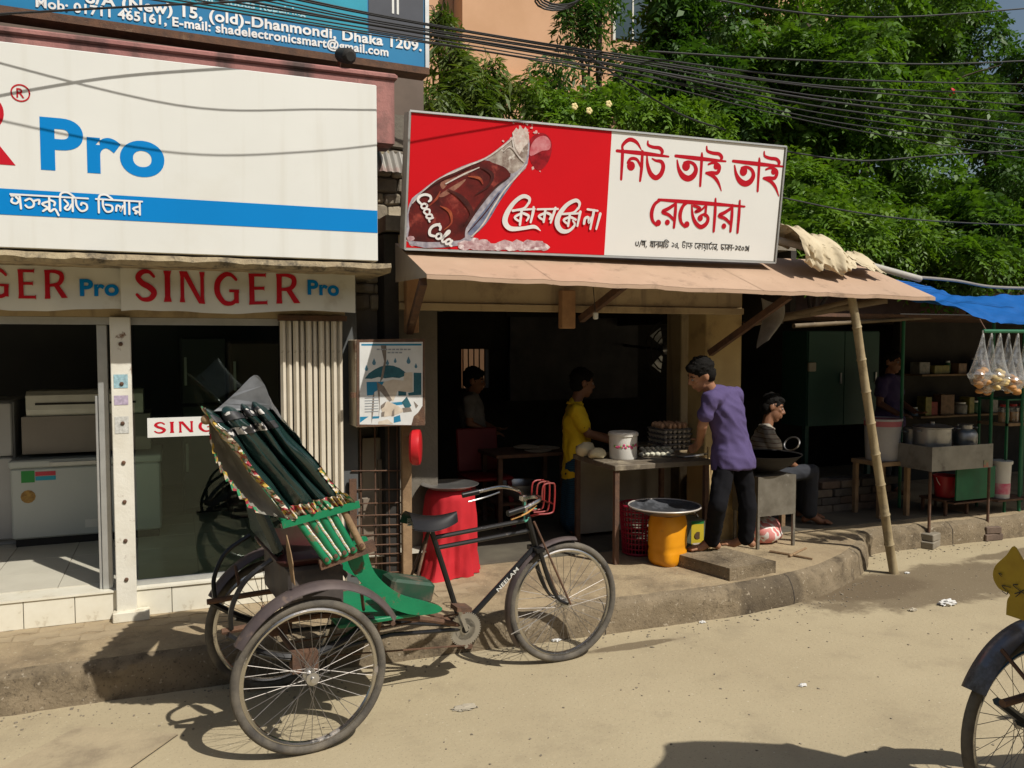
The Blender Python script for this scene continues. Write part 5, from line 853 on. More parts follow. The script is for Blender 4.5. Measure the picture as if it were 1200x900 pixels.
# ------------------------------------------------------------------ cycle rickshaws
M_tyre = pm('dusty tyre', (.055, .05, .045), .9, col2=(.16, .14, .11), scale=9, var=1, bump=.5, bscale=200); M_chrome = pm('old chrome rim', (.60, .58, .55), .22, metal=1., scale=8, dirt=(.20, .13, .08), dscale=7, dlo=.58, dhi=.72); M_blk = pm('black enamel', (.012, .012, .013), .3, scale=6, dirt=(.10, .08, .06), dscale=10, dlo=.62, dhi=.72); M_spoke = pm('spoke steel', (.26, .24, .22), .45, metal=.8)
M_grn = pm('chipped green paint', (.008, .20, .085), .42, col2=(.006, .15, .065), scale=6, dirt=(.14, .085, .05), dscale=11, dlo=.60, dhi=.66, bump=.15); M_fend = pm('worn brown fender', (.085, .065, .065), .42, metal=.35, col2=(.14, .11, .10), scale=7, dirt=(.19, .13, .09), dscale=8, dlo=.58, dhi=.7); M_vinyl = pm('black green vinyl', (.007, .022, .020), .24, col2=(.012, .032, .028), scale=5, bump=.25, bscale=14, spec=.7, dirt=(.05, .055, .05), dscale=5, dlo=.62, dhi=.82)
M_trim = pattern_mat('floral trim', 'voronoi', [(.50, .42, .30), (.45, .30, .05), (.30, .03, .04), (.03, .20, .09), (.55, .50, .42), (.20, .12, .08)], 62, .8); M_dots = pattern_mat('dotted trim', 'voronoi', [(.03, .03, .035), (.03, .03, .035), (.5, .48, .45), (.02, .02, .02), (.02, .02, .02)], 60, .6); M_grey = pm('dull grey lining', (.21, .20, .17), .6, col2=(.15, .14, .118), scale=4, bump=.2, bscale=12); M_leather = pm('saddle leather', (.012, .011, .011), .32, scale=8); M_silver = pm('silver cloth flap', (.17, .18, .195), .45, col2=(.09, .095, .10), scale=10, var=1)
def wheel(t, c, R_=.355, toe=0., thick=.021, fend=None, name='wheel'):
    c = Vector(c); rot = Matrix.Rotation(toe, 3, 'Z'); ring = lambda r_, n, dy=0.: [c + rot @ V3(r_ * math.cos(2 * math.pi * i / n), dy, r_ * math.sin(2 * math.pi * i / n)) for i in range(n)]
    mb = MB(); mb.tube(ring(R_ - thick, 64), thick, 10, closed=True)
    w_ = part(t, name, mb, M_tyre, True, True); mb = MB(); mb.tube(ring(R_ - .048, 64), .013, 8, closed=True, flat=1.); part(w_, 'rim', mb, M_chrome, True, True)
    mb = MB(); ax = rot @ V3(0, 1, 0); mb.lathe([(0, -.055), (.012, -.055), (.012, -.04), (.03, -.038), (.03, -.03), (.016, -.028), (.016, .028), (.03, .03), (.03, .038), (.012, .04), (.012, .055), (0, .055)], c, 14, ax); part(w_, 'hub', mb, M_steel, True, True)
    mb = MB(); ns_ = 36
    for i in range(ns_):
        a = 2 * math.pi * i / ns_; sd_ = 1 if i % 2 else -1; cr_ = a + (.95 if (i // 2) % 2 else -.95)
        mb.tube([c + rot @ V3(.028 * math.cos(cr_), sd_ * .034, .028 * math.sin(cr_)), c + rot @ V3((R_ - .055) * math.cos(a), 0, (R_ - .055) * math.sin(a))], .0015, 4, cap=False)
    part(w_, 'spokes', mb, M_spoke, False, True); return w_
def arc(c, r_, a0, a1, n=18): return [V3(c[0] + r_ * math.cos(R(a0 + (a1 - a0) * i / n)), c[1], c[2] + r_ * math.sin(R(a0 + (a1 - a0) * i / n))) for i in range(n + 1)]
def fender(mb, c, r_, a0, a1, w_, depth=.03, n=26, y0=0., flare=.0):
    """Curved mudguard: cross-section a shallow arch."""
    def f(u, v):
        a = R(a0 + (a1 - a0) * u); k = (v - .5) * 2; rr = r_ - depth * (k * k) + flare * (u ** 6)
        return V3(c[0] + rr * math.cos(a), c[1] + y0 + k * w_ / 2, c[2] + rr * math.sin(a))
    mb.grid(f, n, 8); mb.grid(lambda u, v: f(u, v) + V3(-.003 * math.cos(R(a0 + (a1 - a0) * u)), 0, -.003 * math.sin(R(a0 + (a1 - a0) * u))), n, 8)
def rickshaw(label, loc, rz, paint, hood=True, spade=None, steer=0.):
    t = thing('cycle_rickshaw', label, 'rickshaw', loc, rz, 'cycle rickshaws on the road'); 
    def P(n, mb, m, sm=False, par=None, lab=None):
        if n in ('hood_cover', 'floral_trim', 'dotted_trim', 'hood_lining', 'hoop_end', 'hood_flap', 'seat_back'):      # the folded hood sags on its far side
            for q in mb.v: f = min(1, max(0, (q.y + .42) / .8)); h = min(1, max(0, (q.z - 1.0) / .5)); q.x += .24 * f * h; q.z -= .15 * f * h; q.y -= .06 * f * h
        return part(par or t, n, mb, m, sm, True, lab)
    T = .40; RX = .02; R_ = .355
    for s in (-1, 1): wheel(t, (RX, s * T, R_))
    wheel(t, (1.60, 0, R_ - .002), toe=steer)
    # rear axle, springs, chassis rails
    mb = MB(); mb.rod((RX, -T, R_), (RX, T, R_), .014); P('axle', mb, M_rust)
    for s in (-1, 1):
        y = s * .27; mb = MB(); mb.tube(smooth_path([V3(-.32, y, .56), V3(-.15, y, .45), V3(.02, y, .41), V3(.2, y, .45), V3(.36, y, .54)]), .016, 6, flat=1.6); mb.tube(smooth_path([V3(-.2, y, .46), V3(.02, y, .395), V3(.24, y, .455)]), .014, 6, flat=1.6); P('leaf_spring', mb, M_blk, True)
        mb = MB(); mb.box((RX + .0, y, .385), (.12, .07, .09)); P('axle_block', mb, M_rust)
        mb = MB(); mb.tube(smooth_path([V3(-.34, s * .24, .57), V3(.1, s * .24, .575), V3(.45, s * .2, .50), V3(.70, s * .10, .42), V3(.93, s * .03, .33)]), .015, 8); P('chassis_rail', mb, M_rust, True)
        mb = MB(); mb.tube([V3(.93, s * .035, .31), V3(.5, s * .11, .375), V3(.05, s * .2, .37)], .012, 8); P('chain_stay', mb, M_blk, True)
        mb = MB(); mb.rod((.42, s * .2, .50), (.42, s * .13, .38), .01); P('brace', mb, M_rust)
    # chain, ring, cranks, pedals
    mb = MB(); bbp = V3(.95, 0, .31); yc = -.045
    mb.lathe([(.06, -.003), (.088, -.003), (.088, .003), (.06, .003), (.06, -.003)], bbp + V3(0, yc, 0), 40, (0, 1, 0)); mb.lathe([(0, -.004), (.03, -.004), (.03, .004), (0, .004)], bbp + V3(0, yc, 0), 16, (0, 1, 0))
    for k in range(5): a = k * 1.2566 + .3; mb.beam(bbp + V3(.02 * math.cos(a), yc, .02 * math.sin(a)), bbp + V3(.07 * math.cos(a), yc, .07 * math.sin(a)), .02, .005, (0, 1, 0))
    for k in range(44): a = k * 2 * math.pi / 44; mb.box(bbp + V3(.091 * math.cos(a), yc, .091 * math.sin(a)), (.007, .004, .006), ry=-a)
    P('chainring', mb, M_steel)
    mb = MB(); mb.tube([bbp + V3(.0, yc, .09), V3(RX, yc, R_ + .04)], .005, 5); mb.tube([bbp + V3(.0, yc, -.09), V3(.5, yc, .265), V3(RX, yc, R_ - .04)], .005, 5); P('chain', mb, M_rust)
    ca_ = R(112); ck = [bbp + V3(.165 * math.cos(ca_), 0, .165 * math.sin(ca_)), bbp - V3(.165 * math.cos(ca_), 0, .165 * math.sin(ca_))]
    for k, s in ((0, -1), (1, 1)):
        mb = MB(); mb.beam(bbp + V3(0, s * .07, 0), ck[k] + V3(0, s * .075, 0), .02, .012, (0, 1, 0)); cr2 = P('crank', mb, M_steel); mb = MB(); pc = ck[k] + V3(0, s * .13, 0); mb.box(pc, (.085, .09, .022), ry=.15); P('pedal', mb, M_rust, par=cr2)
    mb = MB(); mb.lathe([(0, -.05), (.022, -.05), (.022, .05), (0, .05)], bbp, 14, (0, 1, 0)); P('bottom_bracket', mb, M_blk, True)
    # front frame
    ht, hb_ = V3(1.355, 0, .90), V3(1.415, 0, .69)
    mb = MB(); mb.rod(ht, hb_, .019); P('head_tube', mb, M_blk, True)
    mb = MB(); mb.rod((.775, 0, .86), bbp, .015, .016); P('seat_tube', mb, M_blk, True)
    mb = MB(); mb.rod((.79, 0, .822), (1.365, 0, .862), .013); P('top_tube', mb, M_blk, True); mb = MB(); mb.rod((.805, 0, .765), (1.385, 0, .80), .013); P('top_tube', mb, M_blk, True)
    mb = MB(); mb.rod((1.41, 0, .70), bbp, .017); dt = P('down_tube', mb, M_blk, True)
    d_ = (bbp - V3(1.41, 0, .70)).normalized(); mb = MB(); Fd = Face(V3(1.41, -.0172, .70) + d_ * .33, -d_, (0, 0, 1)); latin(mb, Fd, 'NEELAM', 0, -.012, .022, .17, .02); P('lettering', mb, pm('decal white', (.6, .6, .56), .5), par=dt)
    mb = MB(); mb.tube([V3(.765, .0, .88), V3(.70, -.03, .70), V3(.62, -.06, .46)], .008, 6); mb.tube([V3(.765, .0, .88), V3(.70, .03, .70), V3(.62, .06, .46)], .008, 6); P('seat_stay', mb, M_rust, True)
    # fork with outer rods
    for s in (-1, 1):
        mb = MB(); mb.tube(smooth_path([hb_ + V3(0, s * .045, .0), V3(1.47, s * .05, .52), V3(1.53, s * .05, .40), V3(1.60, s * .052, R_ - .002)]), [.014] * 8 + [.013, .012, .011, .010, .009, .009, .009, .009, .009, .009, .009], 8); P('fork_blade', mb, M_blk, True)
        mb = MB(); mb.rod(V3(1.375, s * .05, .86), V3(1.61, s * .068, R_ + .0), .0065); P('fork_rod', mb, M_rust, True)
    mb = MB(); mb.box(hb_, (.05, .12, .025)); P('fork_crown', mb, M_blk)
    mb = MB(); fender(mb, (1.60, 0, R_), .383, 78, 215, .062, .014); P('front_fender', mb, M_fend, True); 
    for s in (-1, 1): mb = MB(); mb.tube([V3(1.60, s * .05, R_), V3(1.60 + .383 * math.cos(R(200)), s * .03, R_ + .375 * math.sin(R(200)))], .003, 5); P('fender_stay', mb, M_steel)
    # handlebar, grips, levers, rack
    st_ = V3(1.335, 0, .99); mb = MB(); mb.rod(ht, st_, .012); mb.box(st_, (.04, .04, .035), bev=.006); P('stem', mb, M_chrome, True)
    for s in (-1, 1):
        b_ = smooth_path([st_, st_ + V3(.03, s * .10, .02), st_ + V3(-.02, s * .22, .03), st_ + V3(-.12, s * .27, .01), st_ + V3(-.17, s * .28, .0)]); mb = MB(); mb.tube(b_, .011, 10); hbr = P('handlebar', mb, M_chrome, True); mb = MB(); mb.tube([st_ + V3(-.15, s * .277, .003), st_ + V3(-.25, s * .29, -.012)], .017, 10); P('grip', mb, M_leather, True, par=hbr)
        mb = MB(); mb.tube(smooth_path([st_ + V3(-.04, s * .22, .0), st_ + V3(-.12, s * .255, -.03), st_ + V3(-.22, s * .27, -.05)]), .005, 6); P('brake_lever', mb, pm('lever orange', (.5, .25, .06), .5) if s < 0 else M_steel, True, par=hbr)
    mb = MB(); mb.tube(smooth_path([st_ + V3(.0, -.02, -.02), st_ + V3(-.02, -.05, -.12), ht + V3(0, -.03, -.02)]), .005, 6); mb.tube(smooth_path([st_ + V3(-.04, -.05, -.04), st_ + V3(.03, -.09, -.05), st_ + V3(.05, -.03, -.06)]), .004, 6); P('cable', mb, pm('cable green', (.08, .30, .22), .5), True)
    rk_ = pm('rack red', (.28, .02, .02), .5, dirt=(.12, .06, .04), dlo=.55, dhi=.7); mb = MB(); base = V3(1.40, 0, .90)
    for y in (-.06, 0, .06):
        mb.tube(smooth_path([base + V3(0, y, 0), base + V3(.08, y, .0), base + V3(.10, y, .03), base + V3(.105, y, .15), base + V3(.085, y, .17), base + V3(.03, y, .16), base + V3(.02, y, .08)], 4), .005, 6)
    mb.rod(base + V3(.10, -.06, .05), base + V3(.10, .06, .05), .005); mb.rod(base + V3(.085, -.06, .17), base + V3(.085, .06, .17), .005); mb.rod(base + V3(0, -.06, 0), base + V3(-.02, 0, -.02), .006); P('front_rack', mb, rk_, True)
    # saddle
    def sad(u, v):
        x = .635 + .285 * u; wv = .085 * (1 - u) ** .7 + .022; k = (v - .5) * 2; z = .955 - .018 * math.sin(u * 3.1) + .022 * (1 - u) ** 2
        return V3(x, k * wv, z + .012 * (u < .3) * (.3 - u) - .075 * abs(k) ** 2.2 * (1 - .35 * u))
    mb = MB(); mb.grid(sad, 18, 12); mb.grid(lambda u, v: sad(u, v) + V3(0, 0, -.006), 18, 12); sdl = P('saddle', mb, M_leather, True)
    mb = MB(); mb.rod((.772, 0, .85), (.77, 0, .93), .012); mb.tube([V3(.66, -.05, .905), V3(.78, -.025, .915), V3(.9, -.01, .935)], .004, 5); mb.tube([V3(.66, .05, .905), V3(.78, .025, .915), V3(.9, .01, .935)], .004, 5); P('seat_post', mb, M_steel, par=sdl)
    for y in (-.04, .04): mb = MB(); mb.tube([V3(.67 + .016 * math.cos(k * .9), y + .016 * math.sin(k * .9), .89 + k * .0016) for k in range(30)], .003, 5); P('saddle_spring', mb, M_steel, par=sdl)
    # rear fenders with stays and spade ornaments
    for s in (-1, 1):
        mb = MB(); fender(mb, (RX + .05, s * T, .385), .405, 28, 156, .105, .028, flare=.015); fd = P('rear_fender', mb, M_fend if spade is None else pm('chrome fender', (.20, .20, .21), .35, metal=.8, dirt=(.06, .055, .05), dscale=7, dlo=.42, dhi=.6), True)
        mb = MB(); mb.tube([V3(RX - .2, s * (T - .03), .70), V3(RX - .2, s * .24, .60)], .008, 6); P('fender_stay', mb, M_rust, par=fd); mb = MB(); mb.tube([V3(RX + .25, s * (T - .03), .70), V3(RX + .3, s * .24, .57)], .008, 6); P('fender_stay', mb, M_rust, par=fd)
        xo, zo = RX - .075, .795; k = 1.0 if spade else 1.0
        if spade: sp = [(-.05, 0), (.05, 0), (.042, .06), (.03, .09), (.075, .10), (.098, .14), (.085, .19), (.035, .245), (0, .29), (-.035, .245), (-.085, .19), (-.098, .14), (-.075, .10), (-.03, .09), (-.042, .06)]
        else: sp = [(-.035, 0), (.035, 0), (.04, .07), (.055, .10), (.045, .15), (0, .225), (-.045, .15), (-.055, .10), (-.04, .07)]
        spv = [V3(xo + z * -.12, s * T + y, zo + z) for y, z in sp]; spv = [spv[0]] + smooth_path(spv[1:] , 4) if spade else spv; mb = MB(); mb.prism(spv, (.004, 0, 0)); sp_o = P('spade_ornament', mb, spade or M_wood, par=fd)
        if spade and s > 0:
            mb = MB(); Fs = Face(V3(xo - .004, s * T, zo), (0, -1, 0), (-.12, 0, 1)); rr_ = random.Random(4)
            for q in range(9):
                x, y = rr_.uniform(-.06, .06), rr_.uniform(.09, .21); vs, fs = stroke2([(x, y, .004), (x + rr_.uniform(-.03, .03), y + rr_.uniform(-.02, .02), .004), (x + rr_.uniform(-.03, .03), y + rr_.uniform(-.03, .03), .003)], 4); put(mb, Fs, vs, fs, lambda a_, b_2: (a_, b_2))
            P('scroll_paint', mb, M_black, par=sp_o)
    # body: seat box, foot well sides, floor
    body = pm('dark seat box', (.05, .045, .045), .6, col2=(.10, .08, .07), scale=7, dirt=(.16, .12, .09), dscale=6, dlo=.55, dhi=.7) if spade is None else paint
    mb = MB(); mb.bb(-.05, .21, -.29, .29, .60, .83, bev=.015); P('seat_box', mb, body); mb = MB(); mb.bb(-.10, .25, -.30, .30, .832, .90, bev=.03); P('seat_cushion', mb, pm('seat vinyl', (.05, .012, .012), .45), True)
    if hood: mb = MB(); mb.box((-.165, 0, 1.08), (.05, .60, .40), ry=-.42, bev=.02); P('seat_back', mb, M_vinyl, True)
    for s in (-1, 1):
        y = s * .30; pts = smooth_path([V3(.235, y, .915), V3(.315, y, .945), V3(.325, y, .84), V3(.37, y, .745), V3(.48, y, .645), V3(.62, y, .585), V3(.70, y, .545), V3(.66, y, .522), V3(.52, y, .542), V3(.38, y, .625), V3(.27, y, .75), V3(.225, y, .84)], 4, True); mb = MB(); mb.prism(pts, (0, s * .02, 0)); P('side_panel', mb, paint)
    mb = MB(); mb.bb(.18, .68, -.30, .30, .515, .535, bev=.004); P('foot_board', mb, paint); mb = MB(); mb.box((.56, -.20, .635), (.235, .16, .105), ry=.24, bev=.014); P('tool_box', mb, pm('scuffed dark green', (.012, .055, .03), .6, col2=(.05, .055, .04), scale=9, dirt=(.12, .09, .06), dscale=9, dlo=.5, dhi=.64))
    for x_ in (.30, .45): mb = MB(); mb.rod((x_, -.3, .50), (x_, .3, .50), .012); P('cross_bar', mb, M_rust)
    for s in ((-1, 1) if hood else ()): mb = MB(); mb.tube(smooth_path([V3(-.12, s * .27, .88), V3(-.24, s * .28, .80), V3(-.30, s * .27, .68), V3(-.30, s * .25, .58)]), .012, 6); P('rear_hoop', mb, M_blk, True)
    if not hood: return t
    # folded hood: hinged bars, gathered vinyl pleats, lining, trims, flap
    A0, A1, T1, T0 = V3(-.075, 0, 1.085), V3(.215, 0, 1.135), V3(-.145, 0, 1.585), V3(-.405, 0, 1.545); B0, B1 = V3(.085, 0, .875), V3(.295, 0, .935); HW = .40
    for s in (-1, 1):
        for k in range(5):
            f = (k + .35) / 5.2; lo = B0.lerp(B1, f) + V3(0, s * (HW + .012), 0); hi = A0.lerp(A1, f * .92 + .06) + V3(0, s * (HW + .012), 0); mb = MB(); mb.tube([lo - (hi - lo) * .04, lo, lo.lerp(hi, .5), hi + (hi - lo) * .12], [.016, .0175, .0165, .015], 10); br = P('hood_bar', mb, M_grn if k < 4 else M_wood, True); mb = MB(); mb.lathe([(.010, 0), (.010, .012), (0, .014)], lo + (hi - lo) * .06 + V3(0, s * .014, 0), 8, (0, s, 0)); P('pivot_bolt', mb, M_rust, par=br)
        mb = MB()
        for k in range(3):
            f = (k + .9) / 5.2; lo = B0.lerp(B1, f) + V3(0, s * (HW + .02), 0); hi = A0.lerp(A1, f) + V3(0, s * (HW + .02), 0); mb.tube([lo.lerp(hi, q / 8) + V3(.0015 * math.sin(q * 2.2), 0, 0) for q in range(9)], .006, 6)
        P('rope', mb, pattern_mat('rope stripes', 'bands', [(.6, .58, .52, 0), (.55, .38, .04, .55), (.6, .58, .52, .8)], 9, .8), True)
        mb = MB(); mb.beam(A0 + V3(-.03, s * (HW + .03), -.015), A1 + V3(.03, s * (HW + .03), -.005), .032, .014, (0, 1, 0)); P('hood_rail', mb, M_grn); mb = MB(); mb.beam(B0 + V3(-.02, s * HW, -.01), B1 + V3(.03, s * HW, -.01), .05, .03, (0, 1, 0)); P('pivot_plate', mb, M_rust)
    def hood_s(u, v, off=0.):
        """u across the folded hoops, v round from the near rail over the top to the far rail."""
        top = T0.lerp(T1, u); bot = A0.lerp(A1, u); L1 = .40; per = 2 * 1.0 + 1.1; q = v * per; npl = 4; pl = abs(math.sin(math.pi * npl * (u + .05 * math.sin(u * 9)))) ** .55; e = min(q, per - q)
        bul = (.06 * pl - .016) * min(1, .35 + e * 1.4) + off; n3 = mnoise.noise(V3(u * 5, v * 8, 3)) * .020 + mnoise.noise(V3(u * 16, v * 10, 7)) * .012
        s = -1 if v < .5 else 1
        if e < .92: p = bot.lerp(top, e / 1.0); return p + V3(n3, s * (HW + bul + n3), 0)
        if e < 1.08:
            a = (e - .92) / .16 * math.pi / 2; d = (top - bot).normalized(); c_ = bot.lerp(top, .92); rr = .06 + bul
            return c_ + V3(0, s * (HW - .06), 0) + d * (math.sin(a) * rr * 1.1) + V3(0, s * math.cos(a) * rr, 0)
        d = (top - bot).normalized(); f = (e - 1.08) / .47; c_ = bot.lerp(top, .92); return c_ + d * (.066 + bul + n3) + V3(0, s * (HW - .06) * (1 - f), 0)
    mb = MB(); mb.grid(hood_s, 60, 90); P('hood_cover', mb, M_vinyl, True)
    mb = MB(); mb.grid(lambda u, v: hood_s(.0 + .075 * u, v, .016 + .012 * math.sin(v * 170 + u * 3)), 4, 160); mb.grid(lambda u, v: hood_s(.90 + .09 * u, v * .13, .012 + .01 * math.sin(v * 40)), 3, 30)
    mb.grid(lambda u, v: hood_s(-.02 + 1.04 * u, .004 + .034 * v, .018 + .012 * math.sin(u * 70) + .01 * mnoise.noise(V3(u * 9, v * 3, 0))), 80, 3); P('floral_trim', mb, M_trim, True)
    mb = MB(); mb.grid(lambda u, v: hood_s(.0 + .92 * u, .268 + .022 * v, .006), 60, 3); mb.grid(lambda u, v: hood_s(.05 + .80 * u, .305 + .012 * v, .006), 60, 2); P('dotted_trim', mb, M_dots, True)
    for s in (-1, 1):
        g1, g2 = V3(-.375, 0, 1.36), V3(-.20, 0, 1.125)
        def lin(u, v):
            edge = T0.lerp(A0, u); low = (T0.lerp(g1, min(1, u * 2)) if u < .5 else g1.lerp(g2, (u - .5) * 2)) if u < 1 else g2
            low = T0 * (1 - u) ** 2 + (g1 + V3(-.03, 0, -.03)) * 2 * u * (1 - u) + g2 * u * u; p = edge.lerp(low, v); return p + V3(0, s * (HW - .01 - .07 * math.sin(math.pi * v) * math.sin(math.pi * u)), 0) + V3(0, .008 * mnoise.noise(V3(u * 8, v * 8, s)), 0)
        mb = MB(); mb.grid(lin, 26, 12); P('hood_lining', mb, M_grey, True); mb = MB(); mb.grid(lambda u, v: lin(.03 + .95 * u, .94 + .11 * v) + V3(0, s * (.006 + .006 * math.sin(u * 90)), .012 * math.sin(u * 60)), 80, 2); P('floral_trim', mb, M_trim, True)
        mb = MB(); mb.ball(T0 + V3(-.01, s * HW, .005), .022, 10, 7); P('hoop_end', mb, M_wood, True)
    prof = smooth_path([V3(-.385, 0, 1.585), V3(-.30, 0, 1.66), V3(-.215, 0, 1.735), V3(-.17, 0, 1.69), V3(-.14, 0, 1.585)], 4); npf = len(prof) - 1
    def flap(u, v): q = prof[int(round(u * npf))]; k = 1 - .75 * v ** .6; return V3(q.x - .02 * v, -.395 + .74 * v + .012 * math.sin(u * 7), 1.585 + (q.z - 1.585) * k + .05 * v * math.sin(math.pi * u) + .006 * mnoise.noise(V3(u * 4, v * 6, 1)))
    mb = MB(); mb.grid(flap, npf, 20); P('hood_flap', mb, M_silver, True)
    mb = MB(); mb.face([flap(k / npf, 0) for k in range(npf + 1)]); P('hood_flap', mb, M_silver)
    return t
rick = rickshaw('parked cycle rickshaw with green body and folded black hood beside the kerb', (.475, 4.16, 0), R(5.6), M_grn, True, None, R(-3))
r2 = rickshaw('second cycle rickshaw at the picture edge with chrome mudguards and a yellow spade ornament', (3.06 + .02, 2.21 - .40, 0), R(0), pm('blue body paint', (.01, .09, .22), .4), False, pm('yellow ornament paint', (.40, .28, .015), .5, col2=(.32, .21, .01), scale=14))
sack('shadow_sack', 'added sack out of view on the second rickshaw, shaped to cast the road shadow', V3(2.92, 1.70, .90), (.44, .20, .57), pm('jute', (.35, .28, .18), .9, bump=.4), 3)  # unseen sack, added and sized to throw the large shadow on the road
# ------------------------------------------------------------------ people
def fuse(mb, name, mat, voxel=.009, iters=4, wob=0., seed=0.):
    """Weld overlapping volumes into one continuous skin."""
    me = mb.mesh('tmp', mat); o = bpy.data.objects.new('tmp', me); COL.objects.link(o)
    m = o.modifiers.new('r', 'REMESH'); m.mode = 'VOXEL'; m.voxel_size = voxel; s = o.modifiers.new('s', 'SMOOTH'); s.factor = .5; s.iterations = iters
    dg = bpy.context.evaluated_depsgraph_get(); dg.update(); e = o.evaluated_get(dg); nm = bpy.data.meshes.new_from_object(e); nm.name = name
    bpy.data.objects.remove(o); bpy.data.meshes.remove(me)
    if wob:
        n = len(nm.vertices); co = np.empty(n * 3); no = np.empty(n * 3); nm.vertices.foreach_get('co', co); nm.vertex_normals.foreach_get('vector', no); co = co.reshape(-1, 3); no = no.reshape(-1, 3)
        w_ = np.array([mnoise.noise(Vector((c[0] * 9 + seed + c[2] * 4, c[1] * 9, c[2] * 6))) + .7 * (1 - 2 * abs(mnoise.noise(Vector((c[0] * 12 + c[2] * 9, c[1] * 12 + seed, c[2] * 10))))) for c in co]); co += no * (w_ * wob)[:, None]; nm.vertices.foreach_set('co', co.ravel())
    nm.materials.clear(); nm.materials.append(mat); nm.polygons.foreach_set('use_smooth', [True] * len(nm.polygons)); nm.update(); return nm
def limb(mb, pts, rad, n=10):
    for i in range(len(pts) - 1): mb.tube([pts[i], pts[i + 1]], [rad[i], rad[i + 1]], n)
    for p, r_ in zip(pts, rad): mb.ball(p, r_, 10, 8)
def hand(mb, wrist, d, side, curl=.5):
    d = d.normalized(); s = side - d * side.dot(d); s = s.normalized(); nn = d.cross(s).normalized()
    for k in (-.026, -.009, .009, .026): limb(mb, [wrist + s * k * .7, wrist + d * .085 + s * k], [.014, .0125], 7)
    for k, L_ in ((-.030, .060), (-.010, .075), (.010, .080), (.030, .070)):
        a = wrist + d * .085 + s * k; b = a + d * L_ * .5 + nn * (-L_ * .18 * curl); c = b + d * L_ * .42 * (1 - .5 * curl) - nn * L_ * .5 * curl; limb(mb, [a, b, c], [.0098, .009, .0075], 7)
    a = wrist + d * .03 + s * .03; b = a + d * .03 + s * .03 - nn * .01; c = b + d * .035 + s * .008 - nn * .012; limb(mb, [a, b, c], [.0125, .0105, .0085], 7)
def person(label, J, face, skin, shirt, legs, hair, lungi=None, sleeve=.55, shirt_low=True, tail=None, collar=True):
    g = J; mid = (g['hL'] + g['hR']) / 2; base = V3(mid.x, mid.y, min(g['aL'].z, g['aR'].z) - .07); t = thing('person', label, 'person', base)
    f = face.normalized(); upv = (g['head'] - g['neck']).normalized(); lf = upv.cross(f).normalized(); upv = f.cross(lf).normalized(); C = g['head']; rot = Matrix((f, lf, upv)).transposed()
    cm = (g['sL'] + g['sR']) / 2; waist = mid.lerp(cm, .42)
    def torso(mb, e):
        across = (g['sL'] - g['sR']).normalized(); ah = (g['hL'] - g['hR']).normalized()
        limb(mb, [g['hL'] * .85 + mid * .15, waist + (across + ah).normalized() * .065, cm.lerp(waist, .22) + across * .085], [.098 + e, .088 + e, .095 + e]); limb(mb, [g['hR'] * .85 + mid * .15, waist - (across + ah).normalized() * .065, cm.lerp(waist, .22) - across * .085], [.098 + e, .088 + e, .095 + e])
        limb(mb, [mid, waist, cm.lerp(waist, .2)], [.10 + e, .10 + e, .105 + e]); limb(mb, [g['sL'], cm, g['sR']], [.058 + e, .075 + e, .058 + e]); limb(mb, [cm, g['neck']], [.075 + e * .6, .052 + e * .5])
    mb = MB(); torso(mb, -.036)
    for s in 'LR':
        limb(mb, [g['s' + s] * .9 + cm * .1, g['e' + s], g['w' + s]], [.040, .038, .027]); limb(mb, [g['h' + s], g['k' + s], g['a' + s]], [.066, .05, .036]); limb(mb, [g['s' + s].lerp(g['e' + s], .3), g['e' + s]], [.042, .037]); limb(mb, [g['k' + s].lerp(g['a' + s], .3), g['a' + s]], [.052, .035])
        fd = g['t' + s] - g['a' + s]; fd.z = 0; fd = fd.normalized(); hz = g['a' + s] - V3(0, 0, .045); sd_ = V3(-fd.y, fd.x, 0); limb(mb, [g['a' + s], hz - fd * .045 + V3(0, 0, .01)], [.036, .03]); limb(mb, [g['a' + s] + fd * .02, hz + fd * .09, hz + fd * .15], [.038, .03, .022])
        for k in range(5): q = hz + fd * .14 + sd_ * (k - 2) * .017; limb(mb, [q, q + fd * (.05 - abs(k - 1.5) * .006) - V3(0, 0, .008)], [.013, .011], 6)
        hand(mb, g['w' + s], g['f' + s] - g['w' + s], lf * (1 if s == 'R' else -1), g.get('curl', .5))
    limb(mb, [g['neck'] - upv * .03, C - upv * .06 - f * .015], [.052, .050])
    hl = MB(); hl.ball(C + upv * .025 - f * .012, (.093, .074, .098), 20, 14, rot); hl.ball(C - upv * .045 + f * .022, (.066, .056, .075), 16, 12, rot); hl.ball(C - upv * .098 + f * .05, (.026, .030, .022), 10, 8, rot); hl.ball(C + upv * .022 + f * .066, (.022, .056, .014), 10, 8, rot)
    hl.ball(C - upv * .012 + f * .062 + lf * .033, (.020, .022, .020), 8, 6, rot); hl.ball(C - upv * .012 + f * .062 - lf * .033, (.020, .022, .020), 8, 6, rot)
    limb(hl, [C + upv * .012 + f * .083, C - upv * .022 + f * .104, C - upv * .030 + f * .094], [.010, .013, .011], 8); limb(hl, [C - upv * .030 + f * .088 + lf * .012, C - upv * .030 + f * .088 - lf * .012], [.010, .010], 8)
    limb(hl, [C - upv * .058 + f * .080 + lf * .02, C - upv * .056 + f * .090, C - upv * .058 + f * .080 - lf * .02], [.007, .009, .007], 8); limb(hl, [C - upv * .071 + f * .078 + lf * .015, C - upv * .071 + f * .087, C - upv * .071 + f * .078 - lf * .015], [.008, .010, .008], 8)
    for s in (-1, 1): hl.ball(C - upv * .008 - f * .012 + lf * s * .076, (.022, .010, .034), 10, 8, rot)
    mb.add(hl.v, hl.f); off = Vector(base)
    body = fuse(mb, 'body', skin, .0075, 3); body.transform(Matrix.Translation(-off)); ob = part(t, 'body', body, skin)
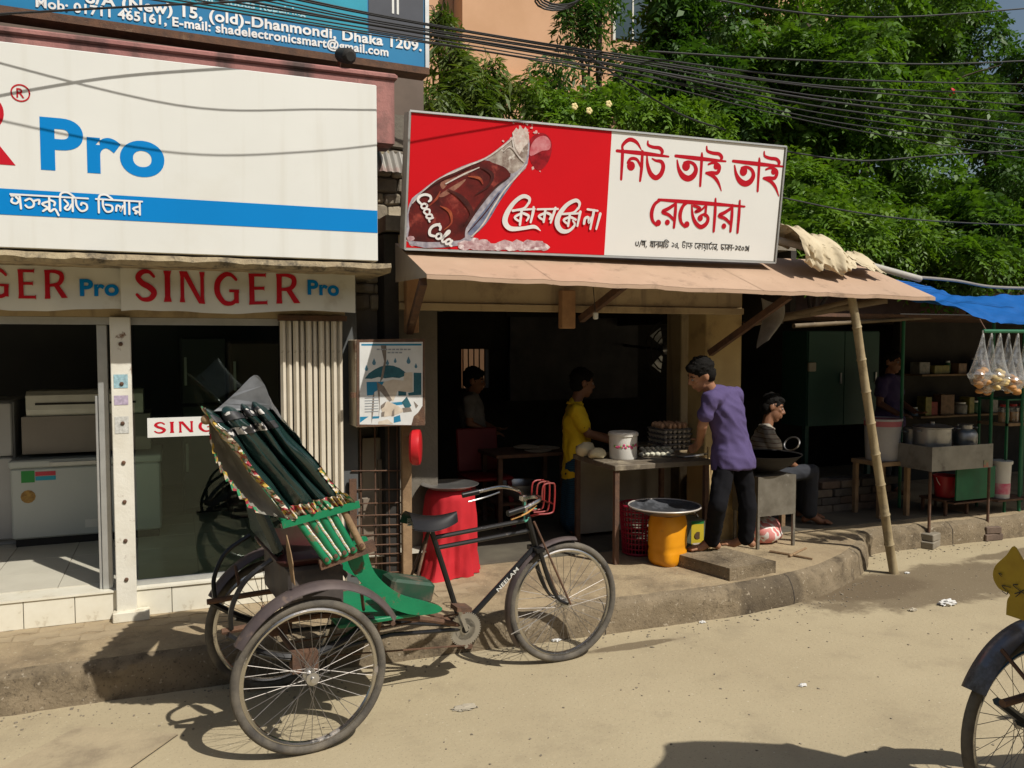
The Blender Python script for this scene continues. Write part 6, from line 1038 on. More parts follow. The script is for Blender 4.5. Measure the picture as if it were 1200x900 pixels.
    for s in (-1, 1):
        e_ = MB(); e_.ball(C + upv * .004 + f * .0775 + lf * s * .031, .0115, 10, 8); part(t, 'eye', e_, pm('eye white', (.22, .19, .17), .5), True); e_ = MB(); e_.ball(C + upv * .004 + f * .0835 + lf * s * .031, (.0065, .0065, .0065), 8, 6); part(t, 'pupil', e_, M_black, True); e_ = MB(); limb(e_, [C + upv * .024 + f * .082 + lf * s * .014, C + upv * .029 + f * .078 + lf * s * .034, C + upv * .022 + f * .066 + lf * s * .05], [.004, .005, .003], 6); part(t, 'eyebrow', e_, hair, True)
    e_ = MB(); limb(e_, [C - upv * .0645 + f * .082 + lf * .02, C - upv * .064 + f * .0905, C - upv * .0645 + f * .082 - lf * .02], [.003, .0035, .003], 6); part(t, 'mouth', e_, pm('lips', (.14, .05, .04), .6), True)
    def hr(v):
        return 1 + .10 * mnoise.noise(v * 4 + V3(C.x, 0, 0)) + .06 * mnoise.noise(v * 11) + .05 * mnoise.noise(V3(v.x * 34, v.y * 34, v.z * 9))
    hb2 = MB(); hb2.ball(C + upv * .045 - f * .022, (.098, .083, .092), 56, 40, rot, hr); hb2.ball(C - upv * .01 - f * .05, (.065, .077, .075), 18, 12, rot, hr); hb2.ball(C + upv * .078 + f * .035, (.052, .064, .036), 24, 16, rot, hr)
    part(t, 'hair', hb2, hair, True)
    # clothing over the same joints
    mb = MB(); across = (g['sL'] - g['sR']).normalized(); ah = (g['hL'] - g['hR']).normalized(); upT = (cm - mid).normalized(); rows = []
    for (c_, a_, b_, f_) in ((mid - V3(0, 0, .085), .205, .142, 0), (mid - V3(0, 0, .02), .202, .140, 0), (mid.lerp(cm, .25), .166, .118, .3), (mid.lerp(cm, .5), .165, .116, .5), (mid.lerp(cm, .78), .180, .120, .85), (mid.lerp(cm, .93), .165, .100, 1), (mid.lerp(cm, 1.06), .10, .07, 1)):
        ac = ah.lerp(across, f_).normalized(); fw_ = ac.cross(upT).normalized(); rows.append([c_ + ac * a_ * math.cos(q * .2618) + fw_ * b_ * math.sin(q * .2618) for q in range(24)])
    nr = len(rows); mb.add([v for r_ in rows for v in r_], [(i * 24 + j, i * 24 + (j + 1) % 24, (i + 1) * 24 + (j + 1) % 24, (i + 1) * 24 + j) for i in range(nr - 1) for j in range(24)] + [tuple(range(23, -1, -1)), tuple(range((nr - 1) * 24, nr * 24))])
    limb(mb, [g['sL'] * .9 + cm * .1, cm, g['sR'] * .9 + cm * .1], [.060, .075, .060]); limb(mb, [cm, g['neck'] - upv * .02], [.075, .058])
    for s in 'LR': el = g['s' + s].lerp(g['e' + s], sleeve); limb(mb, [g['s' + s] * .92 + cm * .08, el], [.062, .058])
    if tail:
        for s in 'LR': limb(mb, [g['h' + s], g['h' + s].lerp(g['k' + s], tail)], [.112, .108])
        limb(mb, [mid, mid + (g['kL'] + g['kR'] - g['hL'] - g['hR']) * .5 * tail], [.115, .105])
    sh = fuse(mb, 'shirt', shirt, .011, 3, .013, C.x); sh.transform(Matrix.Translation(-off)); part(t, 'shirt', sh, shirt)
    if collar: mb = MB(); nk = g['neck'] - upv * .015; u2, w2 = frame_of(upv); mb.tube([nk + (u2 * math.cos(q * .349) + w2 * math.sin(q * .349)) * .064 + upv * .0 for q in range(18)], .013, 6, closed=True, flat=1.); part(t, 'collar', mb, shirt, True)
    mb = MB()
    if lungi:
        limb(mb, [mid + V3(0, 0, .02), mid.lerp((g['kL'] + g['kR']) / 2, .5), (g['kL'] + g['kR']) / 2, (g['aL'] + g['aR']) / 2 + V3(0, 0, .06)], [.12, .14, .15, .155])
        for s in 'LR': limb(mb, [g['h' + s], g['k' + s], g['a' + s] + V3(0, 0, .06)], [.115, .11, .115])
        lg = fuse(mb, 'lungi', lungi, .012, 3, .008, 4.); lg.transform(Matrix.Translation(-off)); part(t, 'lungi', lg, lungi)
    else:
        for s in 'LR': limb(mb, [g['h' + s], g['k' + s], g['a' + s].lerp(g['k' + s], .06) - V3(0, 0, .0)], [.080, .068, .060])
        limb(mb, [g['hL'], g['hR']], [.080, .080]); limb(mb, [mid, mid.lerp(cm, .1)], [.095, .085])
        tr_ = fuse(mb, 'trousers', legs, .011, 3, .007, 2.); tr_.transform(Matrix.Translation(-off)); part(t, 'trousers', tr_, legs)
    return t
SKIN = pm('brown skin', (.24, .115, .062), .55, col2=(.20, .09, .048), scale=6, spec=.35); SKIN2 = pm('tan skin', (.34, .17, .095), .55, col2=(.28, .135, .075), scale=6, spec=.35); HAIR = pm('black hair', (.008, .007, .006), .8, spec=.15, scale=30, bump=.6, bscale=150)
W_ = lambda px, py, Y: at(px, py, Y)
JN = pm('black trousers', (.009, .009, .011), .95, scale=5, spec=.12)
footL, footR = atz(834, 645, .29), atz(874, 642, .29)
P1 = dict(head=W_(821, 439, 5.16), neck=W_(834, 457, 5.16), sL=W_(832, 468, 5.03), sR=W_(864, 463, 5.29), eL=W_(823, 499, 5.09), wL=W_(820, 519, 5.28), fL=W_(812, 527, 5.40), eR=W_(853, 505, 5.45), wR=W_(841, 514, 5.36), fR=W_(840, 524, 5.34), hL=W_(851, 537, 5.09), hR=W_(868, 536, 5.15), kL=W_(841, 592, 5.02), kR=W_(876, 592, 5.12), aL=footL + V3(0, 0, .07), aR=footR + V3(.0, 0, .07), tL=footL + V3(-.16, .03, 0), tR=footR + V3(-.14, .12, 0), curl=.6)
person('man in a purple shirt bending over the dough table with his back turned', P1, V3(-.80, .25, -.42), SKIN2, pm('purple cotton', (.085, .062, .165), .85, col2=(.068, .048, .135), scale=5, bump=.15, bscale=40), JN, HAIR, None, .55)
ck_ = MB(); p = P1['wR']; ck_.grid(lambda u, v: W_(838 + 8 * u + 2 * math.sin(v * 6), 519 + 14 * v * (1 - .3 * abs(u - .5)), 5.30) + V3(0, .012 * math.sin(u * 8 + v * 3), 0), 8, 10); single('wiping_cloth', 'white wiping cloth held by the man in the purple shirt', 'cloth', ck_, pm('white rag', (.62, .60, .57), .9), p, True)
Yy = 6.42; zf = .213
P2 = dict(head=W_(683, 449, Yy), neck=W_(674, 471, Yy), sL=W_(672, 481, Yy + .19), sR=W_(676, 483, Yy - .17), eL=W_(690, 508, Yy + .22), eR=W_(689, 508, Yy - .20), wL=W_(716, 513, Yy + .1), wR=W_(716, 517, Yy - .14), fL=W_(728, 521, Yy + .06), fR=W_(728, 523, Yy - .12), hL=W_(677, 548, Yy + .09), hR=W_(677, 548, Yy - .09), kL=V3(0, 0, 0), kR=V3(0, 0, 0), aL=V3(0, 0, 0), aR=V3(0, 0, 0), tL=V3(0, 0, 0), tR=V3(0, 0, 0))
for s, dy in (('L', .09), ('R', -.09)): h = P2['h' + s]; P2['k' + s] = V3(h.x + .02, h.y, .62); P2['a' + s] = V3(h.x, h.y, zf + .07); P2['t' + s] = V3(h.x + .15, h.y, zf)
person('man in a yellow printed polo shirt kneading dough behind the table', P2, V3(.97, -.12, -.12), SKIN, pattern_mat('yellow print', 'spots', [(.06, .03, .02, 0), (.74, .50, .01, .33), (.76, .52, .012, .5), (.72, .48, .01, .7)], 9, .8), JN, HAIR, pattern_mat('blue lungi', 'bands', [(.01, .05, .09, 0), (.015, .10, .16, .45), (.01, .03, .06, .8)], 9, .85), .6)
Ys = 6.05
P3 = dict(head=W_(906, 478, Ys), neck=W_(899, 499, Ys), sL=W_(893, 508, Ys + .18), sR=W_(902, 509, Ys - .16), eL=W_(912, 533, Ys + .22), eR=W_(914, 534, Ys - .20), wL=W_(930, 545, Ys + .1), wR=W_(933, 547, Ys - .10), fL=W_(942, 549, Ys + .06), fR=W_(945, 551, Ys - .08), hL=W_(890, 556, Ys + .09), hR=W_(890, 557, Ys - .09), kL=W_(943, 553, Ys + .10), kR=W_(951, 553, Ys - .12), aL=V3(0, 0, 0), aR=V3(0, 0, 0))
for s in 'LR': k = P3['k' + s]; P3['a' + s] = V3(k.x - .03, k.y - .02, .285); P3['t' + s] = P3['a' + s] + V3(.13, -.10, 0)
person('bearded man in a striped tee sitting in the shade behind the wok', P3, V3(.72, -.62, -.22), SKIN, pattern_mat('striped tee', 'bands', [(.25, .23, .19, 0), (.10, .05, .04, .35), (.30, .27, .22, .6)], 4, .85), pm('dark jeans', (.025, .028, .036), .85, scale=6), HAIR, None, .55)
hp = (P3['hL'] + P3['hR']) / 2; t = thing('wooden_stool', 'low wooden stool under the seated man', 'stool', (hp.x, hp.y, .212)); mb = MB(); mb.bb(hp.x - .2, hp.x + .2, hp.y - .16, hp.y + .16, hp.z - .16, hp.z - .115); part(t, 'seat', mb, M_wood)
for sx in (-1, 1):
    for sy in (-1, 1): mb = MB(); mb.bb(hp.x + sx * .16 - .02, hp.x + sx * .16 + .02, hp.y + sy * .12 - .02, hp.y + sy * .12 + .02, .213, hp.z - .161); part(t, 'leg', mb, M_wood)
def standing(px, py, Y, face, zf, lean=V3(0, 0, 0)):
    """A person standing at ease with the head at the given picture point."""
    hd = W_(px, py, Y); f = V3(face.x, face.y, 0).normalized(); l = V3(-f.y, f.x, 0); x, y = hd.x, hd.y; k = (hd.z - zf) / 1.53; b = lambda a, c, z: V3(x, y, zf) + f * a + l * c + V3(0, 0, z * k)
    J = dict(head=hd, neck=b(-.03, 0, 1.37), sL=b(-.03, .17, 1.31), sR=b(-.03, -.17, 1.31), eL=b(-.02, .22, 1.06), eR=b(-.02, -.22, 1.06), wL=b(.16, .19, .96), wR=b(.16, -.19, .96), fL=b(.25, .17, .95), fR=b(.25, -.17, .95), hL=b(-.02, .09, .88), hR=b(-.02, -.09, .88), kL=b(.01, .10, .48), kR=b(.01, -.10, .48), aL=b(-.02, .10, .07), aR=b(-.02, -.10, .07), tL=b(.13, .12, 0), tR=b(.13, -.12, 0)); return J
person('dim figure in a pale shirt standing near the small barred window', standing(556, 446, 7.5, V3(.8, -.4, 0), .213), V3(.8, -.45, -.15), SKIN, pm('dim pale shirt', (.20, .19, .18), .9), pm('dark jeans', (.025, .028, .036)), HAIR)
person('shopkeeper in a dark purple shirt standing in the shade of the tea stall', standing(1046, 424, 6.75, V3(.3, -1, 0), .205), V3(.25, -1, -.1), SKIN, pm('dark purple shirt', (.06, .04, .12), .85), pm('dark jeans', (.025, .028, .036)), HAIR)
# ------------------------------------------------------------------ tea stall
YC = 5.47; a, b = at(1090, 551, YC), at(1164, 521, YC); a.x = at(1092, 551, YC).x; xs0 = a.x; xs1 = b.x; zc0, zc1 = at(1130, 550, YC).z, at(1130, 522, YC).z; Yd = 6.1
st = thing('tea_stall', 'tea stall with steel counter and green corner posts under the blue tarpaulin', 'stall', ((xs0 + xs1) / 2, 5.8, .2)); M_cnt = pm('dull counter steel', (.32, .31, .28), .5, metal=.5, col2=(.2, .19, .17), scale=5, dirt=(.12, .10, .08), dscale=5, dlo=.55, dhi=.72); M_gp = pm('stall green', (.015, .14, .06), .55, col2=(.01, .10, .045), scale=5, dirt=(.10, .07, .05), dlo=.6, dhi=.72)
mb = MB(); mb.bb(xs0, xs1, YC, YC + .012, zc0, zc1); part(st, 'apron', mb, M_cnt); mb = MB(); mb.bb(xs0, xs0 + .012, YC + .013, Yd, zc0, zc1); part(st, 'apron', mb, M_cnt); mb = MB(); mb.bb(xs0 + .013, xs1, YC + .013, Yd, zc1 - .05, zc1 - .035); part(st, 'counter_top', mb, M_cnt)
for x in (xs0 + .012, xs1 - .012):
    for y in (YC + .025, Yd - .02): zz = .135 if y < 5.6 else .204; mb = MB(); mb.rod((x, y, zz), (x, y, zc0 - .001), .013); part(st, 'leg', mb, M_rust)
gx0, gx1 = at(1120, 600, 5.6).x, at(1165, 600, 5.6).x; mb = MB(); mb.bb(gx0, gx1, 5.60, 5.615, at(1140, 585, 5.6).z, zc0 - .02); part(st, 'side_panel', mb, M_gp)
mb = MB(); mb.bb(gx0, gx1 + .4, 5.62, 6.0, at(1140, 590, 5.6).z, at(1140, 590, 5.6).z + .015); part(st, 'shelf', mb, M_rust)
fx, fy = at(1153, 540, YC - .002), at(1163, 560, YC); mb = MB(); mb.bb(fx.x, fx.x + .06, YC - .004, YC - .0015, fx.z - .06, fx.z + .005); part(st, 'sticker', mb, pm('stall sticker', (.5, .12, .10), .5, col2=(.05, .35, .2), scale=20, var=1))
for k, (px, py0, Y) in enumerate(((1056, 600, 6.15), (1161, 388, 5.75), (1197, 600, 5.62))):
    x = at(px, 500, Y).x; mb = MB(); mb.rod((x, Y, .204), (x, Y, 2.12), .016); part(st, 'post', mb, M_gp)
YB2 = 4.40; mb = MB(); mb.rod(at(1152, 388, YB2), at(1290, 389, YB2), .014); part(st, 'cross_bar', mb, M_gp)
for px in (1156, 1212, 1270): mb = MB(); p = at(px, 388, YB2); mb.rod(p, p + V3(0, .06, .09), .005); part(st, 'hanger', mb, M_rust)
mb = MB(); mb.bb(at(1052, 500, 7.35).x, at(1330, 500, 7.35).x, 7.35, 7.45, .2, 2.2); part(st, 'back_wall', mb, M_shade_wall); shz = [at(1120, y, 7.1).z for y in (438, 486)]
for z in shz: mb = MB(); mb.bb(at(1075, 500, 7.1).x, at(1330, 500, 7.1).x, 7.05, 7.349, z - .02, z); part(st, 'shelf', mb, M_wood)
# bricks carrying the front legs
i = 0
for j, x in enumerate((xs0 + .012, xs1 - .012)):
    for k in range(2):
        mb = MB(); mb.box((x + random.uniform(-.01, .01) + .02, YC + .015 - .0, .033 + k * .067), (.21 - .05 * k, .11, .064), rz=random.uniform(-.15, .15) + (.3 if j == 0 else -.2), bev=.006); single('loose_brick', '%s brick under the %s front leg of the tea stall' % (['bottom', 'top'][k], ['nearer', 'farther'][j]), 'brick', mb, M_conc if j == 0 else Mb_[0], (x, YC, 0), group='bricks under the stall legs')
# pots
zt2 = zc1 - .034
def pot(name, label, px, Y, r_, h, prof, mat, cat, handles=True):
    x = at(px, 520, Y).x; c = V3(x, Y, zt2); t = thing(name, label, cat, c); mb = MB(); mb.lathe([(r_ * a_, h * b_) for a_, b_ in prof], c, 36); part(t, 'vessel', mb, mat, True)
    if handles:
        for s in (-1, 1): mb = MB(); mb.tube(smooth_path([c + V3(s * r_, -.03, h * .8), c + V3(s * (r_ + .03), -.02, h * .82), c + V3(s * (r_ + .03), .02, h * .82), c + V3(s * r_, .03, h * .8)]), .006, 6); part(t, 'handle', mb, mat, True)
    return t, c
M_al = pm('beaten aluminium', (.46, .45, .43), .38, metal=.85, col2=(.36, .35, .33), scale=14, dirt=(.12, .10, .08), dscale=6, dlo=.55, dhi=.72, bump=.12, bscale=60)
t_, c_ = pot('cooking_pot', 'wide aluminium cooking pot with flat lid on the tea stall counter', 1092, 5.72, .165, .19, [(0, 0), (.92, 0), (1, .08), (1, .93), (1.08, .96), (1.08, 1), (0, 1)], M_al, 'pot'); mb = MB(); mb.lathe([(.16, .19), (.17, .197), (.1, .21), (.02, .215), (.02, .235), (0, .235)], c_, 30); part(t_, 'lid', mb, M_al, True)
pot('milk_can', 'round shouldered aluminium milk can beside the cooking pot', 1131, 5.70, .105, .2, [(0, 0), (.9, 0), (1, .1), (1, .55), (.8, .72), (.55, .78), (.55, .95), (.66, 1), (0, 1)], M_al, 'can'); pot('kettle', 'small aluminium kettle at the back of the counter', 1122, 5.95, .08, .17, [(0, 0), (.9, 0), (1, .3), (.8, .7), (.4, .85), (.1, .9), (.1, 1), (0, 1)], M_al, 'kettle'); pot('tin_pot', 'tall dull tin pot left of the cooking pot', 1068, 5.9, .075, .16, [(0, 0), (1, 0), (1, .95), (1.06, 1), (0, 1)], M_al, 'pot')
def plainbucket(label, c, r0, r1, h, mat, band=None, lid=None, name='plastic_bucket'):
    t = thing(name, label, 'bucket', c); bucket(t, c, r0, r1, h, mat, 'body')
    if band: mb = MB(); f0, f1 = band[1]; mb.lathe([(r0 + (r1 - r0) * f0 + .0015, h * f0), (r0 + (r1 - r0) * f1 + .0015, h * f1)], c, 30); part(t, 'band', mb, band[0], True)
    if lid: mb = MB(); mb.lathe([(r1 + .012, h - .015), (r1 + .012, h + .012), (r1 - .01, h + .016), (0, h + .016)], c, 28); part(t, 'lid', mb, lid, True)
    mb = MB(); mb.tube([c + V3((r1 + .01) * math.cos(q * .314), -(r1 + .012) * math.sin(q * .314) * .35 - .0, h * .93 - .12 * math.sin(q * .314)) for q in range(11)], .003, 5); part(t, 'handle', mb, M_steel)
    return t
c = V3(at(1107, 586, 5.85).x, 5.85, .36); 
zst = .36; sb_ = thing('bucket_stand', 'low rusty shelf stand under the stall counter', 'stand', (c.x, c.y, .204)); mb = MB(); mb.bb(c.x - .17, c.x + .17, 5.70, 6.0, zst - .02, zst - .002); part(sb_, 'top', mb, M_rust)
for sx in (-.14, .14):
    for y in (5.72, 5.98): mb = MB(); mb.bb(c.x + sx - .012, c.x + sx + .012, y - .012, y + .012, .204, zst - .021); part(sb_, 'leg', mb, M_rust)
plainbucket('red plastic bucket standing under the stall counter', V3(c.x, c.y, zst), .085, .11, .21, pm('bucket red', (.45, .02, .03), .4, scale=4))
zw = at(1172, 581, 5.72).z; c = V3(at(1173, 560, 5.66).x, 5.66, zw); hW = at(1173, 541, 5.66).z - zw; c2 = V3(c.x, c.y, zw)
plainbucket('white bucket with pink label and lid at the end of the stall', c2, .078, .088, hW, pm('bucket white', (.66, .64, .58), .45), (pm('label pink', (.60, .06, .16), .5, col2=(.7, .5, .5), scale=9), (.12, .42)), pm('bucket white', (.66, .64, .58)))
mb = MB(); mb.lathe([(.0895, hW * .52), (.091, hW * .76)], c2, 28); part(st, 'shelf', MB().bb(c2.x - .16, c2.x + .3, 5.56, 5.84, zw - .02, zw - .002), M_rust)
plainbucket('large pale plastic drum with pink rim behind the bamboo pole', V3(at(1033, 560, 6.0).x, 6.0, at(1033, 538, 6.0).z), .15, .17, at(1033, 490, 6.0).z - at(1033, 538, 6.0).z, pm('drum pale', (.42, .40, .38), .5), (pm('drum pink', (.45, .12, .14), .5), (.82, .98)), None, 'water_drum')
zz = at(1033, 538, 6.0).z; x = at(1033, 540, 6.0).x; t = thing('drum_stand', 'rough wooden stand carrying the pale plastic drum', 'stand', (x, 6.0, .204)); mb = MB(); mb.bb(x - .2, x + .2, 5.82, 6.18, zz - .04, zz - .002); part(t, 'top', mb, M_wood)
for sx in (-.17, .17):
    for y in (5.85, 6.15): mb = MB(); mb.bb(x + sx - .02, x + sx + .02, y - .02, y + .02, .204, zz - .041); part(t, 'leg', mb, M_wood)
# bags of buns hanging from the cross bar
bagm = bpy.data.materials.new('clear plastic bag'); bagm.use_nodes = True; N = bagm.node_tree.nodes; L = bagm.node_tree.links; N.remove(N['Principled BSDF']); tr = N.new('ShaderNodeBsdfTransparent'); tr.inputs[0].default_value = (.93, .93, .92, 1); gl = N.new('ShaderNodeBsdfGlossy'); gl.inputs['Roughness'].default_value = .18; df = N.new('ShaderNodeBsdfDiffuse'); df.inputs[0].default_value = (.7, .7, .68, 1); m1 = N.new('ShaderNodeMixShader'); m1.inputs[0].default_value = .5; L.new(gl.outputs[0], m1.inputs[1]); L.new(df.outputs[0], m1.inputs[2]); lw = N.new('ShaderNodeLayerWeight'); lw.inputs[0].default_value = .35; tcn = N.new('ShaderNodeTexCoord'); nz = N.new('ShaderNodeTexNoise'); nz.inputs['Scale'].default_value = 26; L.new(tcn.outputs['Object'], nz.inputs[0]); mrn = N.new('ShaderNodeMapRange'); mrn.inputs['From Min'].default_value = .45; mrn.inputs['From Max'].default_value = .75; mrn.inputs['To Min'].default_value = .16; mrn.inputs['To Max'].default_value = .75; L.new(nz.outputs['Fac'], mrn.inputs['Value']); mxm = N.new('ShaderNodeMath'); mxm.operation = 'MAXIMUM'; L.new(lw.outputs['Facing'], mxm.inputs[0]); L.new(mrn.outputs[0], mxm.inputs[1]); ml = N.new('ShaderNodeMath'); ml.operation = 'MULTIPLY'; ml.inputs[1].default_value = .7; L.new(mxm.outputs[0], ml.inputs[0]); m2 = N.new('ShaderNodeMixShader'); L.new(ml.outputs[0], m2.inputs[0]); L.new(tr.outputs[0], m2.inputs[1]); L.new(m1.outputs[0], m2.inputs[2]); L.new(m2.outputs[0], N['Material Output'].inputs[0])
M_bun = pm('golden bun', (.50, .26, .08), .6, col2=(.36, .15, .04), scale=9)
names = [w_ + ' bag of buns along the green bar, counted from the bamboo pole' for w_ in ('first', 'second', 'third', 'fourth', 'fifth', 'sixth', 'seventh')]
YB0 = YB2
for k, px in enumerate((1148, 1158, 1168, 1178, 1189, 1200, 1212)):
    YB2 = YB0 + (.07 if k % 2 else 0.)
    top = at(px + 4, 392, YB2); c = at(px + random.uniform(-3, 3), 448 + random.uniform(-6, 5), YB2); t = thing('bun_bag', names[k], 'bread bag', V3(top.x, YB2, top.z), group='bags of buns on the bar'); rb_ = .105
    def bagf(u, v):
        a = u * 2 * math.pi; r_ = (.012 + rb_ * (v ** 1.3)) if v < .78 else rb_ * math.sqrt(max(0, 1 - ((v - .78) / .22) ** 2)) * .98 + .001
        r_ *= 1 + .12 * mnoise.noise(V3(math.cos(a) * 2 + k * 5, math.sin(a) * 2, v * 4)); cc = top.lerp(c + V3(0, 0, -.04), v); return cc + V3(r_ * math.cos(a), r_ * .7 * math.sin(a), -.02 * (v > .9))
    mb = MB(); mb.grid(bagf, 24, 20); part(t, 'bag', mb, bagm, True); mb = MB(); mb.rod(top + V3(0, 0, .03), top - V3(0, 0, .02), .006, n=6); part(t, 'knot', mb, M_signwhite)
    for q in range(9): mb = MB(); o_ = V3(random.uniform(-.05, .05), random.uniform(-.035, .03), -.055 + .015 * q); mb.ball(c + o_, (.034, .028, .02), 12, 8, Matrix.Rotation(random.uniform(0, 3), 3, 'Z') @ Matrix.Rotation(random.uniform(-.6, .6), 3, 'X')); part(t, 'bun', mb, M_bun if k not in (2, 5) else pm('pale roll', (.6, .44, .18), .6), True)
# jars and boxes on the shelves
rng = random.Random(12); i = 0
cols = [(.35, .05, .04), (.30, .18, .10), (.34, .33, .30), (.08, .14, .22), (.30, .27, .05), (.05, .16, .08)]
def on_sh(px, zi, w_, h_, col, kind, lab):
    x = at(px, 450, 7.15).x; z = shz[zi]; c = V3(x, 7.18, z + .001); t = thing('shelf_box' if kind == 'box' else 'glass_jar', lab, 'box' if kind == 'box' else 'jar', c, group='goods on the stall shelves'); mt = pm('goods%s%d' % (kind, px), col, .5, col2=tuple(q * .5 for q in col), scale=20)
    if kind == 'box': mb = MB(); mb.box(c + V3(0, 0, h_ / 2), (w_, .14, h_), rz=rng.uniform(-.2, .2), bev=.003); part(t, 'carton', mb, mt)
    else: mb = MB(); mb.lathe([(0, 0), (w_ / 2, 0), (w_ / 2, h_ * .75), (w_ * .38, h_ * .85), (w_ * .38, h_ * .9), (0, h_ * .9)], c, 18); part(t, 'body', mb, mt, True); mb = MB(); mb.lathe([(w_ * .42, h_ * .88), (w_ * .42, h_), (0, h_)], c, 16); part(t, 'lid', mb, M_alu, True)
for (px, zi, w_, h_, ci, kind, lab) in ((1080, 0, .16, .14, 2, 'box', 'white box at the near end of the upper stall shelf'), (1100, 0, .26, .10, 4, 'box', 'flat olive box on the upper stall shelf'), (1124, 0, .14, .12, 1, 'box', 'brown box on the upper stall shelf'), (1143, 0, .10, .18, 3, 'jar', 'blue grey jar on the upper stall shelf'), (1092, 1, .12, .16, 0, 'box', 'red box on the lower stall shelf'), (1109, 1, .18, .24, 1, 'box', 'tall brown carton on the lower stall shelf'), (1128, 1, .16, .14, 2, 'jar', 'white jar on the lower stall shelf'), (1074, 1, .10, .10, 3, 'jar', 'small blue jar at the near end of the lower stall shelf'), (1145, 1, .12, .15, 5, 'jar', 'green jar on the lower stall shelf'), (1086, 1, .09, .22, 4, 'box', 'narrow olive packet near the red box on the lower stall shelf'), (1152, 0, .14, .16, 0, 'box', 'dull red box at the far end of the upper stall shelf'), (1162, 1, .15, .2, 2, 'box', 'pale carton at the far end of the lower stall shelf'), (1112, 0, .07, .15, 5, 'jar', 'little green jar between the flat olive box and the brown box'), (1136, 1, .09, .2, 4, 'box', 'olive packet between the white jar and the green jar')): on_sh(px, zi, w_, h_, cols[ci], kind, lab)
xj = at(1180, 495, 5.75).x; zj = at(1180, 494, 5.75).z; mb = MB(); mb.bb(xj - .17, xj + .5, 5.62, 5.95, zj - .03, zj - .001); sc_ = thing('snack_case', 'small green framed snack case with jars at the end of the stall', 'case', (xj, 5.78, zc1)); part(sc_, 'shelf', mb, M_wood)
for x in (xj - .16, xj + .48):
    for y in (5.63, 5.93): mb = MB(); mb.bb(x - .01, x + .01, y - .01, y + .01, .204, zj + .22); part(sc_, 'post', mb, M_gp)
mb = MB(); mb.bb(xj - .17, xj + .5, 5.62, 5.95, zj + .221, zj + .235); part(sc_, 'top', mb, M_gp)
for k in range(3):
    c = V3(xj - .09 + k * .13, 5.72, zj); t = thing('snack_jar', ['first', 'second', 'third'][k] + ' jar of golden snacks from the pot side of the snack case', 'jar', c, group='snack jars'); mb = MB(); mb.lathe([(0, 0), (.048, 0), (.048, .10), (0, .10)], c, 18); part(t, 'snacks', mb, M_bun, True); mb = MB(); mb.lathe([(.05, 0), (.05, .14), (.03, .155)], c, 18); part(t, 'glass', mb, bagm, True); mb = MB(); mb.lathe([(.035, .155), (.035, .175), (0, .175)], c, 14); part(t, 'lid', mb, pm('lid red', (.4, .03, .03), .5), True)
# ------------------------------------------------------------------ background buildings
us = thing('upper_storey', 'dark upper storey behind the blue signboard', 'building', (-1, 7.2, 2.4)); mb = MB(); mb.bb(-6, at(496, 40, 6.9).x, 6.9, 9.4, 2.72, 7.5); part(us, 'wall', mb, pm('grimy upper wall', (.20, .15, .12), .9, col2=(.13, .10, .08), scale=1.5))
for k in range(2): mb = MB(); mb.bb(-3 + k * 2, -1.8 + k * 2, 6.87, 6.899, 4.9, 6.2); part(us, 'window', mb, M_dark)
YPB = 14.; pbg = thing('apartment_building', 'peach plastered apartment building with blue grey windows behind the trees', 'building', (9, YPB + 3, 0)); x0 = at(542, 60, YPB).x; x1 = at(1010, 60, YPB).x
mb = MB(); mb.bb(x0, x1, YPB, YPB + 7, 0, 13); part(pbg, 'wall', mb, M_peach); mb = MB(); mb.bb(x0 - 2.2, x0 - .01, YPB + .5, YPB + 6, 0, 13); part(pbg, 'wing', mb, M_peach)
for zf_ in (3.4, 6.4, 9.5): mb = MB(); mb.bb(x0 - .05, x1 + .05, YPB - .12, YPB - .002, zf_, zf_ + .22); part(pbg, 'ledge', mb, M_peach)
M_win = pm('window glass dark', (.06, .09, .11), .12, scale=1); wxs = [at(720, 20, YPB).x + k * 2.45 for k in range(0, 2)]
for zf_ in (4.3, 7.35):
    for k, x in enumerate(wxs):
        zz = at(740, 48, YPB).z if zf_ > 6 else zf_; mb = MB(); mb.bb(x, x + .75, YPB - .03, YPB - .002, zz, zz + 1.3); w_ = part(pbg, 'window', mb, M_win); mb = MB()
        mb.bb(x - .05, x - .001, YPB - .05, YPB - .002, zz - .05, zz + 1.35); mb.bb(x + .751, x + .80, YPB - .05, YPB - .002, zz - .05, zz + 1.35); mb.bb(x + .36, x + .39, YPB - .045, YPB - .031, zz, zz + 1.3); part(w_, 'frame', mb, M_white)
        mb = MB(); mb.bb(x - .1, x + .85, YPB - .25, YPB - .051, zz + 1.36, zz + 1.43); part(w_, 'hood', mb, M_peach)
wbd = thing('white_building', 'pale building sliver standing between the tree trunks', 'building', (at(838, 50, 13).x, 13.3, 0)); mb = MB(); mb.bb(at(828, 50, 13).x, at(852, 50, 13).x, 13., 13.9, 0, 11); part(wbd, 'wall', mb, pm('white render', (.68, .68, .64), .8)); mb = MB(); mb.bb(at(826, 50, 12.9).x, at(853, 50, 12.9).x, 12.92, 12.999, 6.2, 6.4); part(wbd, 'ledge', mb, M_white)
gw = thing('compound_wall', 'brick boundary wall in deep shade behind the stalls and trees', 'wall', (9, 9.6, 0)); mb = MB(); mb.bb(6.2, 18, 9.6, 9.8, 0, 2.6); part(gw, 'wall', mb, pm('dark brick wall', (.15, .085, .06), .9, col2=(.10, .06, .045), scale=8)); mb = MB(); mb.bb(6.2, 18, 9.55, 9.85, 2.601, 2.7); part(gw, 'coping', mb, M_conc)
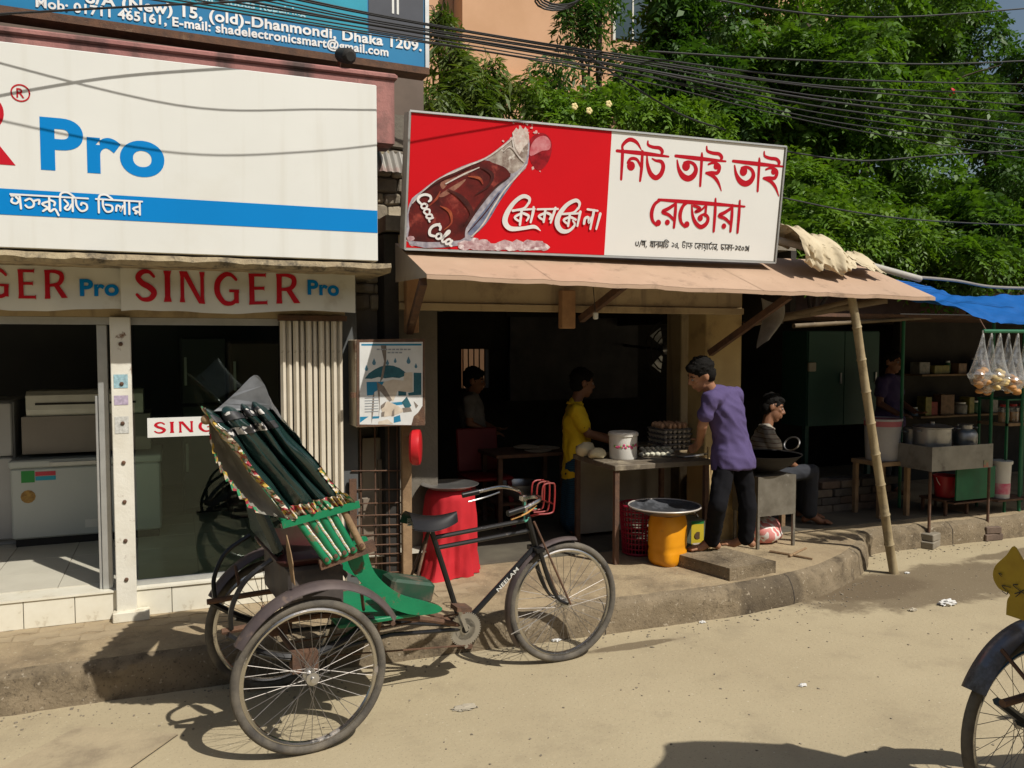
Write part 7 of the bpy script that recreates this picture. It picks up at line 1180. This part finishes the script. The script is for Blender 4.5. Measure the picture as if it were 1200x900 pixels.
ob = thing('opposite_building', 'long shaded building across the road behind the viewer, mirrored in the shop glass', 'building', (0, -13, 0)); mb = MB(); mb.bb(-22, 26, -17, -12, 0, 7.2); part(ob, 'wall', mb, pm('opposite wall', (.11, .09, .075), .9, scale=.6))
for k in range(9):
    for zf_ in (1.0, 4.3): mb = MB(); mb.bb(-20 + k * 5, -18 + k * 5, -11.99, -11.9, zf_, zf_ + 1.7); part(ob, 'window', mb, M_dark)
# ------------------------------------------------------------------ trees
def leaf_mat(name, c1, c2):
    m = bpy.data.materials.new(name); m.use_nodes = True; N = m.node_tree.nodes; L = m.node_tree.links; b = N['Principled BSDF']; b.inputs['Roughness'].default_value = .5; b.inputs['Specular IOR Level'].default_value = .3
    gi = N.new('ShaderNodeTexCoord'); nz = N.new('ShaderNodeTexNoise'); nz.inputs['Scale'].default_value = 3.2; nz.inputs['Detail'].default_value = 4; L.new(gi.outputs['Object'], nz.inputs[0]); rp = N.new('ShaderNodeMapRange'); rp.inputs['From Min'].default_value = .35; rp.inputs['From Max'].default_value = .65; L.new(nz.outputs['Fac'], rp.inputs['Value']); mx = N.new('ShaderNodeMix'); mx.data_type = 'RGBA'; mx.inputs['A'].default_value = (*c1, 1); mx.inputs['B'].default_value = (*c2, 1); L.new(rp.outputs[0], mx.inputs['Factor']); L.new(mx.outputs['Result'], b.inputs['Base Color'])
    tl = N.new('ShaderNodeBsdfTranslucent'); mt = N.new('ShaderNodeMix'); mt.data_type = 'RGBA'; mt.blend_type = 'MULTIPLY'; mt.inputs['Factor'].default_value = 1; L.new(mx.outputs['Result'], mt.inputs['A']); mt.inputs['B'].default_value = (1.3, 1.4, .5, 1); L.new(mt.outputs['Result'], tl.inputs[0]); ms = N.new('ShaderNodeMixShader'); ms.inputs[0].default_value = .33; L.new(b.outputs[0], ms.inputs[1]); L.new(tl.outputs[0], ms.inputs[2]); L.new(ms.outputs[0], N['Material Output'].inputs[0]); return m
LM = [leaf_mat('leaf mid', (.055, .125, .015), (.105, .195, .02)), leaf_mat('leaf dark', (.036, .09, .015), (.06, .13, .02)), leaf_mat('leaf yellow', (.085, .175, .018), (.14, .235, .025))]
NR = np.random.default_rng(5)
def broken(clumps, k=9, f=.36):
    out = []
    for c, r_ in clumps:
        for _ in range(k):
            d = NR.normal(size=3); d /= np.linalg.norm(d); q = NR.uniform(.35, .95); s_ = f * NR.uniform(.7, 1.3); out.append((tuple(np.array(c) + d * np.array(r_) * q), tuple(np.array(r_) * s_)))
    return out
def leaves(clumps, n_spray, leaflets=5, ll=.135, lw=.06, spray=.34, droop=.35, off=(0, 0, 0)):
    """Leaf sprays spread through ellipsoid clumps, each a stalk of paired leaflets."""
    cl = np.array([c[0] for c in clumps]); rd = np.array([c[1] for c in clumps]); wt = np.prod(rd, 1) ** (2 / 3); idx = NR.choice(len(clumps), n_spray, p=wt / wt.sum())
    d = NR.normal(size=(n_spray, 3)); d /= np.linalg.norm(d, axis=1)[:, None]; rr = NR.uniform(.25, 1, n_spray) ** .45 * (1 + .12 * NR.normal(size=n_spray)); P0 = cl[idx] + d * rd[idx] * rr[:, None]
    ax = d * np.array([1, 1, .5]) + NR.normal(size=(n_spray, 3)) * .55 + np.array([0, 0, -droop * .4]); ax /= np.linalg.norm(ax, axis=1)[:, None]; up = np.array([0, 0, 1.]) + NR.normal(size=(n_spray, 3)) * .35; sd_ = np.cross(ax, up); sd_ /= np.linalg.norm(sd_, axis=1)[:, None]; nn = np.cross(sd_, ax); V = []; ns = n_spray; sc_ = NR.uniform(.7, 1.25, ns)
    for k in range(leaflets):
        for s in (-1, 1):
            f = (k + .5 + .2 * s) / leaflets; base = P0 + ax * (spray * f * sc_)[:, None] + np.array([0, 0, -1]) * (droop * spray * f * f * sc_)[:, None]; dirv = sd_ * s * .85 + ax * .45 + nn * (NR.normal(size=(ns, 1)) * .25) + np.array([0, 0, -.25]); dirv /= np.linalg.norm(dirv, axis=1)[:, None]; wv = np.cross(dirv, nn); wv /= np.linalg.norm(wv, axis=1)[:, None] + 1e-9; wv = wv + nn * NR.normal(size=(ns, 1)) * .4
            L_ = (ll * sc_ * NR.uniform(.75, 1.2, ns) * (1 - .35 * abs(f - .45)))[:, None]; w_ = lw * L_ / ll; tip = base + dirv * L_ + np.array([0, 0, -.12]) * L_; m_ = base + dirv * L_ * .45; V.append(np.stack([base, m_ + wv * w_ / 2 + nn * w_ * .15, tip, m_ - wv * w_ / 2 + nn * w_ * .15], 1))
    V = np.concatenate(V, 0).reshape(-1, 3) - np.array(off); return V
def leaf_mesh(name, V, mat):
    me = bpy.data.meshes.new(name); n = len(V); f = n // 4; me.vertices.add(n); me.vertices.foreach_set('co', V.astype(np.float32).ravel()); me.loops.add(n); me.loops.foreach_set('vertex_index', np.arange(n, dtype=np.int32)); me.polygons.add(f); me.polygons.foreach_set('loop_start', np.arange(0, n, 4, dtype=np.int32)); me.polygons.foreach_set('loop_total', np.full(f, 4, dtype=np.int32)); me.materials.append(mat); me.update(); me.validate(); return me
M_bark = pm('bark', (.10, .075, .05), .95, col2=(.06, .045, .032), scale=9, bump=.7, bscale=30)
def tree(name, label, base, height, trunk_r, clumps, n_spray, mat, seed=0, cat='tree', limbs=True, **kw):
    rng = random.Random(seed); base = Vector(base); t = thing(name, label, cat, base); mb = MB(); top = V3(base.x, base.y, height); path = [base.lerp(top, k / 8) + V3(rng.uniform(-.08, .08) * k / 3, rng.uniform(-.08, .08) * k / 3, 0) for k in range(9)]; mb.tube(path, [trunk_r * (1 - .08 * k) for k in range(9)], 10); part(t, 'trunk', mb, M_bark, True)
    if limbs:
        for c, r_ in clumps:
            c = Vector(c); k = min(7, max(2, int(8 * (c.z - base.z) / max(.1, height - base.z) * .7))); s_ = path[k]; mb = MB(); mid_ = s_.lerp(c, .5) + V3(0, 0, .15 * (c - s_).length); pth = smooth_path([s_, mid_, c], 5); mb.tube(pth, [trunk_r * .5 * (1 - .8 * i / len(pth)) for i in range(len(pth))], 7)
            for q in range(5):
                e = c + V3(rng.uniform(-1, 1) * r_[0], rng.uniform(-1, 1) * r_[1], rng.uniform(-.7, .9) * r_[2]) * .8; mb.tube(smooth_path([pth[-4], pth[-3].lerp(e, .5) + V3(0, 0, .08), e], 4), [trunk_r * .16 * (1 - .1 * i) for i in range(9)], 5)
            part(t, 'limb', mb, M_bark, True)
    part(t, 'crown', leaf_mesh('crown', leaves(broken(clumps), n_spray, off=tuple(base), **kw), mat), mat); return t
def cl(px, py, Y, rx, ry, rz_): p = at(px, py, Y); return ((p.x, p.y, p.z), (rx, ry, rz_))
tree('shade_tree', 'tall dense shade tree filling the sky beside the restaurant sign', (at(985, 300, 11.5).x, 11.5, 0), 6.5, .2, [cl(930, 60, 11, 1.5, 1.3, .9), cl(1030, 30, 11.5, 1.6, 1.3, .9), cl(880, 150, 11, 1.0, 1.0, .7), cl(990, 150, 10.8, 1.3, 1.1, .8), cl(1080, 110, 11.2, 1.2, 1.1, .8), cl(950, 230, 10.8, 1.1, 1.0, .7), cl(1060, 210, 11, 1.2, 1.0, .7), cl(900, -40, 11.5, 1.4, 1.2, .9), cl(1080, -30, 12, 1.3, 1.2, .9)], 7600, LM[0], 1)
tree('shade_tree', 'darker shade tree at the right hand edge under a patch of sky', (at(1180, 300, 12.5).x, 12.5, 0), 5.2, .18, [cl(1150, 130, 12.3, 1.3, 1.1, .9), cl(1230, 110, 12.5, 1.5, 1.2, 1.0), cl(1170, 220, 12, 1.4, 1.1, .8), cl(1110, 270, 11.8, 1.1, 1.0, .7), cl(1240, 240, 12, 1.4, 1.1, .9), cl(1120, 50, 12.6, 1.0, .9, .8), cl(1080, 20, 12.8, 1.0, .9, .8), cl(1190, 90, 12.8, .9, .8, .6)], 6400, LM[1], 2)
tree('street_tree', 'thin trunked tree with drooping leaves in front of the peach wall', (at(692, 200, 10.5).x, 10.5, 0), 7.6, .07, [cl(690, 38, 10.4, .2, .25, .28), cl(676, 5, 10.4, .3, .3, .25), cl(705, -20, 10.5, .35, .4, .3), cl(650, 85, 10.2, .3, .3, .2), cl(740, 80, 10.2, .3, .3, .25)], 380, LM[1], 3, ll=.13, lw=.035, droop=.8)
tree('street_tree', 'dark stout trunk tree left of the pale building sliver', (at(786, 200, 10.8).x, 10.8, 0), 8.5, .17, [cl(800, 70, 10.6, .6, .5, .5), cl(770, 110, 10.4, .5, .5, .45), cl(815, 20, 10.6, .65, .5, .6), cl(830, 120, 10.5, .6, .5, .5), cl(770, 20, 10.8, .35, .4, .5)], 1300, LM[1], 4, droop=.5)
tree('mango_tree', 'small drooping leaved tree between blue signboard and peach wall', (at(520, 200, 8.9).x, 8.95, 0), 4.4, .06, [cl(545, 92, 8.8, .32, .3, .22), cl(500, 118, 8.6, .25, .3, .2), cl(560, 112, 8.8, .3, .3, .2), cl(578, 80, 9, .16, .2, .15), cl(512, 14, 9.2, .14, .2, .18), cl(530, 60, 9.0, .2, .2, .2), cl(600, 108, 8.9, .25, .25, .15)], 430, leaf_mat('leaf olive', (.06, .11, .02), (.13, .17, .035)), 5, ll=.17, lw=.034, droop=1.1, spray=.26, leaflets=5)
tree('flowering_shrub', 'bright green shrub with pale yellow flowers above the red sign', (at(690, 200, 8.95).x, 8.95, 0), 3.6, .06, [cl(660, 135, 8.9, .42, .35, .2), cl(720, 118, 8.9, .42, .35, .26), cl(630, 115, 8.9, .2, .25, .18), cl(770, 140, 9, .45, .4, .26), cl(820, 150, 9.0, .4, .4, .25)], 900, LM[2], 6, cat='shrub', ll=.085, lw=.045, spray=.26)
for k, (px, py) in enumerate(((673, 125), (713, 122), (690, 130))):
    c = at(px, py, 8.42); t = thing('yellow_flower', ['first pale yellow flower from the blue sign side on the shrub', 'farthest pale yellow flower from the blue signboard', 'small yellow flower between the two larger ones'][k], 'flower', c, group='flowers on the shrub')
    for q in range(5): a = q * 1.2566; mb = MB(); mb.ball(c + V3(.022 * math.cos(a), -.01, .022 * math.sin(a)), (.02, .008, .02), 8, 6); part(t, 'petal', mb, pm('petal', (.75, .62, .28), .6), True)
tree('feathery_shrub', 'light green feathery shrub low behind the cream cloth', (at(960, 320, 9.2).x, 9.2, 0), 2.9, .06, [cl(925, 270, 9, .7, .5, .4), cl(990, 260, 9.1, .8, .5, .4), cl(1050, 280, 9.2, .7, .5, .4), cl(960, 220, 9.3, .6, .5, .35)], 1700, LM[2], 7, cat='shrub', ll=.12, lw=.042, leaflets=7, spray=.40)
tree('feathery_shrub', 'dark green leafy shrub rising over the blue tarpaulin', (at(1150, 320, 9.3).x, 9.35, 0), 3.0, .06, [cl(1110, 300, 9.2, .8, .5, .4), cl(1180, 290, 9.3, .9, .5, .5), cl(1240, 280, 9.4, .9, .5, .5), cl(1140, 250, 9.4, .6, .5, .4)], 2000, LM[0], 8, cat='shrub', ll=.13, lw=.055, leaflets=6)
c = at(1115, 108, 10.2); mb = MB(); mb.ball(c, (.06, .05, .06), 8, 6, fn=lambda v: 1 + .3 * mnoise.noise(v * 3)); single('red_kite', 'small red scrap caught in the tall shade tree', 'scrap', mb, M_redflat, c, True)
# ------------------------------------------------------------------ overhead cables
M_cable = pm('black cable', (.012, .012, .013), .6)
def cable(pts, r_=.0055, lab=None, n=8):
    mb = MB(); q = smooth_path([at(*p) for p in pts], n); mb.tube(q, r_, 6); m_ = q[len(q) // 2]; single('overhead_cable', lab or 'black overhead cable in the sagging bundle across the trees', 'cable', mb, M_cable, m_, True, 'overhead cables')
for k in range(9):
    dy = .75 if k < 6 else (k - 7) * .16 + .1
    j = lambda a: random.uniform(-a, a)
    cable([(-60, -78 + k * 5, 4.55 + dy + k * .02), (250, -22 + k * 4 + j(2), 4.6 + dy), (430, 14 + k * 3.2 + j(2), 4.65 + dy), (600, 45 + k * 2.6 + j(2), 4.75 + dy * .6), (760, 68 + k * 3.4 + j(2), 4.85), (980, 92 + k * 7 + j(3), 5.05), (1260, 100 + k * 12 + j(5), 5.3)], random.choice((.005, .006, .0075)) if k < 6 else .0042, ['topmost', 'second', 'third', 'fourth', 'fifth', 'sixth', 'seventh', 'eighth', 'lowest'][k] + ' cable of the fanning bundle across the trees, counted downwards')
for k, (pts, lab) in enumerate((([(-60, 20, 4.75), (150, 8, 4.8), (350, -2, 4.8), (520, -16, 4.8)], 'thin cable climbing steeply across the white billboard top'),
  ([(880, 170, 5.2), (1000, 188, 5.2), (1100, 182, 5.2), (1260, 172, 5.2)], 'short slack cable looping below the main bundle'), ([(900, 228, 5.3), (1010, 250, 5.3), (1110, 260, 5.3), (1260, 266, 5.3)], 'lowest single cable running above the tarpaulin'), ([(700, -30, 4.6), (900, 10, 4.8), (1050, 20, 4.9), (1260, 5, 5.0)], 'high thin cable near the top of the tall tree'), ([(760, 60, 4.8), (930, 70, 4.9), (1100, 75, 5), (1260, 68, 5)], 'level cable above the main bundle at the right'), ([(690, 66, 4.8), (740, 100, 4.9), (800, 135, 5.0), (850, 152, 5.05)], 'drooping cable dropping towards the white end of the sign'))): cable(pts, .006, lab)
mb = MB(); q = []
for k in range(60): a = k * .42; p = at(655 + 24 * math.cos(a), -4 + 13 * math.sin(a), 4.75); q.append(p + V3(0, .002 * k - .05, 0))
mb.tube(q, .006, 6); single('cable_coil', 'loose coil of cable hanging at the top edge above the red sign', 'cable coil', mb, M_cable, q[0], True)
# hanging wire with plug under the lintel
mb = MB(); a_, b_ = at(694, 324, 5.2), at(698, 370, 5.2); mb.tube([a_, b_], .003, 5); w_ = thing('hanging_bulb_wire', 'thin wire with a white socket hanging under the awning', 'wire', (b_.x, b_.y, b_.z)); part(w_, 'wire', mb, M_cable); mb = MB(); mb.box(b_, (.035, .025, .05), bev=.006); part(w_, 'socket', mb, M_signwhite)
# ------------------------------------------------------------------ litter and grit
M_lit = pm('litter white', (.66, .65, .62), .8)
for k, (px, py, s_, lab) in enumerate(((1110, 709, .06, 'crumpled white bag scrap on the damp road stain'), (652, 752, .028, 'small white paper scrap by the front wheel of the parked rickshaw'), (823, 730, .022, 'tiny paper scrap beside the kerb below the concrete block'), (941, 804, .022, 'pale paper chip in the middle of the road'), (1070, 716, .03, 'grey leaf scrap near the crumpled bag'), (545, 830, .06, 'flat pale smear of paper on the road behind the front wheel'), (1063, 672, .02, 'small scrap at the foot of the bamboo pole'))):
    c = atz(px, py, .0); flat_ = .14 if k == 5 else .6; mb = MB(); mb.ball(c + V3(0, 0, s_ * flat_ * .5), (s_, s_ * .6, s_ * flat_ * .5), 22, 14, fn=lambda v: 1 + .7 * mnoise.noise(v * 2.2 + V3(k * 3, 0, 0)) + .45 * mnoise.noise(v * 6 + V3(k, 0, 0))); single('paper_scrap', lab, 'litter', mb, M_lit if k not in (4, 5) else pm('litter tan', (.42, .37, .28), .9), c, True, 'litter on the road')
gr_ = MB(); rng = random.Random(31)
for k in range(900):
    x, y = rng.uniform(-1.5, 7), rng.uniform(2.2, 5.4); i_ = min(range(0, len(KERB), 4), key=lambda q: abs(KERB[q].x - x)); ky = KERB[i_].y
    if rng.random() < .5: y = ky - abs(rng.gauss(0, .12)) - .015
    if y > ky - .01: continue
    s_ = rng.uniform(.002, .006) * (1.6 if rng.random() < .06 else 1); gr_.box((x, y, s_ * .3), (s_ * 2, s_ * 1.5, s_), rz=rng.uniform(0, 3), ry=rng.uniform(-.3, .3))
structure('gravel', gr_, pm('grit', (.27, .23, .165), .95, col2=(.15, .13, .1), scale=30), kind='stuff', label='scattered grit and small stones along the kerb and road')
